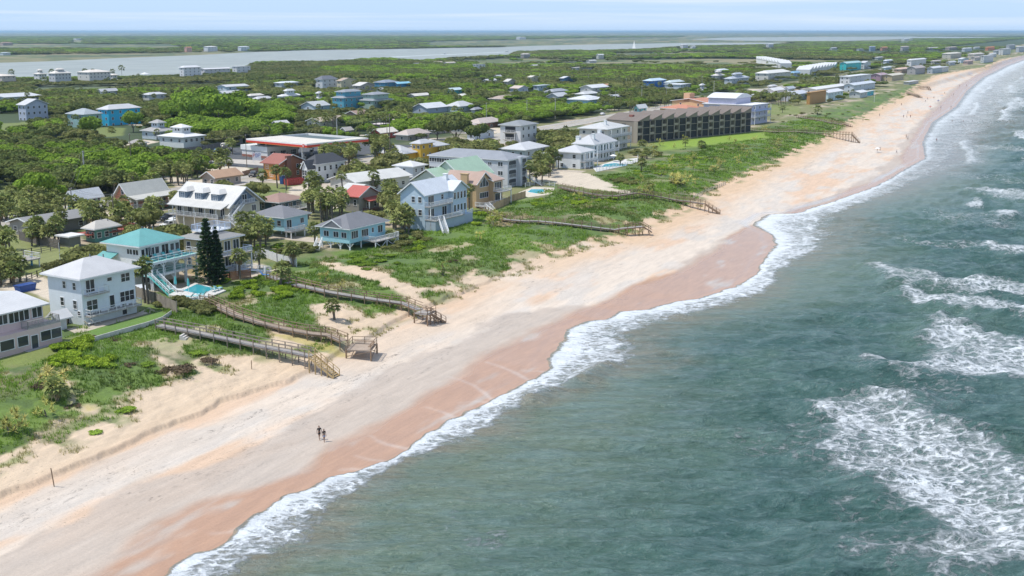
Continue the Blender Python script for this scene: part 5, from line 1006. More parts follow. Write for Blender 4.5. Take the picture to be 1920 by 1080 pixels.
# -------- middle distance: uL uC uR vB vE wall roof kind rise mat label
T = (.50, .50, .49); Wr = (.60, .60, .60); PK = (.56, .47, .41)
MID = [
 (36, 50, 91, 226, 197, (.44, .48, .58), Wr, 'y', 2.6, 'metal', 'tall blue grey house with twin white gables at the left above the trees', (4, 2)),
 (-40, 10, 78, 190, 183, (.6, .66, .66), Wr, 'x', 1.6, 'metal', 'long low house with wide white roof at the left edge beyond the twin gabled house', (4, 2)),
 (128, 160, 192, 240, 215, (.32, .50, .50), (.36, .40, .42), 'hip', 2.4, 'shingle', 'grey green house with dark grey hip roof left of the bright blue house', (2, 2)),
 (186, 205, 264, 236, 206, (.03, .45, .72), Wr, 'hip', 2.0, 'metal', 'bright cyan blue house with white double hip roof among the trees', (4, 2)),
 (184, 190, 220, 178, 171, (.6, .62, .62), Wr, 'x', 1.4, 'metal', 'white gabled roof among trees between the lagoon villas and the bright cyan house', (1, 1)),
 (268, 280, 312, 188, 178, (.6, .6, .6), Wr, 'hip', 1.3, 'metal', 'white roofed house with small upper storey in the woods right of the cyan house', (2, 1)),
 (267, 300, 328, 262, 247, (.55, .62, .68), (.38, .37, .36), 'hip', 1.8, 'shingle', 'grey roofed pale blue house left of the white tower house', (3, 2)),
 (300, 345, 384, 278, 258, (.66, .68, .67), (.70, .70, .69), 'hip', 1.6, 'shingle', 'white house with a small square tower and wide pale roofs beside the petrol station fence', (4, 3)),
 (243, 262, 276, 276, 269, (.5, .5, .5), (.36, .34, .32), 'hip', 1.2, 'shingle', 'open carport with brown grey hip roof where two cars stand', (0, 0)),
 (408, 425, 466, 173, 163, (.60, .70, .78), Wr, 'x', 1.2, 'metal', 'pale blue two storey house with white roof left of the bright green tree dome', (3, 1)),
 (408, 420, 452, 183, 176, (.66, .68, .68), Wr, 'x', 1.6, 'metal', 'white gabled house just in front of the pale blue two storey house by the dome', (1, 1)),
 (464, 470, 494, 186, 180, (.45, .44, .42), (.70, .66, .60), 'hip', 1.2, 'shingle', 'small grey house with cream roof right of the pale blue two storey house', (2, 1)),
 (474, 484, 512, 192, 186, (.6, .62, .64), Wr, 'hip', 1.4, 'metal', 'white hip roofed house in front of the small cream roofed house', (1, 1)),
 (515, 528, 560, 164, 156, (.55, .60, .62), (.72, .76, .76), 'hip', 1.0, 'metal', 'low pale house with stepped white roofs under the wooded ridge', (3, 1)),
 (520, 530, 566, 187, 181, (.62, .68, .70), (.74, .74, .72), 'hip', 1.2, 'metal', 'square white lantern topped house in the scrub right of the hip roofed pair', (2, 1)),
 (592, 605, 632, 166, 149, (.62, .64, .66), (.16, .17, .20), 'hip', 2.6, 'shingle', 'white house with near black roofs on the ridge', (3, 1)),
 (632, 640, 666, 166, 152, (.62, .55, .38), (.46, .36, .28), 'y', 2.0, 'shingle', 'cream house with tan gable roof right of the black roofed house', (2, 1)),
 (662, 675, 702, 171, 161, (.40, .36, .32), (.62, .60, .56), 'y', 2.2, 'shingle', 'grey brown house with pale gable roofs on the ridge', (2, 1)),
 (702, 722, 747, 165, 155, (.06, .22, .36), (.24, .28, .34), 'hip', 1.8, 'shingle', 'dark blue house with slate roof on the ridge', (2, 1)),
 (738, 745, 769, 164, 157, (.05, .28, .50), (.30, .62, .74), 'x', 1.0, 'metal', 'blue pavilion with light turquoise roof and white deck at the end of the ridge', (2, 1)),
 (624, 645, 684, 205, 184, (.10, .36, .48), (.28, .30, .33), 'hip', 1.6, 'shingle', 'teal blue house with grey stacked roofs and white trimmed corner in the middle trees', (4, 2)),
 (674, 700, 736, 204, 189, (.36, .48, .42), (.28, .30, .33), 'hip', 1.6, 'shingle', 'sage green house with grey stacked roofs and a pillared porch', (4, 2)),
 (565, 590, 618, 206, 199, (.56, .64, .70), (.54, .55, .54), 'x', 2.2, 'metal', 'white roofed house with pale blue gable beside the dark shrubs', (1, 1)),
 (510, 522, 542, 242, 234, (.60, .60, .58), (.68, .67, .64), 'x', 1.5, 'shingle', 'small white cottage tucked behind the petrol station canopy', (1, 1)),
 (576, 600, 648, 240, 228, (.62, .60, .48), (.46, .38, .30), 'x', 1.4, 'shingle', 'low cream house with tan roof and white porch behind the tall palms', (3, 2)),
 (696, 712, 728, 238, 234, (.44, .34, .36), (.66, .60, .60), 'flat', .2, 'shingle', 'low mauve flat roofed building behind the painted red house', (2, 0)),
 (650, 668, 690, 219, 214, (.3, .22, .2), (.36, .25, .20), 'x', 1.4, 'shingle', 'brown roofed house half buried in trees under the sage green house', (1, 0)),
 (697, 714, 743, 261, 249, (.42, .06, .04), (.76, .70, .60), 'x', 1.4, 'metal', 'small dark red house with a mural painted wall and a cream roof by the road', (3, 0)),
 (742, 765, 805, 264, 254, (.46, .40, .36), PK, 'hip', 2.0, 'metal', 'low motel house with wide pinkish hip roof beside the mural house', (4, 1)),
 (800, 815, 850, 252, 245, (.5, .45, .4), PK, 'hip', 1.6, 'metal', 'low house with pale pink roof partly behind palms', (3, 1)),
 (845, 875, 897, 252, 239, (.56, .5, .44), PK, 'hip', 2.2, 'metal', 'cream roofed bungalow left of the tall white three storey house', (3, 1)),
 (875, 900, 942, 242, 232, (.24, .12, .09), PK, 'hip', 2.0, 'metal', 'dark red bungalow with pinkish hip roof beside the tall white three storey house', (3, 1)),
 (876, 890, 926, 262, 250, (.62, .66, .70), (.68, .70, .74), 'y', 1.8, 'metal', 'small white gabled cottages in front of the pink roofed bungalows', (2, 1)),
 (774, 800, 838, 213, 203, (.38, .44, .52), (.70, .71, .71), 'x', 2.2, 'metal', 'house with long white metal roof and a blue grey gable in mid distance', (1, 1)),
 (836, 862, 890, 210, 200, (.50, .60, .58), (.52, .53, .53), 'hip', 2.6, 'shingle', 'house with a large pale hip roof right of the blue grey gable house', (2, 1)),
 (765, 778, 806, 184, 180, (.5, .5, .45), (.66, .64, .58), 'x', 1.2, 'shingle', 'low cream roofed house on a sandy lane in the middle woods', (1, 1)),
 (836, 846, 866, 176, 169, (.10, .50, .50), (.60, .72, .74), 'x', 1.2, 'metal', 'small turquoise house with pale roof in the middle woods', (2, 1)),
 (856, 866, 882, 184, 180, (.55, .54, .5), (.70, .68, .62), 'hip', 1.2, 'shingle', 'low pale house right in front of the small turquoise house', (1, 1)),
 (917, 940, 974, 192, 186, (.38, .32, .24), (.44, .36, .30), 'hip', 1.8, 'shingle', 'low house with wide brown hip roof in the scrub', (2, 1)),
 (945, 952, 966, 162, 153, (.44, .40, .34), (.60, .58, .54), 'y', 1.8, 'shingle', 'small grey brown gabled house with pale roof sides standing alone in the woods', (1, 1)),
 (957, 972, 990, 175, 166, (.48, .52, .60), (.58, .48, .42), 'y', 1.6, 'shingle', 'blue grey gabled house with tan roof in the middle woods', (1, 1)),
 (1000, 1010, 1030, 170, 161, (.48, .58, .66), (.52, .58, .62), 'flat', .3, 'shingle', 'pale blue flat roofed house right of the blue grey gabled house', (2, 1)),
 (1022, 1038, 1064, 180, 172, (.30, .32, .36), (.34, .36, .40), 'hip', 1.6, 'shingle', 'house with dark slate roof beside the long white roofs', (2, 1)),
 (1026, 1046, 1066, 189, 181, (.5, .52, .54), (.54, .55, .56), 'x', 2.0, 'metal', 'house with a long white roof in front of the slate roofed one', (2, 1)),
 (1088, 1110, 1140, 175, 165, (.60, .60, .58), (.70, .71, .70), 'x', 1.8, 'metal', 'long white roofed house below the row of power poles', (2, 1)),
 (1124, 1132, 1146, 166, 161, (.52, .40, .30), (.56, .32, .20), 'hip', 1.2, 'shingle', 'small orange brown roofed house beyond the long white roofed house', (1, 1)),
 (1062, 1104, 1134, 196, 188, (.40, .60, .68), (.70, .71, .71), 'hip', 2.4, 'metal', 'big white hip roofed house with blue sea side left of the scrub', (3, 1)),
 (1080, 1096, 1122, 182, 177, (.40, .42, .44), (.64, .64, .62), 'hip', 1.5, 'metal', 'grey house with pale hip roof just behind the big blue sided house', (2, 1)),
 (1050, 1056, 1074, 154, 147, (.12, .26, .44), (.72, .73, .74), 'y', 1.4, 'metal', 'small navy house with a white roof near the tall poles', (1, 1)),
 (887, 892, 910, 131, 121, (.72, .72, .72), (.62, .62, .6), 'flat', .2, 'shingle', 'white cubic house at the edge of the marsh', (3, 1)),
 (907, 912, 930, 87 + 67, 151, (.6, .6, .6), (.72, .72, .7), 'x', 1.0, 'metal', 'white roof alone in the wide woods left of the tall poles', (0, 0)),
 (990, 996, 1008, 154, 145, (.6, .55, .38), (.62, .58, .5), 'y', 1.2, 'shingle', 'cream timber house beside the tall white pole', (1, 1)),
 (1072, 1080, 1110, 132, 127, (.62, .60, .56), (.70, .68, .64), 'flat', .3, 'shingle', 'long low white house on the near marsh edge', (3, 1)),
 (1206, 1222, 1248, 165, 152, (.03, .16, .46), (.52, .66, .76), 'hip', 1.6, 'metal', 'deep blue house with light blue roof and white deck beyond the poles', (3, 1)),
 (1246, 1258, 1282, 165, 155, (.45, .58, .62), (.58, .66, .66), 'hip', 1.6, 'metal', 'pale green blue house joined right of the deep blue house', (2, 1)),
 (1246, 1276, 1294, 168, 159, (.6, .64, .68), (.72, .74, .75), 'flat', .2, 'metal', 'long low white flat building before the pale green blue house', (4, 1)),
 (1340, 1352, 1366, 139, 132, (.5, .52, .55), (.66, .70, .74), 'hip', 1.4, 'metal', 'small pale blue roofed house near the marsh', (1, 1)),
 (1334, 1344, 1358, 150, 142, (.55, .52, .48), (.66, .62, .58), 'hip', 1.4, 'shingle', 'cream roofed house left of the grey house with a belvedere', (1, 1)),
 (1358, 1372, 1404, 160, 148, (.52, .55, .58), (.46, .50, .55), 'hip', 1.6, 'shingle', 'grey house with a small white belvedere on its roof', (4, 1)),
 (1416, 1440, 1482, 152, 138, (.64, .62, .56), (.68, .68, .64), 'hip', 2.4, 'shingle', 'large cream apartment house with white hip roofs beyond the palms', (6, 2)),
 (1480, 1488, 1500, 146, 137, (.42, .50, .56), (.24, .44, .60), 'hip', 1.6, 'metal', 'blue roofed house attached to the large cream apartment house', (2, 1)),
 (1378, 1395, 1420, 190, 184, (.5, .5, .52), (.62, .63, .63), 'x', 1.2, 'metal', 'grey white low house behind the lilac house', (2, 1)),
 (1434, 1450, 1470, 176, 170, (.6, .6, .6), (.74, .74, .72), 'x', 1.5, 'metal', 'low white gable roofed house amid palms beyond the lilac house', (1, 1)),
 (1462, 1484, 1514, 190, 178, (.54, .58, .64), (.60, .62, .65), 'x', 1.6, 'metal', 'blue grey low house left of the orange brown wall', (3, 1)),
 (1512, 1518, 1548, 196, 174, (.46, .25, .08), (.42, .25, .10), 'flat', .1, 'shingle', 'boxy orange brown building with a blank sea wall at the dune edge', (0, 0)),
 (1530, 1552, 1580, 190, 174, (.50, .64, .66), (.70, .71, .72), 'x', 1.2, 'metal', 'long low aqua tinted motel with white roof behind the orange brown wall', (5, 1)),
 (1502, 1530, 1588, 178, 168, (.58, .58, .56), (.74, .73, .70), 'x', 1.0, 'metal', 'long low white roofed motel row behind the aqua motel', (6, 1)),
 (1574, 1592, 1632, 162, 144, (.68, .68, .70), (.72, .73, .74), 'flat', .2, 'metal', 'large white flat roofed two storey house beyond the motels', (5, 2)),
 (1582, 1600, 1640, 172, 160, (.55, .60, .66), (.62, .66, .70), 'x', 1.2, 'metal', 'pale blue lower wing below the large white flat roofed house', (5, 1)),
 (1592, 1612, 1626, 184, 174, (.52, .54, .54), (.72, .73, .73), 'x', 1.0, 'metal', 'white roofed beach bungalow left of the small turquoise hut', (2, 1)),
 (1622, 1626, 1638, 180, 172, (.12, .50, .58), (.50, .56, .58), 'flat', .2, 'shingle', 'small turquoise beach hut on the dune', (1, 1)),
 (1574, 1586, 1614, 133, 119, (.05, .52, .52), (.42, .62, .60), 'x', 1.6, 'metal', 'bright turquoise two storey house beyond the town houses', (4, 1)),
 (1612, 1620, 1632, 130, 118, (.60, .62, .62), (.66, .66, .65), 'y', 1.8, 'metal', 'white gabled house right of the bright turquoise house', (1, 1)),
 (1656, 1662, 1674, 120, 114, (.6, .64, .7), (.72, .74, .76), 'hip', 1.4, 'metal', 'white cottage with hip roof in the woods above the sea villas', (1, 1)),
 (1654, 1660, 1672, 131, 127, (.35, .5, .6), (.66, .70, .72), 'hip', 1.0, 'metal', 'small light blue cottage below the white hip roofed cottage', (1, 1)),
 (1700, 1708, 1736, 124, 113, (.66, .66, .66), (.74, .74, .74), 'hip', 1.4, 'metal', 'broad white three storey house above the beach bend', (5, 1)),
 (1700, 1716, 1734, 140, 128, (.38, .36, .36), (.42, .38, .36), 'x', 2.0, 'shingle', 'dark grey gabled beach house below the broad white house', (2, 1)),
 (1738, 1748, 1766, 138, 128, (.40, .46, .50), (.70, .70, .70), 'x', 1.4, 'metal', 'blue grey beach house with white roof at the bend', (2, 1)),
 (1752, 1762, 1778, 136, 127, (.6, .6, .58), (.60, .62, .63), 'flat', .2, 'metal', 'low white flat house beside the blue grey beach house', (3, 1)),
 (1676, 1690, 1706, 138, 130, (.50, .36, .28), (.60, .44, .36), 'hip', 1.4, 'shingle', 'peach roofed house left of the dark grey gabled beach house', (2, 1)),
 (1652, 1672, 1694, 152, 142, (.46, .38, .24), (.56, .53, .44), 'x', 1.2, 'shingle', 'olive roofed cottage with orange sea end on the dune', (3, 1)),
 (1632, 1650, 1664, 152, 141, (.34, .22, .28), (.42, .30, .34), 'x', 1.4, 'shingle', 'mauve roofed cottage left of the olive roofed cottage', (2, 1)),
 (1766, 1782, 1802, 110, 101, (.50, .48, .42), (.58, .56, .48), 'hip', 1.8, 'shingle', 'large beige house with double hip roof far along the beach', (4, 1)),
 (1814, 1826, 1850, 110, 102, (.50, .46, .40), (.54, .50, .46), 'hip', 1.8, 'shingle', 'second large beige hip roofed house farther along the beach', (4, 1)),
 (1796, 1802, 1816, 118, 111, (.52, .60, .68), (.70, .72, .74), 'y', 1.4, 'metal', 'small white gabled house by the far bend of the beach', (2, 1)),
 (1838, 1844, 1862, 118, 105, (.56, .58, .58), (.66, .67, .67), 'flat', .2, 'metal', 'white terraced beach house at the far end of the sand', (3, 1)),
 (1806, 1814, 1824, 121, 115, (.42, .30, .26), (.48, .34, .30), 'hip', 1.2, 'shingle', 'brownish roofed beach house between the small gable and terraced houses', (1, 1)),
 (1872, 1880, 1898, 103, 92, (.56, .57, .56), (.66, .67, .66), 'flat', .3, 'metal', 'far white flat apartment block near the right edge', (5, 1)),
 (1862, 1868, 1880, 102, 95, (.42, .46, .5), (.40, .42, .44), 'hip', 1.2, 'shingle', 'far grey roofed house left of the white flat apartment block', (2, 1)),
 (1847, 1852, 1866, 95, 89, (.56, .2, .10), (.62, .22, .10), 'hip', 1.2, 'shingle', 'far house with a bright orange red roof in the woods', (2, 1)),
 (1803, 1808, 1822, 97, 91, (.6, .62, .64), (.72, .73, .74), 'hip', 1.2, 'metal', 'far small white house left of the orange red roofed house', (2, 1)),
 (1824, 1828, 1838, 92, 89, (.6, .62, .62), (.72, .72, .72), 'hip', 1., 'metal', 'far white bungalow between the small white and the orange red roofed house', (1, 0)),
 (1772, 1780, 1796, 94, 89, (.36, .30, .28), (.46, .38, .36), 'hip', 1.2, 'shingle', 'far brown roofed house deep in the woods', (2, 0)),
 (1738, 1744, 1760, 94, 90, (.38, .38, .36), (.48, .47, .44), 'hip', 1.2, 'shingle', 'far grey brown roofed house deep in the woods, left of the brown one', (2, 0)),
 (1688, 1692, 1704, 95, 88, (.45, .42, .40), (.58, .50, .46), 'hip', 1.2, 'shingle', 'far cream pyramid roofed house in the woods', (2, 0)),
 (1650, 1654, 1664, 95, 89, (.5, .25, .16), (.60, .26, .15), 'x', 1.2, 'shingle', 'far orange roofed house in the woods', (1, 0)),
 (1629, 1632, 1641, 96, 88, (.30, .38, .48), (.34, .40, .48), 'hip', 1.4, 'shingle', 'far slate blue house in the woods left of the orange roofed house', (1, 0)),
 (1606, 1610, 1620, 95, 92, (.58, .6, .6), (.62, .64, .64), 'flat', .2, 'shingle', 'far low white roof in the woods left of the slate blue house', (0, 0)),
 (1886, 1892, 1904, 93, 85, (.4, .42, .44), (.36, .38, .42), 'hip', 1.2, 'shingle', 'far dark roofed block beyond the white flat apartments', (3, 0)),
 (1904, 1910, 1925, 98, 88, (.44, .46, .48), (.5, .5, .5), 'hip', 1.2, 'shingle', 'far grey block at the right edge of the photo', (3, 0)),
 (706, 711, 719, 172, 168, (.6, .6, .58), Wr, 'x', 1., 'metal', 'tiny white shed roof below the grey brown gabled ridge house', (0, 0)),
 (592, 597, 606, 189, 185, (.6, .6, .58), Wr, 'hip', 1., 'metal', 'tiny white cottage in the bushes left of the teal blue stacked house', (1, 1)),
 (1306, 1314, 1326, 173, 169, (.55, .55, .55), Wr, 'x', 1., 'metal', 'low white roofed house in the palms before the belvedere house', (1, 1)),
 (1470, 1478, 1490, 171, 166, (.45, .52, .58), (.5, .55, .6), 'x', 1.2, 'metal', 'blue grey roofed motel wing among palms above the blue grey low house', (1, 1)),
 (1440, 1447, 1456, 166, 162, (.6, .6, .58), Wr, 'hip', 1.1, 'metal', 'small white roofed house between palms and the cream apartment house', (1, 1)),
 (1488, 1497, 1508, 187, 182, (.6, .6, .6), Wr, 'x', 1., 'metal', 'white gabled bungalow directly left of the orange brown box', (1, 1)),
 (1694, 1704, 1722, 159, 154, (.5, .5, .48), (.52, .52, .5), 'flat', .2, 'shingle', 'low grey flat terrace building on the eroded dune', (2, 0)),
 (1555, 1560, 1569, 94, 90, (.55, .56, .56), Wr, 'x', 1., 'metal', 'far white roof left of the low white roof in the woods', (0, 0)),
 (1690, 1696, 1704, 76, 73, (.6, .6, .6), Wr, 'x', 1.4, 'metal', 'very far white building left of the tall mast', (0, 0)),
 (1436, 1441, 1450, 88, 83, (.55, .55, .55), Wr, 'x', 1.6, 'metal', 'white house on the right shore of the lagoon', (1, 1)),
 (1640, 1646, 1656, 112, 108, (.5, .52, .5), (.5, .5, .5), 'hip', 1., 'shingle', 'grey roofed cottage hidden in woods left of the white hip roofed cottage', (0, 0)),
 (1745, 1752, 1764, 121, 115, (.5, .48, .45), (.5, .46, .42), 'hip', 1.2, 'shingle', 'tan roofed house right of the broad white three storey house', (2, 1)),
 (1774, 1780, 1792, 123, 117, (.5, .52, .55), Wr, 'x', 1.2, 'metal', 'pale gabled house above the low white flat house at the bend', (2, 1)),
 (1820, 1828, 1838, 114, 108, (.45, .42, .4), (.45, .4, .36), 'x', 1.2, 'shingle', 'dull brown gabled house left of the white terraced beach house', (2, 1)),
 (1852, 1858, 1868, 108, 102, (.55, .56, .56), Wr, 'hip', 1.2, 'metal', 'white hip roofed house above the terraced beach house', (2, 1)),
 (774, 780, 794, 123, 119, (.55, .5, .45), Wr, 'flat', .2, 'metal', 'long white roof by the lagoon beyond the ridge, leftmost of three', (1, 0)),
 (812, 818, 830, 121, 117, (.5, .42, .34), (.5, .42, .34), 'x', 1., 'shingle', 'tan roof by the lagoon beyond the ridge, middle of three', (1, 0)),
 (832, 838, 854, 124, 118, (.55, .5, .45), (.55, .5, .44), 'x', 1., 'shingle', 'cream house by the lagoon beyond the ridge, right one of three', (2, 0)),
 (928, 932, 940, 147, 143, (.55, .55, .52), Wr, 'x', 1., 'metal', 'tiny white roof right of the lone white roof in the wide woods', (0, 0)),
 (996, 1000, 1010, 127, 123, (.5, .5, .48), (.55, .54, .5), 'x', 1., 'metal', 'tiny pale roof at the marsh edge left of the long low white house', (0, 0)),
 (326, 332, 342, 231, 226, (.6, .6, .58), Wr, 'x', 1., 'metal', 'small white cottage half buried under the green dome tree', (1, 0)),
 (1100, 1106, 1118, 118, 114, (.5, .5, .48), (.6, .6, .56), 'x', 1., 'metal', 'pale cottage in the marsh wood below the island trees', (1, 0)),
 (640, 648, 660, 250, 244, (.5, .46, .42), (.48, .44, .40), 'x', 1., 'shingle', 'low tan house between the canopy pole and the mauve building', (1, 0)),
 (884, 890, 902, 212, 206, (.5, .5, .5), (.35, .36, .4), 'hip', 1.2, 'shingle', 'small slate roofed house right of the large pale hip roof', (1, 0)),
 (1144, 1152, 1166, 186, 181, (.55, .58, .58), Wr, 'x', 1., 'metal', 'white roofed annex right of the blue sided hip roofed house', (1, 0)),
 # lagoon side villas
 (-20, 4, 30, 152, 143, (.55, .50, .44), (.66, .60, .52), 'hip', 1.6, 'shingle', 'cream lagoon villa at the left edge behind palms', (3, 1)),
 (64, 74, 88, 148, 139, (.66, .66, .64), (.66, .62, .56), 'hip', 1.6, 'shingle', 'white lagoon villa wing with cream hip roof left of the tower villa', (3, 1)),
 (92, 104, 134, 152, 138, (.53, .54, .55), (.68, .64, .58), 'hip', 2.4, 'shingle', 'white lagoon villa with a small roof tower', (5, 2)),
 (146, 168, 208, 150, 136, (.66, .64, .60), (.70, .64, .57), 'hip', 2.2, 'shingle', 'large white lagoon villa with arched windows and cream roof', (6, 2)),
 (206, 212, 221, 147, 141, (.66, .64, .60), (.70, .64, .57), 'hip', 1.2, 'shingle', 'small guest wing at the right end of the arched lagoon villa', (1, 1)),
 (337, 345, 377, 142, 127, (.72, .72, .73), (.74, .74, .74), 'hip', 1.8, 'metal', 'white two storey boat house standing over the lagoon', (4, 1)),
 (376, 384, 432, 138, 130, (.58, .56, .58), (.76, .74, .74), 'x', .8, 'metal', 'long white dock roofs between the boat house and the white flat lagoon house', (6, 1)),
 (436, 444, 470, 136, 125, (.68, .68, .69), (.72, .72, .73), 'flat', .2, 'metal', 'white flat lagoon house with blue grey end', (3, 1)),
 (503, 507, 512, 0, 0, (0, 0, 0), (0, 0, 0), 'x', 1, 'metal', None, (0, 0)),
 (1275, 1280, 1290, 90, 84, (.6, .6, .6), (.74, .74, .74), 'hip', 1.6, 'metal', 'white house on the far lagoon point', (2, 1)),
 (1294, 1298, 1304, 91, 87, (.6, .6, .6), (.74, .74, .74), 'x', 1.4, 'metal', 'small white cottage right of the far lagoon point house', (1, 0)),
 (1118, 1122, 1132, 110, 103, (.55, .55, .5), (.72, .72, .68), 'x', 1.4, 'metal', 'white cottage in the marsh wood right of the island trees', (1, 0)),
 (976, 982, 994, 108, 102, (.30, .28, .26), (.56, .52, .48), 'hip', 1.6, 'shingle', 'house under the dark island trees by the lagoon', (2, 0)),
 # far bank
 (346, 350, 360, 97, 89, (.6, .35, .28), (.56, .24, .15), 'x', 1.2, 'shingle', 'far bank house with an orange tiled roof', (2, 0)),
 (382, 390, 408, 96, 88, (.60, .62, .64), (.66, .66, .66), 'hip', 1.6, 'shingle', 'far bank white house with grey roof among dark trees', (3, 0)),
 (446, 452, 468, 95, 88, (.60, .64, .70), (.58, .62, .66), 'hip', 1.6, 'shingle', 'far bank pale blue white house', (3, 0)),
 (0, 6, 24, 85, 80, (.40, .30, .26), (.48, .30, .24), 'hip', 1.6, 'shingle', 'far bank brown roofed house at the left edge', (2, 0)),
 (0, 6, 20, 103, 99, (.5, .55, .58), (.66, .70, .72), 'hip', 1., 'metal', 'low white roofed dock house on the far bank at the left edge', (1, 0)),
 (968, 974, 986, 74, 70, (.6, .6, .6), (.70, .70, .70), 'hip', 2., 'metal', 'distant white mansion on the far marsh', (3, 0)),
 (138, 142, 152, 75, 72, (.7, .7, .7), (.74, .74, .74), 'flat', .5, 'metal', 'distant white building in the far left forest', (0, 0)),
]
for (a, b, c, vb, ve, wl, rc, kd, rise, mt, lab, n) in MID:
    if not lab: continue
    zb = GZ if vb > 150 else float(np.interp(vb, [80, 120, 150], [1.2, 3.0 if a < 1500 else 4.5, GZ])) if a < 1560 else GZ
    H = low(lab, a, b, c, vb, ve, wl, rc, kd, rise, mt, ang=-5, n=n, zb=zb)
    if 'tower' in lab or 'lantern' in lab or 'belvedere' in lab or 'stacked' in lab:
        f_ = .3 if 'stacked' not in lab else .12; x0, x1, y0, y1 = H.L * f_, H.L * (1 - f_), H.D * f_, H.D * (1 - f_); H.body(x0=x0, x1=x1, y0=y0, y1=y1, z0=H.h + .1, h=H.h + 3.4, name='upper_wall'); H.roof('hip', 1.2, rc, mt, .7, x0=x0, x1=x1, y0=y0, y1=y1, h=H.h + 3.4, name='upper_roof')
        for q in (.35, .65): H.win('E', x0 + (x1 - x0) * q, H.h + 2.6, .8, .8, 1, 1, off=y0); H.win('S', y0 + (y1 - y0) * q, H.h + 2.6, .8, .8, 1, 1, off=x0)
# saw tooth white town houses
for nm, u0, v0, u1, v1, k, lab in (('town_houses', 1484, 128, 1436, 118, 9, 'far row of white town houses with saw tooth roofs running inland, left row'), ('town_houses', 1518, 142, 1568, 132, 9, 'row of white town houses with saw tooth roofs beyond the blue roofed house')):
    X0, Y0 = [float(q) for q in unproj(u0, v0, GZ)]; X1, Y1 = [float(q) for q in unproj(u1, v1, GZ)]; an = math.atan2(Y1 - Y0, X1 - X0); Ln = math.hypot(X1 - X0, Y1 - Y0)
    t_ = thing(nm, lab, 'houses', (X0, Y0, GZ), an); w = Ln / k
    for i in range(k):
        MB().box(i * w, i * w + w - .03, 0, 14, -.5, 6.2).build('wall', paint((.66, .66, .64), False), t_)
        r = MB(); r.add([(i * w, -.5, 6.2), (i * w + w, -.5, 6.2), (i * w + w, -.5, 9.4), (i * w, 14.5, 6.2), (i * w + w, 14.5, 6.2), (i * w + w, 14.5, 9.4)], [(0, 1, 2), (3, 5, 4), (1, 4, 5, 2), (0, 2, 5, 3)]); r.build('roof', roofm((.72, .72, .70), 'metal'), t_)
        for z in (1.7, 4.6): m1, m2 = window_mesh(1.6, 1.3, 2, 1); o = obj('window', m1, t_, (i * w + w / 2, 0, z)); obj('pane', m2, o)
    FOOT.append((X0, Y0, (math.cos(an), math.sin(an)), (-math.sin(an), math.cos(an)), Ln, 14))
# ---------------------------------------------------------------- landmarks and automatic labels
MARKS = [(40,640,'pink house'),(170,600,'white three storey house'),(290,540,'teal roofed house'),(410,520,'yellow house'),(420,420,'cream dormer house'),(265,395,'salmon house'),(160,395,'small teal cottage'),(530,440,'raised blue cottage'),(660,468,'blue house on piles'),(680,396,'red roofed house'),(810,430,'pale blue three level house'),(880,390,'tan house'),(850,345,'green roofed house'),(960,345,'grey apartment block'),(800,300,'yellow tower house'),(540,265,'petrol station canopy'),(600,345,'unfinished white house'),(520,338,'orange brown house'),(970,270,'tall white three storey house'),(985,300,'hip roofed raised house'),(1115,310,'white sea villa'),(1240,262,'south end of the condominium'),(1390,248,'north end of the condominium'),(1415,232,'lilac house'),(220,236,'bright cyan house'),(60,226,'twin gabled house'),(345,275,'white tower house'),(60,440,'low grey house'),(100,350,'tall concrete pole'),(770,345,'light grey two part house'),(720,260,'mural painted house'),(430,170,'pale blue two storey house'),(650,200,'teal blue stacked roof house'),(800,210,'blue grey gable house'),(620,165,'black roofed house'),(740,165,'dark blue ridge house'),(945,190,'brown hip roofed house'),(1100,194,'blue sided hip roofed house'),(1040,180,'slate roofed house'),(1230,160,'deep blue house'),(1330,180,'terracotta building'),(1390,158,'belvedere house'),(1450,150,'cream apartment house'),(1530,195,'orange brown box'),(1570,150,'white town houses'),(1600,130,'bright turquoise house'),(1610,165,'large white flat roofed house'),(1720,125,'broad white house at the bend'),(470,345,'tan roofed low house'),(860,180,'small turquoise house'),(300,165,'lagoon shore villas'),(60,480,'yard fence'),(1160,400,'collapsed boardwalk end'),(1330,385,'long dark boardwalk'),(820,590,'third boardwalk stairs'),(690,650,'square lookout platform'),(620,700,'yellow timber stairs'),(1580,262,'far boardwalk stairs'),(1700,180,'broken boardwalks')]
_mk = [(float(x), float(y), n) for (u, v, n) in MARKS for x, y in [unproj(u, v, GZ)]]
ORD = ['first','second','third','fourth','fifth','sixth','seventh','eighth','ninth','tenth','eleventh','twelfth','thirteenth','fourteenth','fifteenth','sixteenth','seventeenth','eighteenth','nineteenth','twentieth']
def ordn(i): return ORD[i] if i < 20 else '%d%s' % (i + 1, {1: 'st', 2: 'nd', 3: 'rd'}.get((i + 1) % 10, 'th') if not 10 < (i + 1) % 100 < 14 else 'th')
def autolabel(objs, desc):
    """label each by the nearest landmark and its place, counted from the left"""
    by = {}
    for o in objs:
        x, y = o.location.x, o.location.y; k = min(_mk, key=lambda q: (q[0] - x) ** 2 + (q[1] - y) ** 2)[2]
        by.setdefault(k, []).append((proj(x, y, o.location.z)[0], o))
    for k, l in by.items():
        l.sort(key=lambda q: q[0])
        for i, (u, o) in enumerate(l):
            o['label'] = ('%s nearest the %s' % (desc, k)) if len(l) == 1 else '%s nearest the %s, %s from the left' % (desc, k, ordn(i))
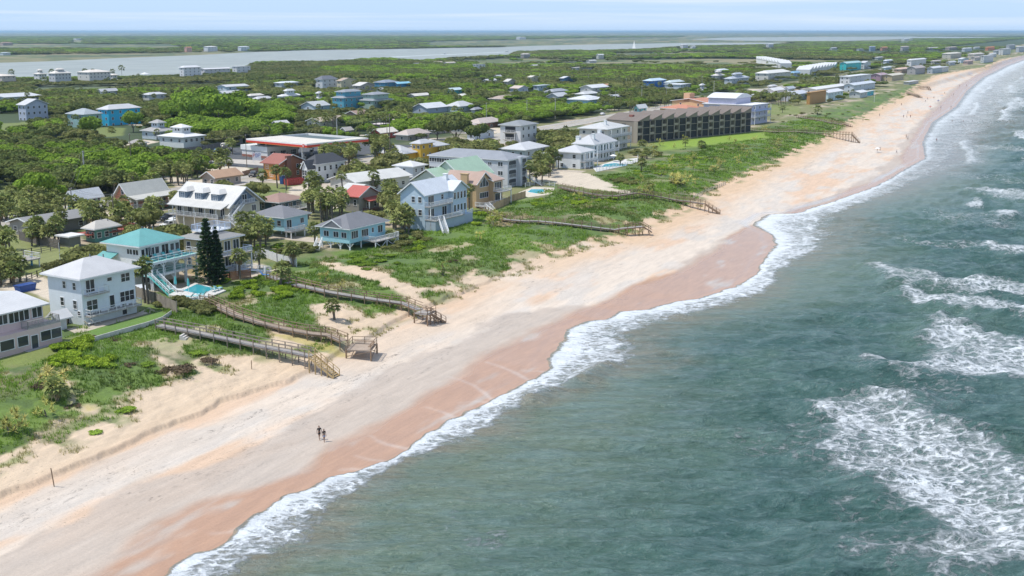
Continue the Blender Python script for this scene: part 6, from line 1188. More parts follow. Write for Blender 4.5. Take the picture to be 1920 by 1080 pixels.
# ---------------------------------------------------------------- plant meshes
def leafcloud(n, rx, rz, leaf, seed, lobes=9, base=.25, core=True, zc=None, ragged=.25):
    r = np.random.default_rng(seed); zc = rz if zc is None else zc
    C = r.normal(size=(lobes, 3)); C /= np.linalg.norm(C, axis=1)[:, None]; C *= r.uniform(.35, .72, (lobes, 1)); C[:, 2] = np.abs(C[:, 2]) * .8 - .1
    rad = r.uniform(.34, .58, lobes); li = r.choice(lobes, n, p=rad ** 2 / (rad ** 2).sum())
    d = r.normal(size=(n, 3)); d /= np.linalg.norm(d, axis=1)[:, None]; d[:, 2] = np.where(r.random(n) < .7, np.abs(d[:, 2]), d[:, 2])
    p = C[li] + d * rad[li][:, None] * r.uniform(1 - ragged, 1.06, (n, 1)); p[:, 2] = np.maximum(p[:, 2], -base - .35 * r.random(n))
    nrm = d + r.normal(size=(n, 3)) * .55; nrm /= np.linalg.norm(nrm, axis=1)[:, None]
    p = p * (rx, rx, rz) + (0, 0, zc); a = np.cross(nrm, r.normal(size=(n, 3))); a /= np.linalg.norm(a, axis=1)[:, None]; b = np.cross(nrm, a)
    s = leaf * r.uniform(.55, 1.3, (n, 1)); V = np.stack([p - a * s, p + b * s * .7, p + a * s, p - b * s * .7], 1).reshape(-1, 3)
    Fq = np.arange(4 * n).reshape(n, 4)
    if core:
        cv = []; cf = []
        for k in range(lobes):
            b0 = len(cv)
            for i in range(4):
                for j in range(7):
                    t = math.pi * (i + .5) / 4; f = 2 * math.pi * j / 7; q = C[k] + rad[k] * .78 * np.array([math.sin(t) * math.cos(f), math.sin(t) * math.sin(f), math.cos(t)])
                    cv.append(q * (rx, rx, rz) + (0, 0, zc))
            for i in range(3):
                for j in range(7): cf.append((b0 + i * 7 + j, b0 + i * 7 + (j + 1) % 7, b0 + (i + 1) * 7 + (j + 1) % 7, b0 + (i + 1) * 7 + j))
        Fq = np.concatenate([Fq, np.array(cf) + len(V)]); V = np.concatenate([V, np.array(cv)])
    return V, Fq
LEAF = {'oak': leafm('oak_leaves', (0.115, 0.159, 0.050), (0.215, 0.257, 0.080), (0.173, 0.176, 0.071)),
        'bright': leafm('bright_leaves', (0.174, 0.275, 0.039), (0.267, 0.382, 0.053), (0.205, 0.300, 0.063)),
        'olive': leafm('olive_leaves', (0.165, 0.190, 0.064), (0.254, 0.260, 0.090), (0.176, 0.168, 0.080)),
        'grape': leafm('sea_grape_leaves', (0.183, 0.316, 0.033), (0.348, 0.451, 0.049), (0.293, 0.367, 0.049)),
        'brown': leafm('dry_scrub', (.12, .09, .06), (.17, .13, .085), (.10, .08, .05)),
        'palm': leafm('palm_fronds', (0.156, 0.212, 0.064), (0.259, 0.285, 0.101), (0.221, 0.221, 0.083), .15),
        'dead': leafm('dead_fronds', (.30, .22, .11), (.42, .33, .18), (.24, .18, .10), .1),
        'yucca': leafm('yucca_leaves', (0.243, 0.300, 0.071), (0.573, 0.541, 0.181), (0.528, 0.440, 0.181), .15),
        'grass': leafm('dune_grass', (0.121, 0.230, 0.034), (0.210, 0.323, 0.054), (0.178, 0.230, 0.046), .25, .12, (0.194, 0.187, 0.076)),
        'straw': leafm('straw_grass', (0.319, 0.304, 0.116), (0.435, 0.392, 0.174), (0.290, 0.290, 0.116), .2),
        'pine': leafm('conifer_needles', (0.044, 0.079, 0.035), (0.074, 0.124, 0.049), (0.049, 0.099, 0.049), .1)}
BARK = plain((.17, .145, .12), .95, .4, 5, name='bark'); PBARK = plain((.20, .175, .14), .95, .5, 8, name='palm_bark')
def lc(name, kind, *a, **k): V_, F_ = leafcloud(*a, **k); return npmesh(name, V_, F_, LEAF[kind], False)
CROWN = {}
for i in range(3): CROWN['oak', i] = lc('crown', 'oak', 1500, 1, .72, .105, 11 + i, 10 + i, zc=.75)
for i in range(2): CROWN['bright', i] = lc('crown', 'bright', 1500, 1, .75, .105, 21 + i, 10, zc=.75)
for i in range(2): CROWN['olive', i] = lc('crown', 'olive', 1200, 1, .62, .12, 31 + i, 9, ragged=.45, zc=.62)
for i in range(2): CROWN['grape', i] = lc('foliage', 'grape', 700, 1, .55, .15, 41 + i, 7, zc=.4)
CROWN['brown', 0] = lc('foliage', 'brown', 900, 1, .4, .07, 51, 6, core=False, zc=.3, ragged=.8)
CROWN['green', 0] = lc('foliage', 'bright', 700, 1, .4, .1, 52, 6, zc=.3)
def fan(V, Fc, o, d, R_, r, nseg=8, spread=1.25, droop=.35):
    d = d / np.linalg.norm(d); up = np.array([0, 0, 1.]); s = np.cross(d, up); s /= max(1e-6, np.linalg.norm(s)); n = np.cross(s, d)
    b = len(V); V.append(o)
    for i in range(nseg + 1):
        t = -spread + 2 * spread * i / nseg; k = 1 if i % 2 == 0 else .62
        q = o + (d * math.cos(t) + s * math.sin(t)) * R_ * k * r.uniform(.85, 1.1) + n * (.10 * R_ if i % 2 else 0) - up * droop * R_ * k * (.5 + abs(math.sin(t)) * .8); V.append(q)
    for i in range(nseg): Fc.append((b, b + 1 + i, b + 2 + i))
def palm_crown(seed, n=34, lo=-.5, hi=1.3, Lp=1.05, Rf=.95, dr=.4):
    r = np.random.default_rng(seed); V = []; Fc = []
    for i in range(n):
        az = i * 2.39996 + r.uniform(-.3, .3); el = lo + (hi - lo) * (i / n) ** .9 + r.uniform(-.12, .12); d = np.array([math.cos(az) * math.cos(el), math.sin(az) * math.cos(el), math.sin(el)]); L_ = Lp * r.uniform(.8, 1.15)
        o = d * L_ + np.array([0, 0, .1]); b = len(V); s = np.cross(d, [0, 0, 1.]); s /= max(1e-6, np.linalg.norm(s)); s *= .03
        V += [np.zeros(3) - s, np.zeros(3) + s, o]; Fc.append((b, b + 1, b + 2)); fan(V, Fc, o - d * .1, d - np.array([0, 0, .35]), Rf * r.uniform(.8, 1.15), r, droop=dr)
    return np.array(V), np.array(Fc)
def dead_skirt(seed, n=12):
    r = np.random.default_rng(seed); V = []; Fc = []
    for i in range(n):
        az = r.uniform(0, 6.28); el = r.uniform(-1.35, -.55); d = np.array([math.cos(az) * math.cos(el), math.sin(az) * math.cos(el), math.sin(el)]); fan(V, Fc, d * .35, d, r.uniform(.7, 1.15), r, 6, .7, .3)
    return np.array(V), np.array(Fc)
PC = [npmesh('crown', *palm_crown(60 + i), LEAF['palm'], False) for i in range(4)]; PD = [npmesh('dead_fronds', *dead_skirt(70 + i), LEAF['dead'], False) for i in range(3)]
_pt = {}
def palm_trunk(h, seed):
    k = (round(h * 2), seed % 3)
    if k in _pt: return _pt[k]
    rr = random.Random(seed); n = max(4, int(h / .35)); pts = []; rad = []; bx, by = rr.uniform(-.35, .35), rr.uniform(-.35, .35)
    for i in range(n + 1): t = i / n; pts.append((bx * t * t, by * t * t, -.3 + (h + .3) * t)); rad.append((.22 - .05 * t) * (1.0 + (.13 if i % 2 else -.05)) + (.08 if t > .82 else 0))
    _pt[k] = (MB().tube(pts, rad, 7).mesh('trunk', PBARK), (bx, by)); return _pt[k]
PALMS = []
class PS_(dict): pass
def palm(x, y, h, s=1.0, z=None, dead=None):
    p = PS_(x=x, y=y, h=h, s=s, z=float(terrain(x, y)) if z is None else z, dead=dead); PALMS.append(p); return p
def make_palms():
    L_ = sorted(PALMS, key=lambda p: p['x'] ** 2 + p['y'] ** 2); near, rest = L_[:296], L_[296:]; out = []
    for i, p in enumerate(near):
        t = thing('palm_tree', 'sabal palm', 'palm', (p['x'], p['y'], p['z']), random.uniform(0, 6.28), 'sabal palms among the houses'); me, (bx, by) = palm_trunk(p['h'], i); obj('trunk', me, t); s = p['s']
        c = obj('crown', random.choice(PC), t, (bx, by, p['h'])); c.scale = (s,) * 3; c.rotation_euler.z = random.uniform(0, 6.28)
        if (random.random() < .6 if p['dead'] is None else p['dead']): d = obj('dead_fronds', random.choice(PD), t, (bx, by, p['h'])); d.scale = (s,) * 3; d.rotation_euler.z = random.uniform(0, 6.28)
        if 'label' in p: t['label'] = p['label']
        else: out.append(t)
    autolabel(out, 'sabal palm')
    VV = []; FF = []; MI = []; nv = 0
    for i, p in enumerate(rest):
        V_, F_ = palm_crown(900 + i % 6, 22); VV.append(V_ * p['s'] + (p['x'], p['y'], p['z'] + p['h'])); FF.append(F_ + nv); MI += [0] * len(F_); nv += len(V_)
        r = .17; q = [(p['x'] + r * math.cos(a_), p['y'] + r * math.sin(a_), p['z'] + zz) for zz in (-.3, p['h']) for a_ in (0, 2.1, 4.2)]; VV.append(np.array(q)); f_ = []
        for k in range(3): f_ += [(k, (k + 1) % 3, 3 + (k + 1) % 3), (k, 3 + (k + 1) % 3, 3 + k)]
        FF.append(np.array(f_) + nv); MI += [1] * 6; nv += 6
    if rest:
        me = npmesh('palm_grove', np.concatenate(VV), np.concatenate(FF), LEAF['palm'], False); me.materials.append(PBARK); me.polygons.foreach_set('material_index', np.array(MI, np.int32)); tag(obj('palm_grove', me), 'distant palms standing among the far houses', None, None, 'stuff')
def blocked(x, y, mg):
    for (X, Y, ex, ey, L_, D_) in FOOT:
        dx, dy = x - X, y - Y; a = dx * ex[0] + dy * ex[1]; b = dx * ey[0] + dy * ey[1]
        if -mg < a < L_ + mg and -mg < b < D_ + mg: return True
    return False
def hpx(u, vb, vt):
    x, y, z = ground(u, vb); lo, hi = 0, 40
    for _ in range(30):
        m = (lo + hi) / 2
        if proj(x, y, z + m)[1] > vt: lo = m
        else: hi = m
    return x, y, z, lo
for (u, vb, vt, s) in [(272,568,505,1.1),(278,570,498,1.),(450,524,482,1.1),(526,538,506,1.15),(550,500,470,1.15),(493,359,330,1.15),(520,353,319,1.1),(537,357,324,1.15),(643,373,330,1.),(652,355,331,1.05),(705,360,340,1.1),(591,458,429,1.1),(871,398,365,.85),(880,395,353,.9),(994,348,311,1.),(1163,309,295,1.),(1202,322,306,1.1),(1213,298,286,1.1),(1218,360,350,1.),(171,413,388,1.1),(295,262,248,1.1),(487,505,478,1.),(732,400,375,1.),(745,412,390,1.),(758,435,402,1.1),(768,432,400,1.),(742,438,412,1.),(4,487,448,1.1),(21,489,445,1.2),(12,470,436,1.1),(-4,480,440,1.1),(1285,275,266,.9),(1316,278,271,1.2),(1467,212,203,1.2),(1533,216,205,1.6),(704,436,420,1.),(730,455,440,.8),(1005,345,325,1.),(1016,347,320,1.1)]:
    x, y, z, h = hpx(u, vb, vt); palm(x, y, max(.6, min(h, 11)), s, z)
CL = [(453,510,440,472,11,3,5.5),(575,650,392,420,20,3.5,6),(575,612,360,376,6,3,5),(662,702,340,362,10,3,5.5),(718,752,372,402,9,3,5.5),(735,770,405,440,7,3,5.5),(700,753,296,316,13,5,8.5),(602,676,292,318,22,3.5,6.5),(1007,1040,312,342,12,3,6),(989,1091,266,288,30,2.5,4),(0,40,500,545,9,2,3.5),(44,118,425,462,13,2.5,5),(118,296,405,438,30,2.5,4.5),(0,122,390,430,26,2.5,5),(204,305,340,368,16,3,5.5),(367,439,305,336,17,3.5,6),(307,367,325,352,14,3,5.5),(395,440,250,292,5,4,6),(940,1000,222,232,12,3,5),(1375,1500,184,200,34,4,7),(690,760,228,245,9,4,6),(820,880,236,248,7,4,6),(1120,1180,200,208,14,3.5,5.5),(1215,1262,196,206,10,4,6),(1500,1560,152,166,14,4,6),(850,925,182,200,12,4,6),(590,650,235,252,7,4,6),(1020,1060,300,318,6,3,5),(1180,1200,205,216,6,4,6),(640,700,262,272,2,4,6)]
for (u0, u1, v0, v1, n, h0, h1) in CL:
    k = 0; tr = 0
    while k < n and tr < n * 12:
        tr += 1; x, y, z = ground(random.uniform(u0, u1), random.uniform(v0, v1))
        if blocked(x, y, 1.0): continue
        palm(x, y, random.uniform(h0, h1), random.uniform(.95, 1.3), z); k += 1
for v, u in ((148, 22), (146, 113), (147, 98), (146, 160), (147, 176), (146, 211), (146, 229)):
    x, y = [float(q) for q in unproj(u, v, GZ)]; palm(x, y, random.uniform(6, 8) if u != 229 else 9.5, 2.1, GZ, False)
# date palm with long feather leaves
def feather(seed, n=30, L_=3.2):
    r = np.random.default_rng(seed); V = []; Fc = []
    for i in range(n):
        az = i * 2.39996; el = -.2 + 1.4 * i / n; pts = []; p = np.zeros(3); e = el
        for k in range(8): pts.append(p.copy()); p = p + np.array([math.cos(az) * math.cos(e), math.sin(az) * math.cos(e), math.sin(e)]) * L_ / 7; e -= .22
        s = np.array([-math.sin(az), math.cos(az), 0])
        for k in range(7):
            w = .42 * math.sin(math.pi * (k + 1.2) / 8.6); a, b = pts[k], pts[k + 1]
            for sg in (-1, 1): q = len(V); V += [a, b, b + s * sg * w + (b - a) * .5 - np.array([0, 0, .18]), a + s * sg * w + (b - a) * .4 - np.array([0, 0, .18])]; Fc.append((q, q + 1, q + 2, q + 3))
    return np.array(V), np.array(Fc)
x, y, z, h = hpx(141, 489, 470); t = thing('date_palm', 'date palm', 'palm', (x, y, z))
t['label'] = 'date palm with long arching feather fronds in the yard behind the white three storey house'
obj('trunk', palm_trunk(1.6, 3)[0], t); c = obj('crown', npmesh('crown', *feather(3), LEAF['palm'], False), t, (0, 0, 1.6)); FOOT.append((x - 3, y - 3, (1, 0), (0, 1), 6, 6))
# conifer: tiered
def conifer(x, y, h, w, lab):
    z = float(terrain(x, y)); t = thing('conifer', lab, 'tree', (x, y, z)); MB().tube([(0, 0, -.3), (0, 0, h * .5), (0, 0, h * .97)], [.28, .16, .03], 8).build('trunk', BARK, t)
    r = np.random.default_rng(int(x)); n = 5200; tt = r.random(n) ** .75; zz = h * (.06 + .94 * tt); az = r.uniform(0, 6.28, n); tier = np.round(zz / .75) * .75 + r.normal(size=n) * .12
    rad = w * (1 - tt ** 1.4 * .93) * (.3 + .7 * r.random(n) ** .5) * (1 + .3 * np.sin(az * 5 + np.round(zz / .75) * 2) + .2 * np.sin(az * 2 + zz * 1.3)); p = np.stack([rad * np.cos(az), rad * np.sin(az), tier - rad * .12], -1)
    a = np.stack([np.cos(az), np.sin(az), r.normal(size=n) * .3 + .15], -1) * .34; b = np.stack([-np.sin(az), np.cos(az), r.normal(size=n) * .5], -1) * .13
    V = np.stack([p - a, p + b, p + a, p - b], 1).reshape(-1, 3); obj('crown', npmesh('crown', V, np.arange(4 * n).reshape(n, 4), LEAF['pine'], False), t)
x, y, z, h = hpx(392, 534, 409); conifer(x, y, h, 2.3, 'tall dark green conifer standing in front of the yellow house'); FOOT.append((x - 2, y - 2, (1, 0), (0, 1), 4, 4))
x, y, z, h = hpx(409, 533, 423); conifer(x, y, h * .93, 1.5, 'shorter dark conifer pressed against the right side of the tall one')
# ---------------------------------------------------------------- shrubs on the dune
SHR = {}
def shrub(kind, u, v, w, lab=None, zs=1.0, name='shrub', cat='shrub'):
    x, y, z = ground(u, v); var = random.choice([k for k in CROWN if k[0] == kind]); t = thing(name, lab or kind, cat, (x, y, z - .1), random.uniform(0, 6.28), None if lab else 'dune shrubs')
    c = obj('foliage', CROWN[var], t); c.scale = (w / 2, w / 2 * random.uniform(.8, 1.2), w / 2 * zs); MB().tube([(0, 0, -.2), (.05, 0, .4)], .06, 5).build('stem', BARK, t)
    if not lab: SHR.setdefault(kind, []).append(t)
    return t
SB = [('grape',100,215,640,690,26,1.6,3.0,.9),('grape',440,592,532,562,24,1.6,2.8,.9),('olive',330,400,568,592,10,2.4,3.6,.8),('olive',290,340,565,582,4,2,3,.7),('grape',402,440,520,545,5,1.5,2.5,.8),('grape',893,950,402,430,10,2.0,3.4,.8),('grape',768,800,445,475,8,2,3,.7),('olive',740,800,440,465,9,2.4,3.6,.7),('grape',1060,1100,368,384,8,1.8,3,.7),('grape',1115,1152,370,381,6,1.6,2.6,.7),('grape',995,1048,372,392,8,1.8,2.8,.6),('olive',1136,1200,336,348,12,2,3.2,.7),('olive',500,560,470,500,10,2,3.4,.7),('bright',660,745,478,500,12,1.6,2.8,.4),('olive',1255,1285,338,352,6,2,3,.7),('grape',1180,1260,300,330,14,2,3,.5),('olive',1180,1240,276,296,16,2.4,4,.6),('green',430,520,505,535,12,1.5,2.4,.6),('olive',540,590,455,475,7,2,3.2,.8),('green',1260,1330,300,318,10,2,3.4,.5),('grape',1255,1340,292,302,12,1.6,2.6,.5),('olive',1440,1600,212,232,16,2,3,.6),('green',1440,1640,195,225,20,2,3.2,.5),('green',470,540,460,480,7,2,3,.8),('oak',960,1010,392,400,0,2,3,.6),('olive',700,745,455,470,6,1.8,2.8,.6),('brown',150,230,628,640,3,1.5,2.5,.6),('green',1640,1720,165,185,14,2.5,4,.5)]
for (k, u0, u1, v0, v1, n, w0, w1, zs) in SB:
    for _ in range(n): shrub(k, random.uniform(u0, u1), random.uniform(v0, v1), random.uniform(w0, w1), zs=zs)
for (k, u, v, w, zs, lab) in [('brown',390,681,3.4,.9,'round brown thorny bush on the sand near the end of the first boardwalk'),('brown',335,700,6.,.6,'wide brown dry thicket between the green dune and the bare sand'),('green',205,687,2.6,.6,'low bright green mound bush just right of the concrete slab'),('brown',245,685,2.2,.7,'small brown bush between two green mounds on the near dune'),('green',274,684,2.2,.6,'green mound bush right of the small brown bush'),('green',237,769,3.0,.5,'dark green cushion bush alone at the seaward sand edge'),('green',182,811,2.6,.35,'flat bright green patch plant on bare sand'),('green',368,664,3.2,.5,'green mound bush beside the first boardwalk'),('brown',140,762,2.6,.4,'flat brown scrub by the yellow sand path'),('brown',75,728,3.4,.7,'straw coloured dead bush beside the bent palm on the near dune'),('green',690,505,3.,.4,'dark green mound above the sandy path'),('brown',850,490,3.,.5,'brown scrub mound at the seaward dune edge below the blue house'),('brown',1185,390,3.4,.4,'round brown bush in the grass beside the long dark boardwalk')]:
    shrub(k, u, v, w, lab, zs)
for k, l in SHR.items(): autolabel(l, {'grape': 'yellow green broad leaved shrub', 'olive': 'olive green shrub', 'green': 'bright green low bush', 'bright': 'bright green spreading bush', 'brown': 'dry brown bush', 'oak': 'dark shrub'}[k])
# yuccas: clusters of spiky rosettes
def yucca_mesh(seed, n=9):
    r = np.random.default_rng(seed); V = []; Fc = []
    for k in range(n):
        c = np.array([r.normal() * .55, r.normal() * .55, r.uniform(.35, 1.5)])
        for i in range(26):
            az = r.uniform(0, 6.28); el = r.uniform(-.35, 1.4); d = np.array([math.cos(az) * math.cos(el), math.sin(az) * math.cos(el), math.sin(el)]); s = np.cross(d, [0, 0, 1.]); s /= max(1e-6, np.linalg.norm(s)); L_ = r.uniform(.35, .6); b = len(V)
            V += [c - s * .045, c + s * .045, c + d * L_]; Fc.append((b, b + 1, b + 2))
    return np.array(V), np.array(Fc)
YM = [npmesh('leaves', *yucca_mesh(80 + i), LEAF['yucca'], False) for i in range(3)]; YUC = []
def yucca(u, v, s):
    x, y, z = ground(u, v); t = thing('yucca', 'yucca', 'yucca', (x, y, z - .1), random.uniform(0, 6.28), 'yuccas on the dune'); c = obj('leaves', random.choice(YM), t); c.scale = (s * 1.25,) * 3
    MB().tube([(0, 0, -.2), (.1, 0, .5), (-.1, .1, 1.1)], [.12, .1, .07], 6).build('stem', PBARK, t); YUC.append(t)
for u, v, s in [(86,782,1.1),(15,815,1.5),(30,810,1.2),(1380,276,1.5),(1395,281,1.4),(1406,290,1.),(1440,288,1.1),(1348,310,1.4),(1352,314,1.3),(1300,318,1.4),(1270,352,2.2),(1280,350,2.),(1262,346,1.8),(1303,346,1.),(1218,372,1.3),(1105,392,1.),(900,450,1.),(1460,278,1.2),(1356,290,1.1),(1510,246,1.2),(1240,330,1.4),(1225,318,1.3),(1335,322,1.1),(1290,334,1.2),(610,530,1.),(640,545,1.),(585,540,.9),(1200,345,1.4),(1120,372,1.2),(1085,378,1.3),(1205,368,1.6),(1215,366,1.5),(930,420,1.6),(925,425,1.4),(830,505,.8),(100,730,1.6),(112,735,1.4)]: yucca(u, v, s)
for _ in range(40): yucca(random.uniform(1200, 1500), random.uniform(272, 330) if random.random() < .6 else random.uniform(240, 280), random.uniform(.8, 1.5)) if True else 0
for o in list(YUC):
    if blocked(o.location.x, o.location.y, .5) or o.location.y < float(ci(EDGE, o.location.x)) + 1.5:
        YUC.remove(o)
        for c in list(o.children): bpy.data.objects.remove(c)
        bpy.data.objects.remove(o)
autolabel(YUC, 'spiky pale tipped yucca')
# the small leaning palm on the sand
x, y, z, h = hpx(627, 599, 573); palm(x, y, h, .9, z, True)['label'] = 'short yellowing palm standing alone on bare sand between two boardwalks'
x, y, z, h = hpx(108, 752, 728); palm(x, y, h, 1., z, True)['label'] = 'bent short palm with dead fronds on the near left dune'
x, y, z, h = hpx(830, 516, 507); palm(x, y, .9, .35, z, True)['label'] = 'stunted dark palm stump on the sand edge above the third boardwalk'
make_palms()
# ---------------------------------------------------------------- broadleaf trees
TREES = []; TK = {'oak': 'dark green bushy tree', 'bright': 'bright green round tree', 'olive': 'olive green scrubby tree'}
trunk_me = MB().tube([(0, 0, -.06), (.02, 0, .3), (-.02, .03, .6)], [.05, .04, .03], 7).mesh('trunk', BARK)
limb_me = [MB().tube([(0, 0, .3), (math.cos(a) * .25, math.sin(a) * .25, .6), (math.cos(a) * .5, math.sin(a) * .5, .85)], [.028, .02, .01], 5).mesh('limb', BARK) for a in (.3, 2.4, 4.5)]
def tree(x, y, rad, kind, z=None, lab=None, hs=1.):
    z = float(terrain(x, y)) if z is None else z; t = thing('tree', lab or TK[kind], 'tree', (x, y, z), random.uniform(0, 6.28), None if lab else 'broadleaf trees and scrub')
    h = .35 * rad; c = obj('crown', CROWN[random.choice([k for k in CROWN if k[0] == kind])], t, (0, 0, h * hs)); c.scale = (rad, rad * random.uniform(.85, 1.15), rad * hs)
    tr = obj('trunk', trunk_me, t); tr.scale = (rad * 1.2, rad * 1.2, rad * hs * 1.2)
    if rad > 2.5:
        for m_ in limb_me: l_ = obj('limb', m_, t); l_.scale = (rad, rad, rad * hs)
    if not lab: TREES.append((t, kind))
    return t
BIG = [(75,382,62,'bright','big light green tree at the far left beside the tall concrete pole'),(45,375,40,'bright','light green tree at the left edge left of the big one'),(108,378,34,'bright','light green tree right next to the small teal cottage'),
 (360,240,60,'bright','left lobe of the bright green tree dome'),(410,240,70,'bright','tallest centre tree of the bright green tree dome'),(460,238,60,'bright','right tree of the bright green dome in front of the petrol station'),(390,225,60,'bright','rear tree of the bright green dome'),(440,222,50,'bright','rear right tree of the bright green dome'),(345,215,44,'bright','far left tree of the bright green dome'),
 (700,290,42,'oak','wide dark oak spreading behind the tall palms beside the road'),(855,272,60,'oak','wide dark oak thicket tree in front of the pink roofed bungalows'),(895,276,46,'oak','dark oak at the right end of the thicket behind the apartment block'),(820,262,40,'oak','dark oak at the left end of the thicket behind the yellow tower house'),
 (170,262,46,'bright','bright rounded tree below the grey green house'),(250,248,38,'bright','bright bush tree right of the cyan house'),(150,222,30,'oak','dark tree left of the cyan house porch'),(230,226,34,'oak','dark tree right in front of the cyan house deck')]
for u, v, wpx, k, lab in BIG:
    x, y, z = ground(u, v); dist = math.sqrt(x * x + y * y + 2000); tree(x, y, wpx * dist / F / 2, k, z, lab, 1.1); FOOT.append((x - 2.5, y - 2.5, (1, 0), (0, 1), 5, 5))
# house screen boxes keep the view of each house as open as in the photograph
HB = []
for (X, Y, ex, ey, L_, D_) in FOOT:
    if L_ == 5 or L_ == 4 or L_ == 6: continue
    us = [proj(X + ex[0] * a + ey[0] * b, Y + ex[1] * a + ey[1] * b, GZ)[0] for a in (0, L_) for b in (0, D_)]; vb = proj(X, Y, GZ)[1]; px = F / math.hypot(X, Y)
    HB.append((min(us), max(us), vb - 3.2 * px, vb, math.hypot(X, Y)))
HB = np.array(HB)
def scatter(r0, r1, size, dens, seed):
    r = np.random.default_rng(seed); out = []
    rr = r0
    while rr < r1:
        s = size(rr); n = int(R(54) * rr / s * dens); th = A - R(27) + R(54) * (np.arange(n) + r.random(n) * .9) / max(n, 1); q = rr + (r.random(n) - .5) * s * 1.1
        out.append(np.stack([q * np.cos(th), q * np.sin(th), s * r.uniform(.55, 1.5, n)], -1)); rr += s * .8 / dens
    return np.concatenate(out)
def forest_ok(P, near):
    X, Y, S_ = P.T; rr = np.hypot(X, Y); ok = np.ones(len(X), bool); nn = fbm(X * .03, Y * .03, 3, 301); nf = fbm(X * .012, Y * .012, 3, 302)
    ok &= Y > ci(EDGE, X) + 22 + (nn - .5) * 10
    ok &= ~((Y > 226) & (Y < 248) & (X < 1900))
    for lx, l0, l1 in LANES: ok &= ~((X > lx - 3 - S_ * .3) & (X < lx + 9 + S_ * .3) & (Y > l0 - 4) & (Y < l1 + 2))
    ok &= ~((X > 455) & (X < 680) & (Y > 196) & (Y < 250))
    west = (Y > 250); north = X > 560
    built = (Y <= 250) & (X < 700)
    ok &= ~built | (nn > .49) & (Y > 152)
    ok &= ~((Y <= 232) & (X >= 700)) | (nn > .43)
    for p in LOTP + LAWNP: ok &= sdpoly(*P4(p), X, Y) < -S_ * .35
    ok &= ~((X > 318) & (X < 408) & (Y > 244) & (Y < 310))
    for p in (LAG1, LAG2): ok &= sdpoly(*p, X, Y) < -6
    for p, z in MARSHP: ok &= (sdpoly(*PZ(p, z), X, Y) < -3) | (nn > .74)
    u, v = proj(X, Y, 1.)
    vb = np.interp(u, [-400, 0, 200, 380, 470, 700, 930, 1130, 1290, 1440, 1500], [131, 119, 112, 105, 100, 95, 91, 85, 82, 82, 79])
    vf = np.interp(u, [0, 450, 700, 900, 1100, 1250, 1330, 1440, 1500, 1700, 1720], [82, 84, 80, 76, 71, 70, 68.5, 68.5, 68.5, 68, 90])
    across = (v < vb) & (Y > 700); band = (v > 92) & (v < 103 - u * .012) & (u < 480) & (nn > .35) | (v > 80) & (v < 97) & (u > 330) & (u < 800) & (nf > .47) | (v > 88) & (v < 91) & (u > 700) & (u < 960)
    ok &= ~across | (v < vf) & (nf > .28) | band
    ok &= ~((v < 78.5) & (v > 67) & (u > 1280) & (u < 1720))
    ok &= ~((v > 163) & (v < 172) & (u > 60) & (u < 420))
    ok &= ~((u < 60) & (v > 225) & (v < 262)) & ~((u > 165) & (u < 240) & (v > 236) & (v < 258)) & ~((u > 190) & (u < 300) & (v > 262) & (v < 285))
    for (X0, Y0, ex, ey, L_, D_) in FOOT:
        mg = S_ * .45 + .5; a = (X - X0) * ex[0] + (Y - Y0) * ex[1]; b = (X - X0) * ey[0] + (Y - Y0) * ey[1]; ok &= ~((a > -mg) & (a < L_ + mg) & (b > -mg) & (b < D_ + mg))
    zt = terrain(X, Y) + S_ * .62; ut, vt = proj(X, Y, zt); hw = S_ * .6 * F / rr
    for (u0, u1, v0, v1, d) in HB:
        ok &= ~((rr < d) & (ut + hw > u0) & (ut - hw < u1) & (vt < v1 - (v1 - v0) * np.where(rr > 700, .4, .12)) & (vt > v0 - 60) & (rr > d * .5))
    return P[ok]
Pn = forest_ok(scatter(215, 1750, lambda r: 5.2 if r < 600 else 5.2 + (r - 600) * .0035, 1.0, 5), True)
Pf = forest_ok(scatter(1750, 11500, lambda r: max(12, r * .0065), .85, 6), False); Pf = Pf[~((Pf[:, 1] < 420) & (Pf[:, 0] > 3500))]
rr = np.hypot(Pn[:, 0], Pn[:, 1]); o_ = np.argsort(rr); Pn = Pn[o_]; NI = 283
def kinds(P, seed):
    r = np.random.default_rng(seed); a = fbm(P[:, 0] * .011, P[:, 1] * .011, 3, 310) + (r.random(len(P)) - .5) * .22; k = np.zeros(len(P), int)
    k[a > .59] = 1; k[a < .43] = 2
    u, v = proj(P[:, 0], P[:, 1], 4.); k[(u > 315) & (u < 545) & (v > 212) & (v < 266)] = 1; k[(P[:, 1] < 250) & (P[:, 0] < 700)] = 2; return k
kn = kinds(Pn, 1)
for (x, y, s), k in zip(Pn[:NI], kn[:NI]): tree(float(x), float(y), float(s) * .62, ('oak', 'bright', 'olive')[k], hs=random.uniform(.75, 1.05))
for k in TK: autolabel([t for t, kk in TREES if kk == k], TK[k])
SRC = {}
for t, k in TREES:
    c = [c for c in t.children if c.name.startswith('crown')][0]; SRC.setdefault(c.data.name, (k, c))
PSRC = [c for o in bpy.data.objects if o.name.startswith('palm_tree') for c in o.children if c.name.startswith('crown')][:3]
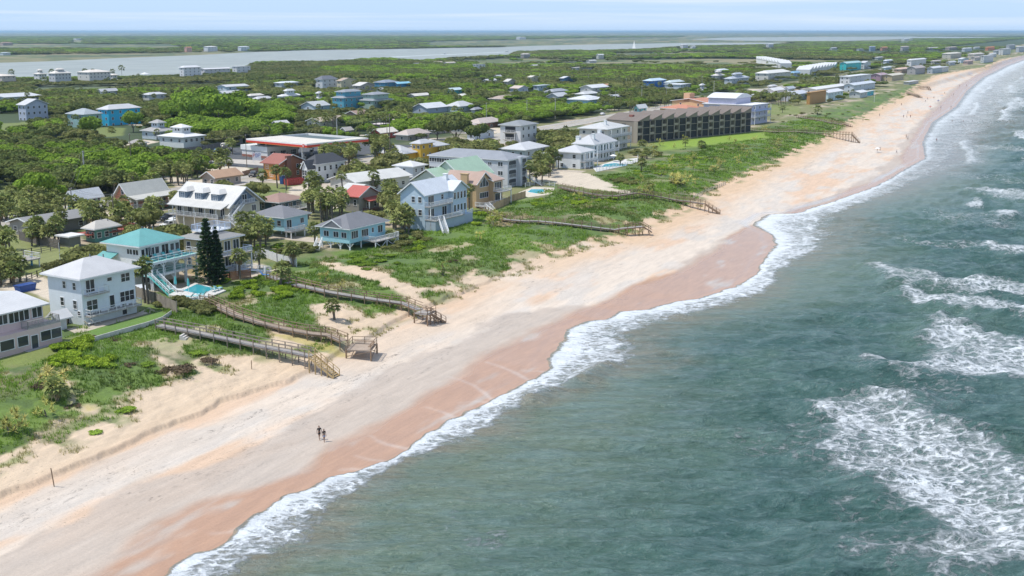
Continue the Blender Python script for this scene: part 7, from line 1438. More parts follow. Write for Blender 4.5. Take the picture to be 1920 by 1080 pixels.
def instancer(name, P, kd, label, hs=(.7, 1.0), seed=3, emb=.25, cap=None):
    r = np.random.default_rng(seed); me = bpy.data.meshes.new(name); n = len(P); z = terrain(P[:, 0], P[:, 1])
    srcs = list(SRC.values()); var = np.zeros(n, int)
    for kk, nm in enumerate(('oak', 'bright', 'olive')):
        ids = [i for i, s in enumerate(srcs) if s[0] == nm]
        if not ids: ids = [0]
        m = kd == kk; var[m] = r.choice(ids, m.sum())
    s = P[:, 2] * .62; pm = (r.random(n) < .14 * (P[:, 1] > 0)) & (P[:, 2] < 9) & (fbm(P[:, 0] * .02, P[:, 1] * .02, 3, 77) > .42)
    for q in PSRC: srcs.append(('palm', q))
    var[pm] = r.choice([len(srcs) - 3, len(srcs) - 2, len(srcs) - 1], pm.sum()); me.vertices.add(n); me.vertices.foreach_set('co', np.stack([P[:, 0], P[:, 1], z + np.where(pm, r.uniform(3.2, 5.5, n), s * emb)], -1).astype(np.float32).ravel())
    for nm, ty, arr in (('sx', 'FLOAT', np.where(pm, r.uniform(1., 1.4, n), s)), ('sz', 'FLOAT', np.where(pm, 1.1, np.minimum(s * r.uniform(*hs, n), cap if cap is not None else 99))), ('rot', 'FLOAT', r.uniform(0, 6.28, n)), ('var', 'INT', var)):
        at = me.attributes.new(nm, ty, 'POINT'); at.data.foreach_set('value', np.ascontiguousarray(arr, np.int32 if ty == 'INT' else np.float32))
    o = obj(name, me); tag(o, label, None, None, 'stuff')
    ng = bpy.data.node_groups.new(name + '_scatter', 'GeometryNodeTree'); ng.interface.new_socket('Geometry', in_out='INPUT', socket_type='NodeSocketGeometry'); ng.interface.new_socket('Geometry', in_out='OUTPUT', socket_type='NodeSocketGeometry')
    N_ = ng.nodes; l = ng.links; gi = N_.new('NodeGroupInput'); go = N_.new('NodeGroupOutput'); jn = N_.new('GeometryNodeJoinGeometry')
    def na(nm, ty='FLOAT'): q = N_.new('GeometryNodeInputNamedAttribute'); q.data_type = ty; q.inputs['Name'].default_value = nm; return q.outputs[0]
    sc = N_.new('ShaderNodeCombineXYZ'); l.new(na('sx'), sc.inputs[0]); l.new(na('sx'), sc.inputs[1]); l.new(na('sz'), sc.inputs[2]); ro = N_.new('ShaderNodeCombineXYZ'); l.new(na('rot'), ro.inputs[2]); va = na('var', 'INT')
    for i, (k, c) in enumerate(srcs):
        cmp = N_.new('FunctionNodeCompare'); cmp.data_type = 'INT'; cmp.operation = 'EQUAL'; l.new(va, cmp.inputs[2]); cmp.inputs[3].default_value = i
        oi = N_.new('GeometryNodeObjectInfo'); oi.inputs['Object'].default_value = c; oi.inputs['As Instance'].default_value = True
        ip = N_.new('GeometryNodeInstanceOnPoints'); l.new(gi.outputs[0], ip.inputs['Points']); l.new(cmp.outputs[0], ip.inputs['Selection']); l.new(oi.outputs['Geometry'], ip.inputs['Instance']); l.new(ro.outputs[0], ip.inputs['Rotation']); l.new(sc.outputs[0], ip.inputs['Scale']); l.new(ip.outputs[0], jn.inputs[0])
    l.new(jn.outputs[0], go.inputs[0]); md = o.modifiers.new('scatter', 'NODES'); md.node_group = ng; return o
_W = Pn[NI:]; _u, _v = proj(_W[:, 0], _W[:, 1], 4.); _r = np.hypot(_W[:, 0], _W[:, 1]); _cap = np.interp(_r, [450, 850], [3.6, 2.3]); _cap = np.where((_u < 890) & (_v < 155) & (_v > 108) & (_u > 470), 4.2, _cap); _dome = (_u > 315) & (_u < 545) & (_v > 212) & (_v < 266); _W[_dome, 2] *= 1.25; _cap = np.where(_dome, 4.4, _cap)
instancer('woodland', _W, kn[NI:], 'green coastal woodland and scrub behind the houses', cap=_cap)
instancer('distant_forest', Pf, kinds(Pf, 2), 'far blue green forest on the horizon beyond the lagoon', (.4, .7), 4, 0., 4.0)
print('trees', len(Pn), len(Pf), 'palms', len(PALMS))
# ---------------------------------------------------------------- grass tufts
def tufts(name, n, box, blade, mat, seed, label, want=1, hmin=.3):
    r = np.random.default_rng(seed); X = r.uniform(box[0], box[1], n); Y = r.uniform(box[2], box[3], n)
    keep = r.random(n) < np.clip((170 / np.maximum(np.hypot(X, Y), 100)) ** 1.5, .05, 1); X, Y = X[keep], Y[keep]
    g = cover(X, Y)[3]; nn = fbm(X * .18, Y * .18, 3, seed + 5); ok = (g > .6) & (Y > ci(EDGE, X) - 3) & (Y < 138 + (nn - .5) * 20) if want else (g > .02) & (g < .75) & (nn > .45)
    ok &= nn > .3
    for (X0, Y0, ex, ey, L_, D_) in FOOT: a = (X - X0) * ex[0] + (Y - Y0) * ex[1]; b = (X - X0) * ey[0] + (Y - Y0) * ey[1]; ok &= ~((a > -.6) & (a < L_ + .6) & (b > -3.2) & (b < D_ + .5))
    for p in LOTP + LAWNP: ok &= sdpoly(*P4(p), X, Y) < 0
    X, Y, nn = X[ok], Y[ok], nn[ok]; m = len(X); z = terrain(X, Y); big = np.clip(np.hypot(X, Y) / 170, .8, 3)
    nb = 6; az = r.uniform(0, 6.28, (m, nb)); ln = r.uniform(.25, .6, (m, nb)) * blade * big[:, None] ** .5; hh = r.uniform(.45, 1, (m, nb)) * blade * (.6 + nn[:, None]); w = .10 * blade * big[:, None] * r.uniform(.7, 1.3, (m, nb))
    ox = X[:, None] + r.normal(size=(m, nb)) * .18 * big[:, None]; oy = Y[:, None] + r.normal(size=(m, nb)) * .18 * big[:, None]; zz = np.repeat(z[:, None], nb, 1) - .03
    dx, dy = np.cos(az), np.sin(az); P0 = np.stack([ox - dy * w, oy + dx * w, zz], -1); P1 = np.stack([ox + dy * w, oy - dx * w, zz], -1); P2 = np.stack([ox + dx * ln, oy + dy * ln, zz + hh], -1)
    V = np.stack([P0, P1, P2], 2).reshape(-1, 3); tag(obj(name, npmesh(name, V, np.arange(len(V)).reshape(-1, 3), mat, False)), label, None, None, 'stuff')
tufts('dune_grass', 150000, (60, 640, 95, 165), .55, LEAF['grass'], 401, 'green grass covering the dune between beach and houses')
tufts('beach_grass', 60000, (60, 420, 88, 140), .5, LEAF['straw'], 402, 'sparse straw coloured grass on the bare sand edge', 0)
# ---------------------------------------------------------------- boardwalks
WGREY = wood((.36, .335, .31)); WBRN = wood((.27, .185, .12)); WYEL = wood((.46, .34, .17)); WGRB = wood((.25, .21, .17))
def gpt(u, v, h):
    """point on a deck that stands h above the ground and shows at pixel u, v"""
    z = 3.
    for _ in range(25): X, Y = unproj(u, v, z); z = .5 * z + .5 * (float(terrain(X, Y)) + h)
    X, Y = unproj(u, v, z); return Vector((float(X), float(Y), z))
def boardwalk(label, pts, w=1.5, floor=WGREY, rail=WBRN, steps=None, plat=None, h=1.0, sm=None, braces=False, rails=True, mid=True):
    P = [gpt(*p) for p in pts]; root = thing('boardwalk', label, 'boardwalk', tuple(P[0]), 0); o = P[0].copy(); Q = [p - o for p in P]
    n = len(Q); nr = []
    for i in range(n):
        d = (Q[min(i + 1, n - 1)] - Q[max(i - 1, 0)]); d.z = 0; d.normalize(); nr.append(Vector((-d.y, d.x, 0)) * w / 2)
    mb = MB()
    for i in range(n - 1):
        a, b = Q[i], Q[i + 1]; L_ = (b - a).length; k = max(1, int(L_ / .17))
        for j in range(k):
            t0, t1 = j / k, (j + .88) / k; p, q = a.lerp(b, t0), a.lerp(b, t1); na, nb = nr[i].lerp(nr[i + 1], t0), nr[i].lerp(nr[i + 1], t1); q1 = [p - na, p + na, q + nb, q - nb]
            mb.add([tuple(x - Vector((0, 0, .05))) for x in q1] + [tuple(x) for x in q1], [(0, 3, 2, 1), (4, 5, 6, 7), (0, 1, 5, 4), (1, 2, 6, 5), (2, 3, 7, 6), (3, 0, 4, 7)])
    mb.build('walkway_deck', floor, root)
    for s_ in (-1, 1):
        mb = MB()
        for i in range(n - 1): mb.bar(Q[i] + nr[i] * s_ * .92 - Vector((0, 0, .17)), Q[i + 1] + nr[i + 1] * s_ * .92 - Vector((0, 0, .17)), .06, .22)
        mb.build('joist', rail, root)
        if not rails: continue
        mb = MB(); cum = 0
        for i in range(n - 1):
            a, b = Q[i] + nr[i] * s_, Q[i + 1] + nr[i + 1] * s_; up = Vector((0, 0, 1)); mb.bar(a + up * h, b + up * h, .14, .06)
            if mid: mb.bar(a + up * h * .55, b + up * h * .55, .05, .09)
        mb.build('handrail', rail, root)
    tot = 0; nxt = .2
    for i in range(n - 1):
        a, b = Q[i], Q[i + 1]; L_ = (b - a).length
        while nxt < tot + L_:
            t = (nxt - tot) / L_; p = a.lerp(b, t); nn = nr[i].lerp(nr[i + 1], t)
            for s_ in (-1, 1):
                q = p + nn * s_ * 1.04; zg = float(terrain(q.x + o.x, q.y + o.y)) - o.z - .4
                MB().box(q.x - .06, q.x + .06, q.y - .06, q.y + .06, min(zg, q.z - .3), q.z + (h if rails else -.05)).build('post', rail, root)
            if braces and i >= braces: q1, q2 = p - nn, p + nn; zg = float(terrain(p.x + o.x, p.y + o.y)) - o.z; MB().bar((q1.x, q1.y, zg + .2), (q2.x, q2.y, q2.z - .2), .07).build('brace', rail, root)
            nxt += 2.3
        tot += L_
    if plat:
        cu, cv, hh, px, py, rot, frail = plat; c = gpt(cu, cv, hh) - o; a = R(rot); ex = Vector((math.cos(a), math.sin(a), 0)); ey = Vector((-math.sin(a), math.cos(a), 0))
        cr = [c + ex * sx * px / 2 + ey * sy * py / 2 for sx, sy in ((-1, -1), (1, -1), (1, 1), (-1, 1))]; mb = MB().slab([tuple(q) for q in cr], .16); pl = mb.build('platform', floor, root)
        for k in frail: railing(pl, [cr[k], cr[(k + 1) % 4]], 1.05, rail, 1.6, 'rail')
        for q in cr: zg = float(terrain(q.x + o.x, q.y + o.y)) - o.z - .4; MB().box(q.x - .09, q.x + .09, q.y - .09, q.y + .09, zg, q.z).build('pile', rail, root)
        for k in range(4): q1, q2 = cr[k], cr[(k + 1) % 4]; zg = float(terrain(q1.x + o.x, q1.y + o.y)) - o.z; MB().bar((q1.x, q1.y, zg + .3), (q2.x, q2.y, q2.z - .2), .08).build('brace', rail, root)
        for k in (0, 1): q1, q2 = cr[k].lerp(cr[k + 1], .1), cr[k].lerp(cr[k + 1], .9); dn = (c - (q1 + q2) / 2).normalized() * .35; MB().bar(q1 + dn + Vector((0, 0, .45)), q2 + dn + Vector((0, 0, .45)), .38, .06).build('bench', rail, pl)
    if steps:
        u0, v0, h0, u1, v1 = steps[:5]; a = gpt(u0, v0, h0) - o; b = gpt(u1, v1, .05) - o; m_ = sm or rail; w_ = steps[5] if len(steps) > 5 else w; d = b - a; hz = Vector((d.x, d.y, 0)).normalized(); sd = Vector((-hz.y, hz.x, 0)) * w_ / 2; k = max(4, int(abs(d.z) / .19)); st = MB()
        for i in range(k): p = a.lerp(b, (i + .5) / k); st.bar(p - sd, p + sd, .3, .06)
        st.bar(a + sd, b + sd, .07, .28); st.bar(a - sd, b - sd, .07, .28); so_ = st.build('stairs', m_, root)
        for s_ in (-1, 1): railing(so_, [a + sd * s_, b + sd * s_], 1.0, m_, 1.3, 'rail', t=.1)
        for t in (0, .25, .5, .75):
            for s_ in (-1, 1): q = a.lerp(b, t) + sd * s_; zg = float(terrain(q.x + o.x, q.y + o.y)) - o.z - .3; MB().box(q.x - .07, q.x + .07, q.y - .07, q.y + .07, zg, q.z + .1).build('post', m_, root)
    return root
boardwalk('grey boardwalk ending in bright yellow timber stairs, nearest to the camera', [(298,609,.7),(330,615,.8),(368,622,1.),(428,635,1.),(489,648,1.3),(549,659,1.8),(584,667,2.3)], steps=(585,668,2.3,631,707), sm=WYEL, rail=WGRB, braces=4)
boardwalk('brown boardwalk ending in a square lookout platform over the beach', [(383,563,.6),(407,573,.8),(440,588,.9),(489,604,.8),(537,616,.8),(580,624,.9),(616,627,1.1),(645,639,1.3)], rail=WBRN, floor=wood((.38, .30, .23)), plat=(678,650,1.45,4.0,3.8,20,(0,1,2)))
boardwalk('long grey boardwalk with a benched landing and brown stairs, third from the near end', [(507,517,.5),(530,525,.6),(560,534,.8),(612,546,.9),(678,557,.9),(734,565,1.),(757,568,1.2),(787,580,1.8)], rail=WBRN, plat=(797,585,1.9,2.8,2.6,0,(0,3)), steps=(803,586,1.9,832,603))
boardwalk('grey boardwalk whose seaward end stands raised and broken over the sand', [(905,395,.4),(925,404,.5),(947,411,.7),(984,414,.7),(1010,414,.8),(1043,417,.8),(1102,424,.7),(1152,430,.7),(1170,427,1.8),(1205,424,2.0),(1222,434,.9)], rail=WBRN, braces=7)
boardwalk('long dark boardwalk with arched seaward end and stairs beside the sand court', [(1050,350,.6),(1075,356,.9),(1099,361,1.1),(1130,366,1.3),(1158,366,1.5),(1192,361,1.5),(1226,366,1.),(1265,374,.8),(1290,377,1.5),(1321,382,2.)], rail=WBRN, floor=WGRB, steps=(1322,383,2.,1350,401), braces=7)
boardwalk('far boardwalk from the condominium with a tall slatted stair end on the beach', [(1408,244,.5),(1450,246,.7),(1488,246,.8),(1543,249,1.),(1570,250,2.4),(1596,252,3.4)], rail=WBRN, floor=wood((.46, .42, .28)), steps=(1597,252,3.4,1612,268), braces=2, w=1.8)
boardwalk('small distant boardwalk beyond the tall slatted stair end', [(1495,219,.5),(1530,224,.6),(1560,230,.9),(1580,232,1.3)], rail=WBRN, floor=WGRB, steps=(1580,232,1.3,1597,238))
boardwalk('damaged wooden stairs on the scarp below the turquoise beach hut', [(1700,174,.6),(1712,177,1.),(1722,180,1.3)], rail=WBRN, floor=WGRB, steps=(1722,180,1.2,1728,184))
boardwalk('distant wooden beach access left of the people under umbrellas', [(1722,163,.8),(1740,164,1.6)], rail=WBRN, floor=WGRB, steps=(1740,164,1.5,1744,170))
boardwalk('long dock with a white roofed gazebo over the lagoon behind the villas', [(256,144.5,.8),(290,146,.8),(336,148.5,.8)], rail=wood((.5, .48, .45)), floor=wood((.5, .48, .45)), w=2.4, mid=False)
p = gpt(272, 144, 1.); g = thing('gazebo', 'white roofed gazebo on the lagoon dock', 'gazebo', tuple(p)); MB().box(-3, 3, -3, 3, 0, .2).build('floor', TRIM, g)
for sx in (-1, 1):
    for sy in (-1, 1): MB().box(sx * 2.7 - .15, sx * 2.7 + .15, sy * 2.7 - .15, sy * 2.7 + .15, -2, 3).build('post', TRIM, g)
MB().add([(-3.6, -3.6, 3), (3.6, -3.6, 3), (3.6, 3.6, 3), (-3.6, 3.6, 3), (0, 0, 4.8)], [(0, 1, 4), (1, 2, 4), (2, 3, 4), (3, 0, 4), (0, 3, 2, 1)]).build('roof', roofm((.74, .74, .74)), g)
# ---------------------------------------------------------------- pools, patio, terraces
WATERP = newmat('pool_water'); wp, wnt, wbs = WATERP; wbs.inputs['Base Color'].default_value = (.05, .36, .42, 1); wbs.inputs['Roughness'].default_value = .06; bump(wnt, wbs, nz(wnt, 3, 3, coord(wnt)), .2, .05)
wp2, _, b2 = newmat('pool_water_light'); b2.inputs['Base Color'].default_value = (.10, .50, .62, 1); b2.inputs['Roughness'].default_value = .08
def quad3(px, z): return [(float(a), float(b)) for a, b in (unproj(u, v, z) for u, v in px)]
def pool(label, dpx, wpx, zd, wm_, dm, zb=3.2):
    D_ = quad3(dpx, zd); Wq = quad3(wpx, zd); cx = sum(p[0] for p in D_) / len(D_); cy = sum(p[1] for p in D_) / len(D_); t = thing('swimming_pool', label, 'pool', (cx, cy, 0)); D_ = [(x - cx, y - cy) for x, y in D_]; Wq = [(x - cx, y - cy) for x, y in Wq]
    if abs(sum(D_[i - 1][0] * D_[i][1] - D_[i][0] * D_[i - 1][1] for i in range(len(D_)))) and sum(D_[i - 1][0] * D_[i][1] - D_[i][0] * D_[i - 1][1] for i in range(len(D_))) < 0: D_.reverse()
    if sum(Wq[i - 1][0] * Wq[i][1] - Wq[i][0] * Wq[i - 1][1] for i in range(len(Wq))) < 0: Wq.reverse()
    MB().prism(D_, zb, zd).build('deck', dm, t); k = 1.05; mx_ = sum(p[0] for p in Wq) / len(Wq); my = sum(p[1] for p in Wq) / len(Wq)
    MB().prism([(mx_ + (x - mx_) * k, my + (y - my) * k) for x, y in Wq], zd, zd + .05).build('coping', TRIM, t); MB().prism(Wq, zd + .03, zd + .056).build('pool_water', wm_, t); FOOT.append((cx - 4, cy - 4, (1, 0), (0, 1), 8, 8)); return t
CONC = plain((.62, .60, .56), .85, .15, 1.2, name='pale_concrete')
pool('swimming pool with white deck and teal water in front of the teal roofed house', [(316,552),(366,530),(424,544),(376,564)], [(343,545),(369,533),(402,541),(378,553)], 5.0, wp, CONC)
pool('light blue pool beside the sea end of the grey apartment block', [(972,361),(1000,350),(1040,352),(1034,364),(990,370)], [(989,360),(996,355),(1018,355),(1021,359),(1007,363)], GZ + .05, wp2, plain((.60, .54, .44), .9, .15, 1))
pool('curved green blue pool in front of the white sea villa', [(1111,314),(1151,301),(1195,296),(1196,304),(1167,312),(1118,322)], [(1128,313),(1134,308),(1152,306),(1175,308),(1172,311),(1145,313)], GZ + .1, wp2, plain((.64, .63, .60), .9, .15, 1))
def patio(name, label, px, z, m, zb=None, cat='patio'):
    q = quad3(px, z); cx = sum(p[0] for p in q) / len(q); cy = sum(p[1] for p in q) / len(q); q = [(x - cx, y - cy) for x, y in q]
    if sum(q[i - 1][0] * q[i][1] - q[i][0] * q[i - 1][1] for i in range(len(q))) < 0: q.reverse()
    o = MB().prism(q, zb if zb is not None else z - .4, z).build(name, m, loc=(cx, cy, 0)); return tag(o, label, cat)
patio('patio', 'curved beige concrete patio below the pale blue white three storey house', [(124,617),(150,612),(200,600),(258,587),(280,576),(293,585),(288,593),(266,602),(222,613),(178,622),(140,624)], GZ + .06, plain((.50, .44, .35), .9, .2, 1), 3.9)
patio('concrete_slab', 'small pale concrete slab lying in the near dune shrubs', [(153,680),(172,673),(182,678),(163,686)], 5.05, CONC, 3.9, 'slab')
# ---------------------------------------------------------------- walls and fences
def fence(name, label, px, h, m, kind='board', cat='fence', z=None, th=.06):
    P = [Vector(ground(u, v)) for u, v in px]; o = P[0].copy(); t = thing(name, label, cat, tuple(o)); Q = [p - o for p in P]
    mb = MB(); up = Vector((0, 0, 1))
    for a, b in zip(Q[:-1], Q[1:]):
        L_ = (b - a).length
        if kind == 'wall': mb.slab([tuple(a + up * h), tuple(b + up * h), tuple(b + up * h + Vector((.15, .15, 0))), tuple(a + up * h + Vector((.15, .15, 0)))], h + .8); continue
        n = max(1, int(L_ / .2))
        if kind == 'rail':
            for zz in (h * .3, h * .6, h): mb.bar(a + up * zz, b + up * zz, .05, .1)
        elif kind == 'slat':
            for k in range(6): zz = h * (k + .5) / 6; mb.bar(a + up * zz, b + up * zz, .04, h / 6 * .75)
        else:
            for i in range(n):
                p, q = a.lerp(b, i / n), a.lerp(b, (i + .88) / n); hh = h * (1 + (random.random() - .5) * (.08 if kind == 'old' else .01)); mb.bar(p + up * hh / 2, q + up * hh / 2, .03, hh)
    mb.build('panel' if kind != 'wall' else 'wall', m, t)
    if kind != 'wall':
        for a, b in zip(Q[:-1], Q[1:]):
            n = max(1, round((b - a).length / 2.4))
            for i in range(n + 1): p = a.lerp(b, i / n); MB().box(p.x - .07, p.x + .07, p.y - .07, p.y + .07, p.z - .5, p.z + h + .12).build('post', m, t)
    return t
fence('fence', 'white board fence beside the yellow house above the third boardwalk', [(477,489),(487,479),(520,491),(556,500)], 1.7, plain((.74, .74, .74), .6, .15))
fence('fence', 'red brown slatted fence running from the teal house pool to the conifer', [(366,510),(398,518),(431,526),(470,520)], 1.6, wood((.40, .20, .11)), 'slat')
fence('fence', 'weathered wooden fence between the patio house and the teal house pool', [(256,558),(292,570),(332,588)], 2.0, wood((.30, .26, .21)), 'old')
fence('fence', 'brown board fence between the small white shed and the patio house', [(107,612),(128,606),(146,602)], 2.0, wood((.30, .24, .18)), 'old')
fence('retaining_wall', 'low white curved retaining wall along the patio lawn edge', [(178,640),(230,625),(280,611),(305,602),(322,590)], .7, plain((.60, .58, .53), .9, .2), 'wall', 'wall')
fence('fence', 'white picket fence around the front of the pale blue three level house', [(812,431),(850,418),(886,400)], 1.3, plain((.76, .76, .76), .6, .1))
fence('fence', 'tan board fence below the stairs of the tan house', [(926,394),(945,386),(962,377),(985,370)], 1.8, wood((.46, .33, .19)))
fence('fence', 'dark old fence with creepers behind the grassy yard at the left', [(37,450),(70,458),(112,467)], 2.0, wood((.16, .14, .12)), 'old')
fence('fence', 'open grey rail fence crossing the grassy yard at the left', [(12,489),(60,478),(112,467)], 1.4, wood((.20, .18, .15)), 'rail')
fence('fence', 'dark fence posts at the near end of the grassy yard', [(50,528),(70,520),(90,512)], 1.2, wood((.20, .18, .15)), 'rail')
fence('fence', 'brown yard fence left of the orange brown house', [(455,330),(470,326),(484,322)], 1.5, wood((.33, .20, .13)))
fence('fence', 'long grey wooden screen fence beside the white tower house', [(332,290),(380,284),(420,276),(455,270)], 2.2, wood((.16, .15, .15)))
fence('fence', 'pale glass and metal fence around the light blue pool', [(985,351),(1010,346),(1040,350)], 1.2, plain((.62, .66, .64), .4, .1), 'rail')
fence('fence', 'low white railing around the sea villa pool terrace', [(1118,322),(1167,312),(1196,304),(1196,296)], 1.1, plain((.74, .76, .76), .5, .1), 'rail')
fence('fence', 'row of pale sand fence stakes at the dune edge beside the long dark boardwalk', [(1300,372),(1320,362),(1345,352),(1360,346)], .8, wood((.5, .46, .36)), 'rail')
# ---------------------------------------------------------------- utility poles
def pole(u, vb, vt, label, m, arms=1, r=.16, lamp=False, rz=0.6):
    x, y, z, h = hpx(u, vb, vt); t = thing('utility_pole', label, 'utility pole', (x, y, z), rz); MB().tube([(0, 0, -.6), (0, 0, h)], [r, r * .65], 9).build('shaft', m, t)
    for k in range(arms):
        zz = h - .35 - k * 1.3; MB().box(-1.3, 1.3, -.06, .06, zz - .07, zz + .07).build('crossarm', wood((.34, .31, .28)), t)
        for xx in (-1.15, -.5, .5, 1.15): MB().tube([(xx, 0, zz + .07), (xx, 0, zz + .3)], .05, 6).build('insulator', plain((.5, .5, .48), .4), t)
    if lamp: MB().tube([(0, 0, h - 2), (1.6, 0, h - 1.4)], .05, 6).build('lamp_arm', plain((.5, .5, .5), .4), t); MB().box(1.4, 2.1, -.15, .15, h - 1.5, h - 1.35).build('lamp_head', plain((.6, .6, .6), .4), t)
    return t, Vector((x, y, z + h - .3))
PG = plain((.50, .49, .46), .8, .2, 2, name='concrete_pole'); PB_ = wood((.20, .16, .12)); PL = {}
for k, a in dict(a=(160,345,283,'tall thick concrete pole with a long crossarm behind the small teal cottage',PG,1,.28),
 b=(247,318,250,'slim grey wooden pole in the scrub left of the white tower house',PB_,1,.16), c=(137,409,352,'dark wooden pole right beside the small teal cottage',PB_,1,.15),
 d=(215,427,363,'dark wooden pole in front of the salmon house',PB_,1,.15), e=(366,414,377,'dark wooden pole in front of the cream dormer house porch',PB_,0,.14), f=(463,314,252,'thin wooden pole at the petrol station car park',PB_,1,.13),
 g=(528,288,266,'short thin pole beside the petrol station shop',PB_,0,.12), h=(633,279,222,'thick pale pole with transformer at the right end of the canopy',PG,2,.24), i=(732,308,214,'tallest thin pole among the high palms beside the road',PB_,2,.18),
 j=(726,262,218,'wooden pole twin standing just left of the tallest thin pole',PB_,2,.15), k=(988,224,188,'pole with a lamp arm behind the tall white house',PG,1,.15), l=(1041,223,181,'pale pole rising from the green scrub right of the lamp pole',PG,0,.2),
 m=(912,231,193,'pole with two crossarms left of the tall white house',PG,2,.16), n=(1154,199,170,'thin pole right of the blue sided hip roofed house',PG,0,.15), o=(1203,192,161,'tall pale pole left of the terracotta roofs',PG,1,.18),
 p=(1249,188,162,'thin pole in front of the long low white flat building',PG,1,.14), q=(1338,184,152,'tall pale pole above the lilac house',PG,1,.2), r=(1316,164,143,'pole in front of the belvedere house woods',PG,1,.16), s=(1174,162,147,'thin pole left of the deep blue house',PG,1,.14),
 t=(1103,156,140,'small pole with crossarm in the middle woods above the long white roof',PG,1,.14), u=(1012,152,138,'bright white pole in the middle woods by the cream timber house',plain((.7, .7, .7), .6, .1),1,.22), v=(1651,155,117,'tall thin pole before the olive roofed cottage',PG,1,.16),
 w=(1675,137,115,'thin pole right of the white hip roofed cottage',PG,0,.14), x=(1639,192,171,'white flag pole on the dune near the turquoise hut',plain((.75, .75, .75), .5, .1),0,.12), y=(1777,128,108,'pale pole at the bend beside the low white flat house',PG,0,.16), z=(1712,70,62,'tall mast far away on the right forest skyline',PG,0,.9),
 A1=(113,491,455,'white post light in the yard behind the patio house',plain((.7, .7, .7), .6, .1),0,.1)).items():
    PL[k] = pole(a[0], a[1], a[2], a[3], a[4], a[5], a[6], lamp=k in 'kl')
def wire(a, b, sag=1.2, off=(0,)):
    for of in off:
        A_, B_ = PL[a][1] + Vector((of, 0, .2)), PL[b][1] + Vector((of, 0, .2)); o = PL[a][0]; inv = Vector(o.location); pts = []
        c_, s_ = math.cos(-.6), math.sin(-.6)
        for i in range(15): t = i / 14; p = A_.lerp(B_, t) - inv; p.z -= sag * 4 * t * (1 - t); pts.append((p.x * c_ - p.y * s_, p.x * s_ + p.y * c_, p.z))
        MB().tube(pts, .022, 4, False).build('wire', plain((.12, .12, .12), .6, .1), o)
for a, b, s_ in (('a', 'c', 1.), ('c', 'd', .8), ('d', 'e', 1.), ('a', 'b', 2.), ('b', 'f', 2.), ('f', 'h', 2.), ('h', 'j', 2.), ('j', 'm', 3.), ('m', 'k', 1.5), ('k', 'l', 1.), ('l', 'n', 3.), ('n', 'o', 1.5), ('o', 'p', 1.5), ('p', 'q', 3.), ('u', 't', 2.), ('t', 's', 2.), ('s', 'r', 3.)): wire(a, b, s_, (-.8, .8))
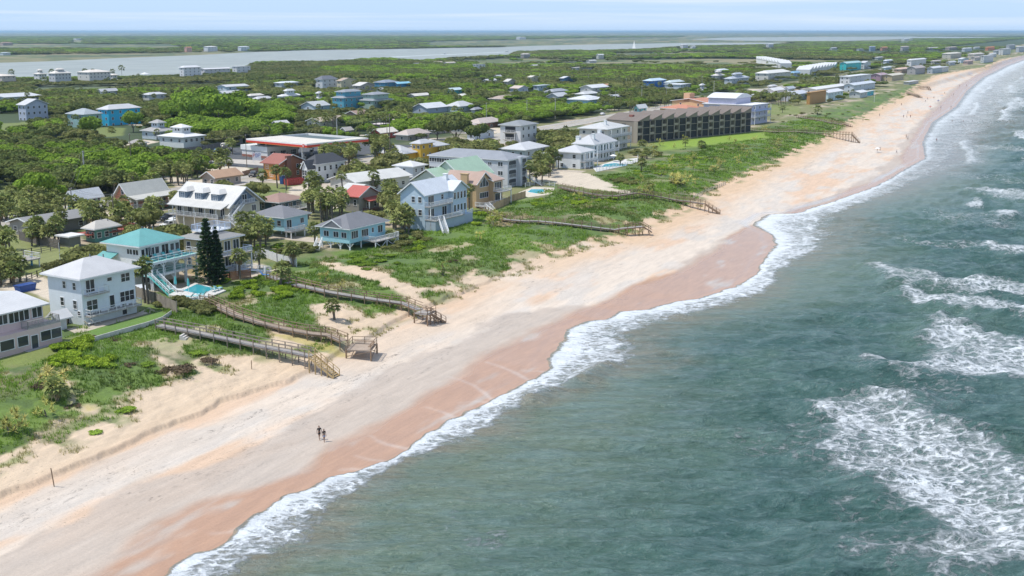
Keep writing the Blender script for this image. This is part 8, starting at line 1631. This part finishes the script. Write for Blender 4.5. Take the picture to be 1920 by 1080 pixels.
# ---------------------------------------------------------------- cars
TYRE = plain((.02, .02, .02), .8, .1); HUB = plain((.4, .4, .42), .3, .1, metal=.8); LAMP = plain((.8, .8, .75), .2, .05); RLAMP = plain((.4, .02, .02), .3, .05)
def car(u, v, rz, col, label, kind='suv', s=1.):
    x, y, z = ground(u, v); t = thing({'suv': 'parked_car', 'pickup': 'pickup_truck', 'sedan': 'parked_car', 'van': 'parked_van'}[kind], label, {'suv': 'car', 'pickup': 'truck', 'sedan': 'car', 'van': 'van'}[kind], (x, y, z + .02), R(rz)); t.scale = (s,) * 3; pm = plain(col, .25, .05, 1, name='car_paint')
    pr = {'suv': [(-2.3, .45), (-2.35, .95), (-2.2, 1.1), (-2.0, 1.7), (.5, 1.75), (1.15, 1.15), (2.1, 1.0), (2.3, .8), (2.3, .4)], 'sedan': [(-2.3, .4), (-2.3, .95), (-1.7, 1.02), (-1.1, 1.42), (.3, 1.45), (1.0, 1.0), (2.1, .88), (2.3, .7), (2.3, .35)], 'pickup': [(-2.8, .5), (-2.8, 1.1), (-.75, 1.1), (-.7, 1.8), (.7, 1.82), (1.25, 1.25), (2.4, 1.15), (2.6, .9), (2.6, .45)], 'van': [(-2.8, .45), (-2.8, 2.2), (-2.6, 2.3), (1.5, 2.3), (2.2, 1.3), (2.6, 1.1), (2.6, .45)]}[kind]
    n = len(pr); w = .92; mb = MB(); top = max(p[1] for p in pr)
    def yy(z_): return w * (1 if z_ < 1.15 else .86)
    vs = [(a, -yy(b), b) for a, b in pr] + [(a, yy(b), b) for a, b in pr]; mb.add(vs, [tuple(range(n))[::-1], tuple(range(n, 2 * n))] + [(i, (i + 1) % n, n + (i + 1) % n, n + i) for i in range(n)]); mb.build('body', pm, t)
    if kind == 'pickup': MB().box(-2.68, -.85, -.78, .78, 1.02, 1.106).build('truck_bed', plain((.03, .03, .03), .8), t)
    x0, x1 = {'suv': (-1.95, .6), 'sedan': (-1.2, .5), 'pickup': (-.6, .85), 'van': (.4, 1.7)}[kind]; zt = top - .12
    for sg in (-1, 1): MB().add([(x0, sg * w * .93, 1.12), (x1 + .15, sg * w * .93, 1.12), (x1 - .3, sg * w * .875, zt), (x0 + .15, sg * w * .875, zt)], [(0, 1, 2, 3)] if sg < 0 else [(3, 2, 1, 0)]).build('side_window', GLASS, t)
    a, b = [(p, q) for p, q in zip(pr[:-1], pr[1:]) if q[0] > p[0] and q[1] < p[1] - .3][0]; MB().add([(a[0] + .04, -.7, a[1] - .02), (b[0] + .04, -.78, b[1] + .04), (b[0] + .04, .78, b[1] + .04), (a[0] + .04, .7, a[1] - .02)], [(0, 1, 2, 3)]).build('windscreen', GLASS, t)
    fx, rx = (1.45, -1.45) if kind in ('suv', 'sedan') else (1.75, -1.75)
    for xx in (fx, rx):
        for sg in (-1, 1): q = MB().tube([(xx, sg * .98, .36), (xx, sg * .74, .36)], .36, 14).build('wheel', TYRE, t); MB().tube([(xx, sg * .99, .36), (xx, sg * .96, .36)], .2, 10).build('hub', HUB, q)
    for sg in (-.65, .65): MB().box(pr[-1][0] - .06, pr[-1][0] + .02, sg - .18, sg + .18, .68, .82).build('headlight', LAMP, t); MB().box(pr[0][0] - .06, pr[0][0] + .02, sg - .1, sg + .1, .75, .95).build('tail_light', RLAMP, t)
    return t
car(318, 427, 170, (.75, .75, .74), 'white estate car parked left of the cream dormer house, nearest of three'); car(335, 415, 165, (.75, .75, .75), 'white car parked close to the cream dormer house porch'); car(316, 413, 165, (.10, .11, .13), 'dark car parked beside the two white cars at the cream dormer house')
car(476, 331, 200, (.015, .015, .02), 'black pickup on the driveway left of the orange brown house', 'pickup'); car(578, 277, 80, (.12, .12, .14), 'dark pickup under the petrol station canopy edge', 'pickup'); car(640, 273, 170, (.28, .29, .30), 'grey car parked right of the canopy pole')
car(240, 284, 160, (.75, .75, .75), 'white van parked at the carport', 'suv'); car(231, 288, 160, (.7, .7, .7), 'white car nearest the camera at the carport', 'sedan'); car(224, 280, 160, (.35, .03, .04), 'dark red car beside the white cars at the carport', 'sedan')
car(716, 374, 80, (.72, .72, .72), 'white van just right of the red roofed house', 'van', .9); car(740, 243, 20, (.12, .22, .45), 'blue car behind the mural painted house', 'sedan'); car(750, 242, 20, (.7, .7, .7), 'white car beside the blue car behind the mural painted house'); car(690, 258, 10, (.3, .3, .32), 'grey car driving on the coast road near the mural painted house', 'sedan')
car(407, 286, 30, (.10, .25, .5), 'small blue car at the left end of the petrol station car park', 'sedan'); car(955, 272, 0, (.7, .7, .7), 'white car in front of the tall white three storey house', 'suv'); car(263, 549, 60, (.7, .72, .74), 'white boat trailer van beside the teal house stairs', 'sedan')['label'] = 'white car parked beside the teal roofed house stairs'
car(1130, 216, 5, (.6, .6, .6), 'pale car on the coast road left of the small aqua cottage', 'sedan'); car(1510, 183, 10, (.7, .7, .7), 'white car by the blue grey low house near the motels'); car(1635, 148, 10, (.2, .2, .22), 'dark car beside the mauve roofed cottage')
# concrete mixer lorry
x, y, z = ground(424, 285); t = thing('concrete_mixer', 'white concrete mixer lorry on the petrol station car park', 'lorry', (x, y, z + .03), R(20)); MB().box(2.2, 4.2, -1.15, 1.15, .8, 2.9).build('cab', plain((.72, .7, .66), .4, .1), t); MB().box(-4, 2.2, -.5, .5, .7, 1.0).build('chassis', TYRE, t); MB().tube([(-3.9, 0, 3.0), (-3.2, 0, 2.9), (-1.5, 0, 2.5), (.8, 0, 2.2), (1.9, 0, 2.0)], [.5, .95, 1.25, 1.0, .5], 14).build('drum', plain((.62, .58, .50), .5, .2), t, smooth=True); MB().box(4.2, 4.24, -.95, .95, 1.9, 2.7).build('windscreen', GLASS, t)
for xx in (-3, -1.7, 3.2):
    for sg in (-1, 1): MB().tube([(xx, sg * 1.15, .5), (xx, sg * .8, .5)], .5, 14).build('wheel', TYRE, t)
# bins, dumpster, toilet, boat
def bin_(u, v, col, label, w=.9, d=.9, h=1.2, name='bin', rz=-.1, cat='bin'):
    x, y, z = ground(u, v); t = thing(name, label, cat, (x, y, z), rz); mb = MB(); k = .86
    mb.add([(-w/2*k, -d/2*k, 0), (w/2*k, -d/2*k, 0), (w/2*k, d/2*k, 0), (-w/2*k, d/2*k, 0), (-w/2, -d/2, h), (w/2, -d/2, h), (w/2, d/2, h), (-w/2, d/2, h)], [(0, 3, 2, 1), (4, 5, 6, 7), (0, 1, 5, 4), (1, 2, 6, 5), (2, 3, 7, 6), (3, 0, 4, 7)]); mb.build('body', plain(col, .5, .15), t); MB().box(-w/2 - .04, w/2 + .04, -d/2 - .04, d/2 + .04, h, h + .1).build('lid', plain(tuple(c * .7 for c in col), .5, .15), t)
bin_(625, 349, (.03, .10, .42), 'blue wheeled bin at the low white garage door', 1.3, .9, 1.5); bin_(48, 545, (.03, .09, .35), 'blue skip bin on the sandy drive behind the pink house', 3.4, 1.8, 1.1); bin_(166, 400, (.02, .06, .25), 'left dark blue bin below the small teal cottage', 2.2, 1.2, 1.3); bin_(183, 401, (.02, .05, .2), 'right dark blue bin below the small teal cottage', 2.8, 1.2, 1.4)
bin_(530, 345, (.02, .07, .22), 'dark blue portable toilet beside the red dumpster', 1.3, 1.3, 2.4, 'portable_toilet', -.1, 'toilet'); bin_(599, 255, (.02, .05, .25), 'dark blue bin beside the road beyond the canopy', 1.6, 1.2, 1.4)
x, y, z = ground(554, 346); t = thing('dumpster', 'long red open dumpster in front of the unfinished white house', 'dumpster', (x, y, z), -.35); mb = MB()
for a in ((-3.3, 3.3, -1.2, -1.1), (-3.3, 3.3, 1.1, 1.2), (-3.3, -3.2, -1.1, 1.1), (3.2, 3.3, -1.1, 1.1)): mb.box(*a, .1, 1.9)
mb.box(-3.2, 3.2, -1.1, 1.1, .1, .3); RD = plain((.40, .06, .05), .5, .15); mb.build('body', RD, t)
for k in range(8): xx = -3.1 + k * .88; MB().box(xx, xx + .12, -1.3, -1.2, .1, 1.9).build('rib', RD, t)
bin_(60, 498, (.05, .30, .55), 'blue folded parasol on the white deck at the left', .3, .3, 1.8, 'parasol', 0, 'parasol')
x, y, z = ground(20, 505); t = thing('raised_deck', 'raised grey deck with white posts among palms at the left edge', 'deck', (x, y, z), -.1); MB().box(-5, 5, -2.5, 2.5, 1.5, 1.7).build('floor', WGREY, t); railing(t, [(-5, -2.5, 1.7), (5, -2.5, 1.7), (5, 2.5, 1.7)], 1., TRIM, 2., 'rail')
for a in (-4.8, 0, 4.8): MB().box(a - .1, a + .1, -2.45, -2.25, -.3, 1.5).build('post', TRIM, t)
# concrete steps left in the dune, posts in the sand
p = gpt(349, 634, .05); t = thing('concrete_steps', 'three pale stacked steps lying in the dune under the first boardwalk', 'steps', tuple(p), .3)
for k in range(3): MB().box(-.7, .7, -.3 + k * .35, .05 + k * .35, -.2, .15 + k * .2).build('step', CONC, t)
def stake(u, v, h, lab, tilt=0):
    x, y, z = ground(u, v); o = MB().tube([(0, 0, -.3), (tilt, 0, h)], .06, 6).build('wooden_stake', WBRN, loc=(x, y, z)); tag(o, lab, 'stake')
stake(102, 912, 2.2, 'tall leaning dark stake at the scarp on the left beach', -.25); stake(472, 692, 1.3, 'short stake with a small cap on the sand before the yellow stairs'); stake(397, 687, 1.2, 'thin stake beside the round brown thorny bush'); stake(1493, 285, 1.6, 'thin stake on the upper beach below the condominium')
# red deck terrace
x, y, z = ground(200, 447); t = thing('terrace', 'dark red timber terrace with white furniture behind the low grey house', 'terrace', (x, y, z), -.2); MB().box(-6, 6, -2.5, 2.5, 1.6, 1.8).build('floor', wood((.34, .09, .06)), t); railing(t, [(-6, -2.5, 1.8), (6, -2.5, 1.8), (6, 2.5, 1.8)], .95, wood((.34, .09, .06)), 1.2, 'rail')
# ---------------------------------------------------------------- pool furniture
TEALM = plain((.12, .52, .52), .5, .1, name='teal_plastic'); WPL = plain((.78, .78, .76), .5, .05, name='white_plastic')
def lounger(px, z, rz, m, label, grp=None, pos=None):
    if pos is None: X, Y = [float(q) for q in unproj(*px, z)]
    else: X, Y = pos
    t = thing('sun_lounger', label, 'sun lounger', (X, Y, z), rz, grp); MB().box(-.32, .32, -.6, .7, .3, .38).build('seat', m, t); MB().slab([(-.32, .7, .38), (.32, .7, .38), (.32, 1.25, .95), (-.32, 1.25, .95)], .07).build('backrest', m, t)
    for a in (-.28, .28):
        for b in (-.5, .65): MB().box(a - .03, a + .03, b - .03, b + .03, 0, .3).build('leg', m, t)
for k, (u, v) in enumerate([(326,545),(337,546),(352,559),(366,558),(376,555),(404,545),(411,543)]): lounger((u, v), 5.06, [0.2, .2, 3.3, 3.3, 3.3, 1.6, 1.6][k], WPL if k < 2 else plain((.35, .62, .64), .5, .1), '%s sun lounger from the left on the teal house pool deck' % ORD[k])
dx, dy, da = H3.X, H3.Y, H3.a
for k in range(5):
    lx, ly = H3.L * (.12 + .2 * k), -1.5; lounger(None, GZ + H3S * 2 + .01, -.1, TEALM, '%s teal chair from the left on the upper deck of the teal roofed house' % ORD[k], pos=(dx + H3.ex[0] * lx + H3.ey[0] * ly, dy + H3.ex[1] * lx + H3.ey[1] * ly))
def parasol(px, z, m, label, closed=True):
    X, Y = [float(q) for q in unproj(*px, z)]; t = thing('parasol', label, 'parasol', (X, Y, z)); MB().tube([(0, 0, 0), (0, 0, 2.6)], .035, 6).build('pole', WPL, t)
    MB().tube([(0, 0, 1.1), (0, 0, 1.4), (0, 0, 2.3), (0, 0, 2.6)], [.18, .24, .14, .03], 8).build('canopy', m, t) if closed else MB().tube([(0, 0, 2.1), (0, 0, 2.6)], [1.4, .05], 8).build('canopy', m, t)
parasol((330, 544), 5.06, TEALM, 'left closed teal parasol by the teal house pool'); parasol((354, 548), 5.06, TEALM, 'right closed teal parasol by the teal house pool'); parasol((1150, 303), GZ + .1, WPL, 'white parasol on the sea villa terrace', False)
parasol((498, 524), 4.6, WPL, 'white closed parasol at the start of the third boardwalk')
for k, (u, v) in enumerate([(455, 508), (462, 510), (500, 518)]): lounger((u, v), GZ + .05, .4, plain((.12, .28, .62), .5, .1), '%s blue chair from the left in the yellow house garden' % ORD[k])
for k, (u, v) in enumerate([(171, 609), (182, 606)]): lounger((u, v), GZ + .08, 1.5, WPL, '%s white chair on the curved beige patio' % ('left', 'right')[k])
# ---------------------------------------------------------------- sailboat, motor boats
X, Y = [float(q) for q in unproj(1189, 93, 1.1)]; t = thing('sailing_boat', 'white sailing boat on the far lagoon', 'sailing boat', (X, Y, 1.1), .9); MB().add([(-9, 0, 1.8), (-9, -1.8, 1.8), (3, -2.2, 1.8), (10, 0, 2.2), (3, 2.2, 1.8), (-9, 1.8, 1.8), (-8, 0, -.4), (7, 0, -.4)], [(1, 2, 7, 6), (2, 3, 7), (3, 4, 7), (4, 5, 6, 7), (5, 1, 6), (1, 5, 4, 3, 2)]).build('hull', WPL, t); MB().tube([(1, 0, 1.8), (1, 0, 24)], .18, 6).build('mast', WPL, t)
MB().add([(.7, 0, 3), (.7, 0, 23.5), (-8, .8, 3), (.7, .06, 3), (.7, .06, 23.5), (-8, .86, 3)], [(0, 1, 2), (5, 4, 3), (0, 2, 5, 3), (1, 4, 5, 2)]).build('sail', WPL, t); MB().add([(1.4, 0, 3), (1.4, 0, 22), (9, .5, 2.6), (1.4, .06, 3), (1.4, .06, 22), (9, .56, 2.6)], [(0, 2, 1), (3, 4, 5), (0, 3, 5, 2), (1, 2, 5, 4)]).build('jib', WPL, t)
for (u, v, lab) in ((834, 101.5, 'small white motor boat at the head of the left wake'), (950, 97.2, 'small white motor boat at the head of the right wake')):
    X, Y = [float(q) for q in unproj(u, v, 1.1)]; t = thing('motor_boat', lab, 'boat', (X, Y, 1.1), -.9); MB().add([(-4, -1.4, 1.2), (2, -1.4, 1.3), (5, 0, 1.6), (2, 1.4, 1.3), (-4, 1.4, 1.2), (-4, 0, -.2), (3, 0, -.2)], [(0, 1, 6, 5), (1, 2, 6), (2, 3, 6), (3, 4, 5, 6), (4, 0, 5), (0, 4, 3, 2, 1)]).build('hull', WPL, t); MB().box(-1, 1.4, -.9, .9, 1.2, 2.6).build('cabin', WPL, t)
for pts in ([(660, 110.5), (720, 107.8), (834, 101.8)], [(834, 102.6), (900, 99.6), (950, 97.4)]):
    P0 = [unproj(u, v, 1.12) for u, v in pts]; mb = MB()
    for a, b in zip(P0[:-1], P0[1:]): w = 11; mb.add([(float(a[0]), float(a[1]) - w, 1.12), (float(b[0]), float(b[1]) - w * .5, 1.12), (float(b[0]), float(b[1]) + w * .5, 1.12), (float(a[0]), float(a[1]) + w, 1.12)], [(0, 1, 2, 3)])
    tag(mb.build('wake', plain((.62, .68, .67), .6, .2, .05)), kind='structure')
# ---------------------------------------------------------------- people
def skinned(name, nodes, edges, mat, parent=None, root=0, lv=1):
    """one continuous surface grown round a skeleton: nodes = [(co, radius)]"""
    me = bpy.data.meshes.new(name); me.from_pydata([n[0] for n in nodes], edges, []); o = obj(name, me, parent); me.materials.append(mat)
    sk = o.modifiers.new('skin', 'SKIN'); sk.use_smooth_shade = True; sv = me.skin_vertices[0].data if me.skin_vertices else None
    if sv is None:
        bm = bmesh.new(); bm.from_mesh(me); ly = bm.verts.layers.skin.verify()
        for v, n in zip(bm.verts, nodes): v[ly].radius = (n[1], n[1] * (n[2] if len(n) > 2 else 1)); 
        bm.verts.ensure_lookup_table(); bm.verts[root][ly].use_root = True; bm.to_mesh(me); bm.free()
    else:
        for v, n in zip(sv, nodes): v.radius = (n[1], n[1] * (n[2] if len(n) > 2 else 1))
        sv[root].use_root = True
    if lv: sb = o.modifiers.new('smooth', 'SUBSURF'); sb.levels = sb.render_levels = lv
    return o
def figure(label, loc, rz, h=1.75, stride=.28, skin=(.30, .17, .11), top=(.02, .02, .022), bot=(.02, .02, .025), hair=(.03, .02, .015), fem=False, long_hair=False, fingers=True, sit=False, group=None, skirt=False):
    """standing or walking person facing +Y, real proportions"""
    t = thing('person', label, 'person', loc, rz, group); s = h / 1.75; t.scale = (s,) * 3; sh = .185 if fem else .215; hp = .10
    n = [((0, 0, .96), .125, .8), ((0, .01, 1.12), .115 if fem else .125, .75), ((0, .01, 1.30), .135 if fem else .155, .72), ((0, 0, 1.43), .095, .75), ((0, .01, 1.50), .052), ((0, .02, 1.56), .062), ((0, .025, 1.64), .088, 1.15), ((0, .02, 1.71), .07)]
    e = [(0, 1), (1, 2), (2, 3), (3, 4), (4, 5), (5, 6), (6, 7)]
    for sg in (-1, 1):
        f = stride * sg; b = len(n)
        n += [((sg * hp, 0, .90), .095), ((sg * (hp + .01), f * .55 + .03, .50), .062), ((sg * hp, f - (.06 if f < 0 else 0), .09), .042), ((sg * hp, f + .01, .045), .042), ((sg * (hp + .015), f + .16, .03), .035)]
        e += [(0, b), (b, b + 1), (b + 1, b + 2), (b + 2, b + 3), (b + 3, b + 4)]
        b = len(n); g = -stride * sg * .55
        n += [((sg * sh, 0, 1.40), .056), ((sg * (sh + .035), g * .35 - .01, 1.13), .043), ((sg * (sh + .04), g + .05, .90), .030), ((sg * (sh + .035), g + .07, .82), .032, 1.3)]
        e += [(3, b), (b, b + 1), (b + 1, b + 2), (b + 2, b + 3)]
        if fingers:
            for k in range(4):
                c = len(n); y0 = g + .04 + k * .02; L_ = (.075, .085, .08, .062)[k]; n += [((sg * (sh + .035), y0, .78), .0095), ((sg * (sh + .028), y0 + .004, .78 - L_ * .55), .0085), ((sg * (sh + .012), y0 + .008, .78 - L_), .007)]; e += [(b + 3, c), (c, c + 1), (c + 1, c + 2)]
            c = len(n); n += [((sg * (sh + .02), g + .105, .80), .011), ((sg * (sh + .01), g + .12, .765), .009)]; e += [(b + 3, c), (c, c + 1)]
    skinned('body', n, e, plain(skin, .6, .1, name='skin'), t)
    fc = MB()
    for sg in (-1, 1): fc.box(sg * .03 - .012, sg * .03 + .012, .108, .122, 1.645, 1.657)
    fc.box(-.022, .022, .112, .124, 1.575, 1.583); fc.build('face', plain((.03, .02, .02), .5), t); MB().tube([(0, .10, 1.645), (0, .135, 1.612), (0, .105, 1.605)], [.008, .015, .008], 6).build('nose', plain(skin, .6, .1), t)
    for sg in (-1, 1): MB().box(sg * .088 - .01, sg * .088 + .01, 0, .035, 1.60, 1.66).build('ear', plain(skin, .6, .1), t)
    tn = [((0, 0, .98), .135, .82), ((0, .01, 1.12), .13, .78), ((0, .01, 1.30), .15 if fem else .17, .75), ((0, 0, 1.43), .10, .8)]; te = [(0, 1), (1, 2), (2, 3)]
    for sg in (-1, 1): b = len(tn); tn += [((sg * sh, 0, 1.40), .068), ((sg * (sh + .03), -stride * sg * .12, 1.20), .062)]; te += [(3, b), (b, b + 1)]
    skinned('shirt', tn, te, plain(top, .85, .2, name='cloth'), t)
    bn = [((0, 0, 1.0), .138, .82), ((0, 0, .92), .14, .85)]; be = [(0, 1)]
    for sg in (-1, 1): b = len(bn); f = stride * sg; bn += [((sg * hp, 0, .86), .108), ((sg * (hp + .01), f * .38 + .02, .62), .09)]; be += [(1, b), (b, b + 1)]
    skinned('shorts', bn, be, plain(bot, .85, .2, name='cloth'), t)
    hn = [((0, -.01, 1.735), .065), ((0, -.03, 1.67), .098), ((0, -.045, 1.60), .075)] + ([((0, -.07, 1.48), .07), ((0, -.08, 1.34), .05)] if long_hair else []); skinned('hair', hn, [(i, i + 1) for i in range(len(hn) - 1)], plain(hair, .7, .2, name='hair'), t)
    return t
X, Y, z = ground(603, 826); X2, Y2, z2 = ground(608, 828); X1, Y1, z1 = ground(599, 824)
figure('taller dark clothed person walking on the wet sand, left of the near pair', (X1, Y1, z1), R(150), 1.82, .26)
figure('shorter long haired person in pale blue shorts, right one of the near pair', (X2, Y2, z2), R(150), 1.66, .2, top=(.03, .025, .025), bot=(.28, .36, .52), fem=True, long_hair=True, hair=(.06, .035, .02))
# distant people share three figures
cols = [((.25, .05, .05), (.03, .03, .04)), ((.03, .06, .18), (.02, .02, .03)), ((.35, .20, .14), (.05, .05, .06)), ((.5, .5, .5), (.04, .04, .1))]
far = [(1756,266),(1702,262),(1699,259),(1803,232),(1806,231),(1823,231),(1785,230),(1700,221),(1707,221),(1694,221),(1702,213),(1649,218),(1744,203),(1764,204),(1783,203),(1759,191),(1739,187),(1751,185),(1735,192),(1788,179),(1812,162),(1678,196),(1690,198),(1799,162),(1874,190),(1645,284),(1650,283),(1681,288),(1618,227),(1588,239),(1830,152),(1771,176),(1655,205)]
protos = []; FP = []
for i, (u, v) in enumerate(far):
    x, y, z = ground(u, v); z = max(z, -.5)
    if i < 4: t = figure('person', (x, y, z), random.uniform(0, 6), 1.72, .2, top=cols[i][0], bot=cols[i][1], fingers=False, fem=i % 2 == 0, long_hair=i % 2 == 0, group='distant people on the beach'); protos.append(t)
    else: t = dup(protos[i % 4], (x, y, z), random.uniform(0, 6), scale=random.uniform(.92, 1.05), group='distant people on the beach')
    FP.append(t)
for i, t in enumerate(sorted(FP, key=lambda o: o.location.x)): t['label'] = 'distant beach person standing on the sand or in shallow surf, %s counted from the camera' % ordn(i)
# beach umbrellas and shelters
for k, (u, v, c, lab) in enumerate([(1766, 183, (.25, .35, .45), 'grey blue beach umbrella farther along the sand'), (1645, 286, (.75, .78, .8), 'white beach towel umbrella low on the sand left of the pair by the scarp'), (1759, 193, (.08, .1, .25), 'dark blue beach umbrella by the middle group of people'), (1744, 205, (.5, .12, .08), 'red beach umbrella at the wet sand line')]):
    x, y, z = ground(u, v); t = thing('beach_umbrella', lab, 'umbrella', (x, y, z)); MB().tube([(0, 0, -.2), (0, 0, 2.0)], .03, 6).build('pole', WPL, t); MB().tube([(0, 0, 1.7), (0, 0, 2.15)], [1.2, .05], 10).build('canopy', plain(c, .7, .1), t)
x, y, z = ground(1819, 141); t = thing('beach_shelter', 'blue fabric beach shelter near the far bend of the sand', 'shelter', (x, y, z)); MB().slab([(-3, -2, 2.2), (3, -2, 2.2), (3, 2, 2.5), (-3, 2, 2.5)], .08).build('canopy', plain((.06, .14, .4), .7, .1), t)
for a in (-2.9, 2.9):
    for b in (-1.9, 1.9): MB().tube([(a, b, -.2), (a, b, 2.3)], .04, 5).build('pole', WPL, t)
# ---------------------------------------------------------------- air
mb = MB().box(-160000, 160000, -160000, 160000, -9, 56); hz = bpy.data.materials.new('haze'); hz.use_nodes = True; n_ = hz.node_tree; n_.nodes.remove(n_.nodes['Principled BSDF']); pv = n_.nodes.new('ShaderNodeVolumePrincipled')
pv.inputs['Color'].default_value = (.55, .80, 1, 1); pv.inputs['Density'].default_value = .000048; pv.inputs['Anisotropy'].default_value = .2; n_.links.new(pv.outputs[0], n_.nodes['Material Output'].inputs['Volume'])
tag(mb.build('haze', hz), kind='stuff')
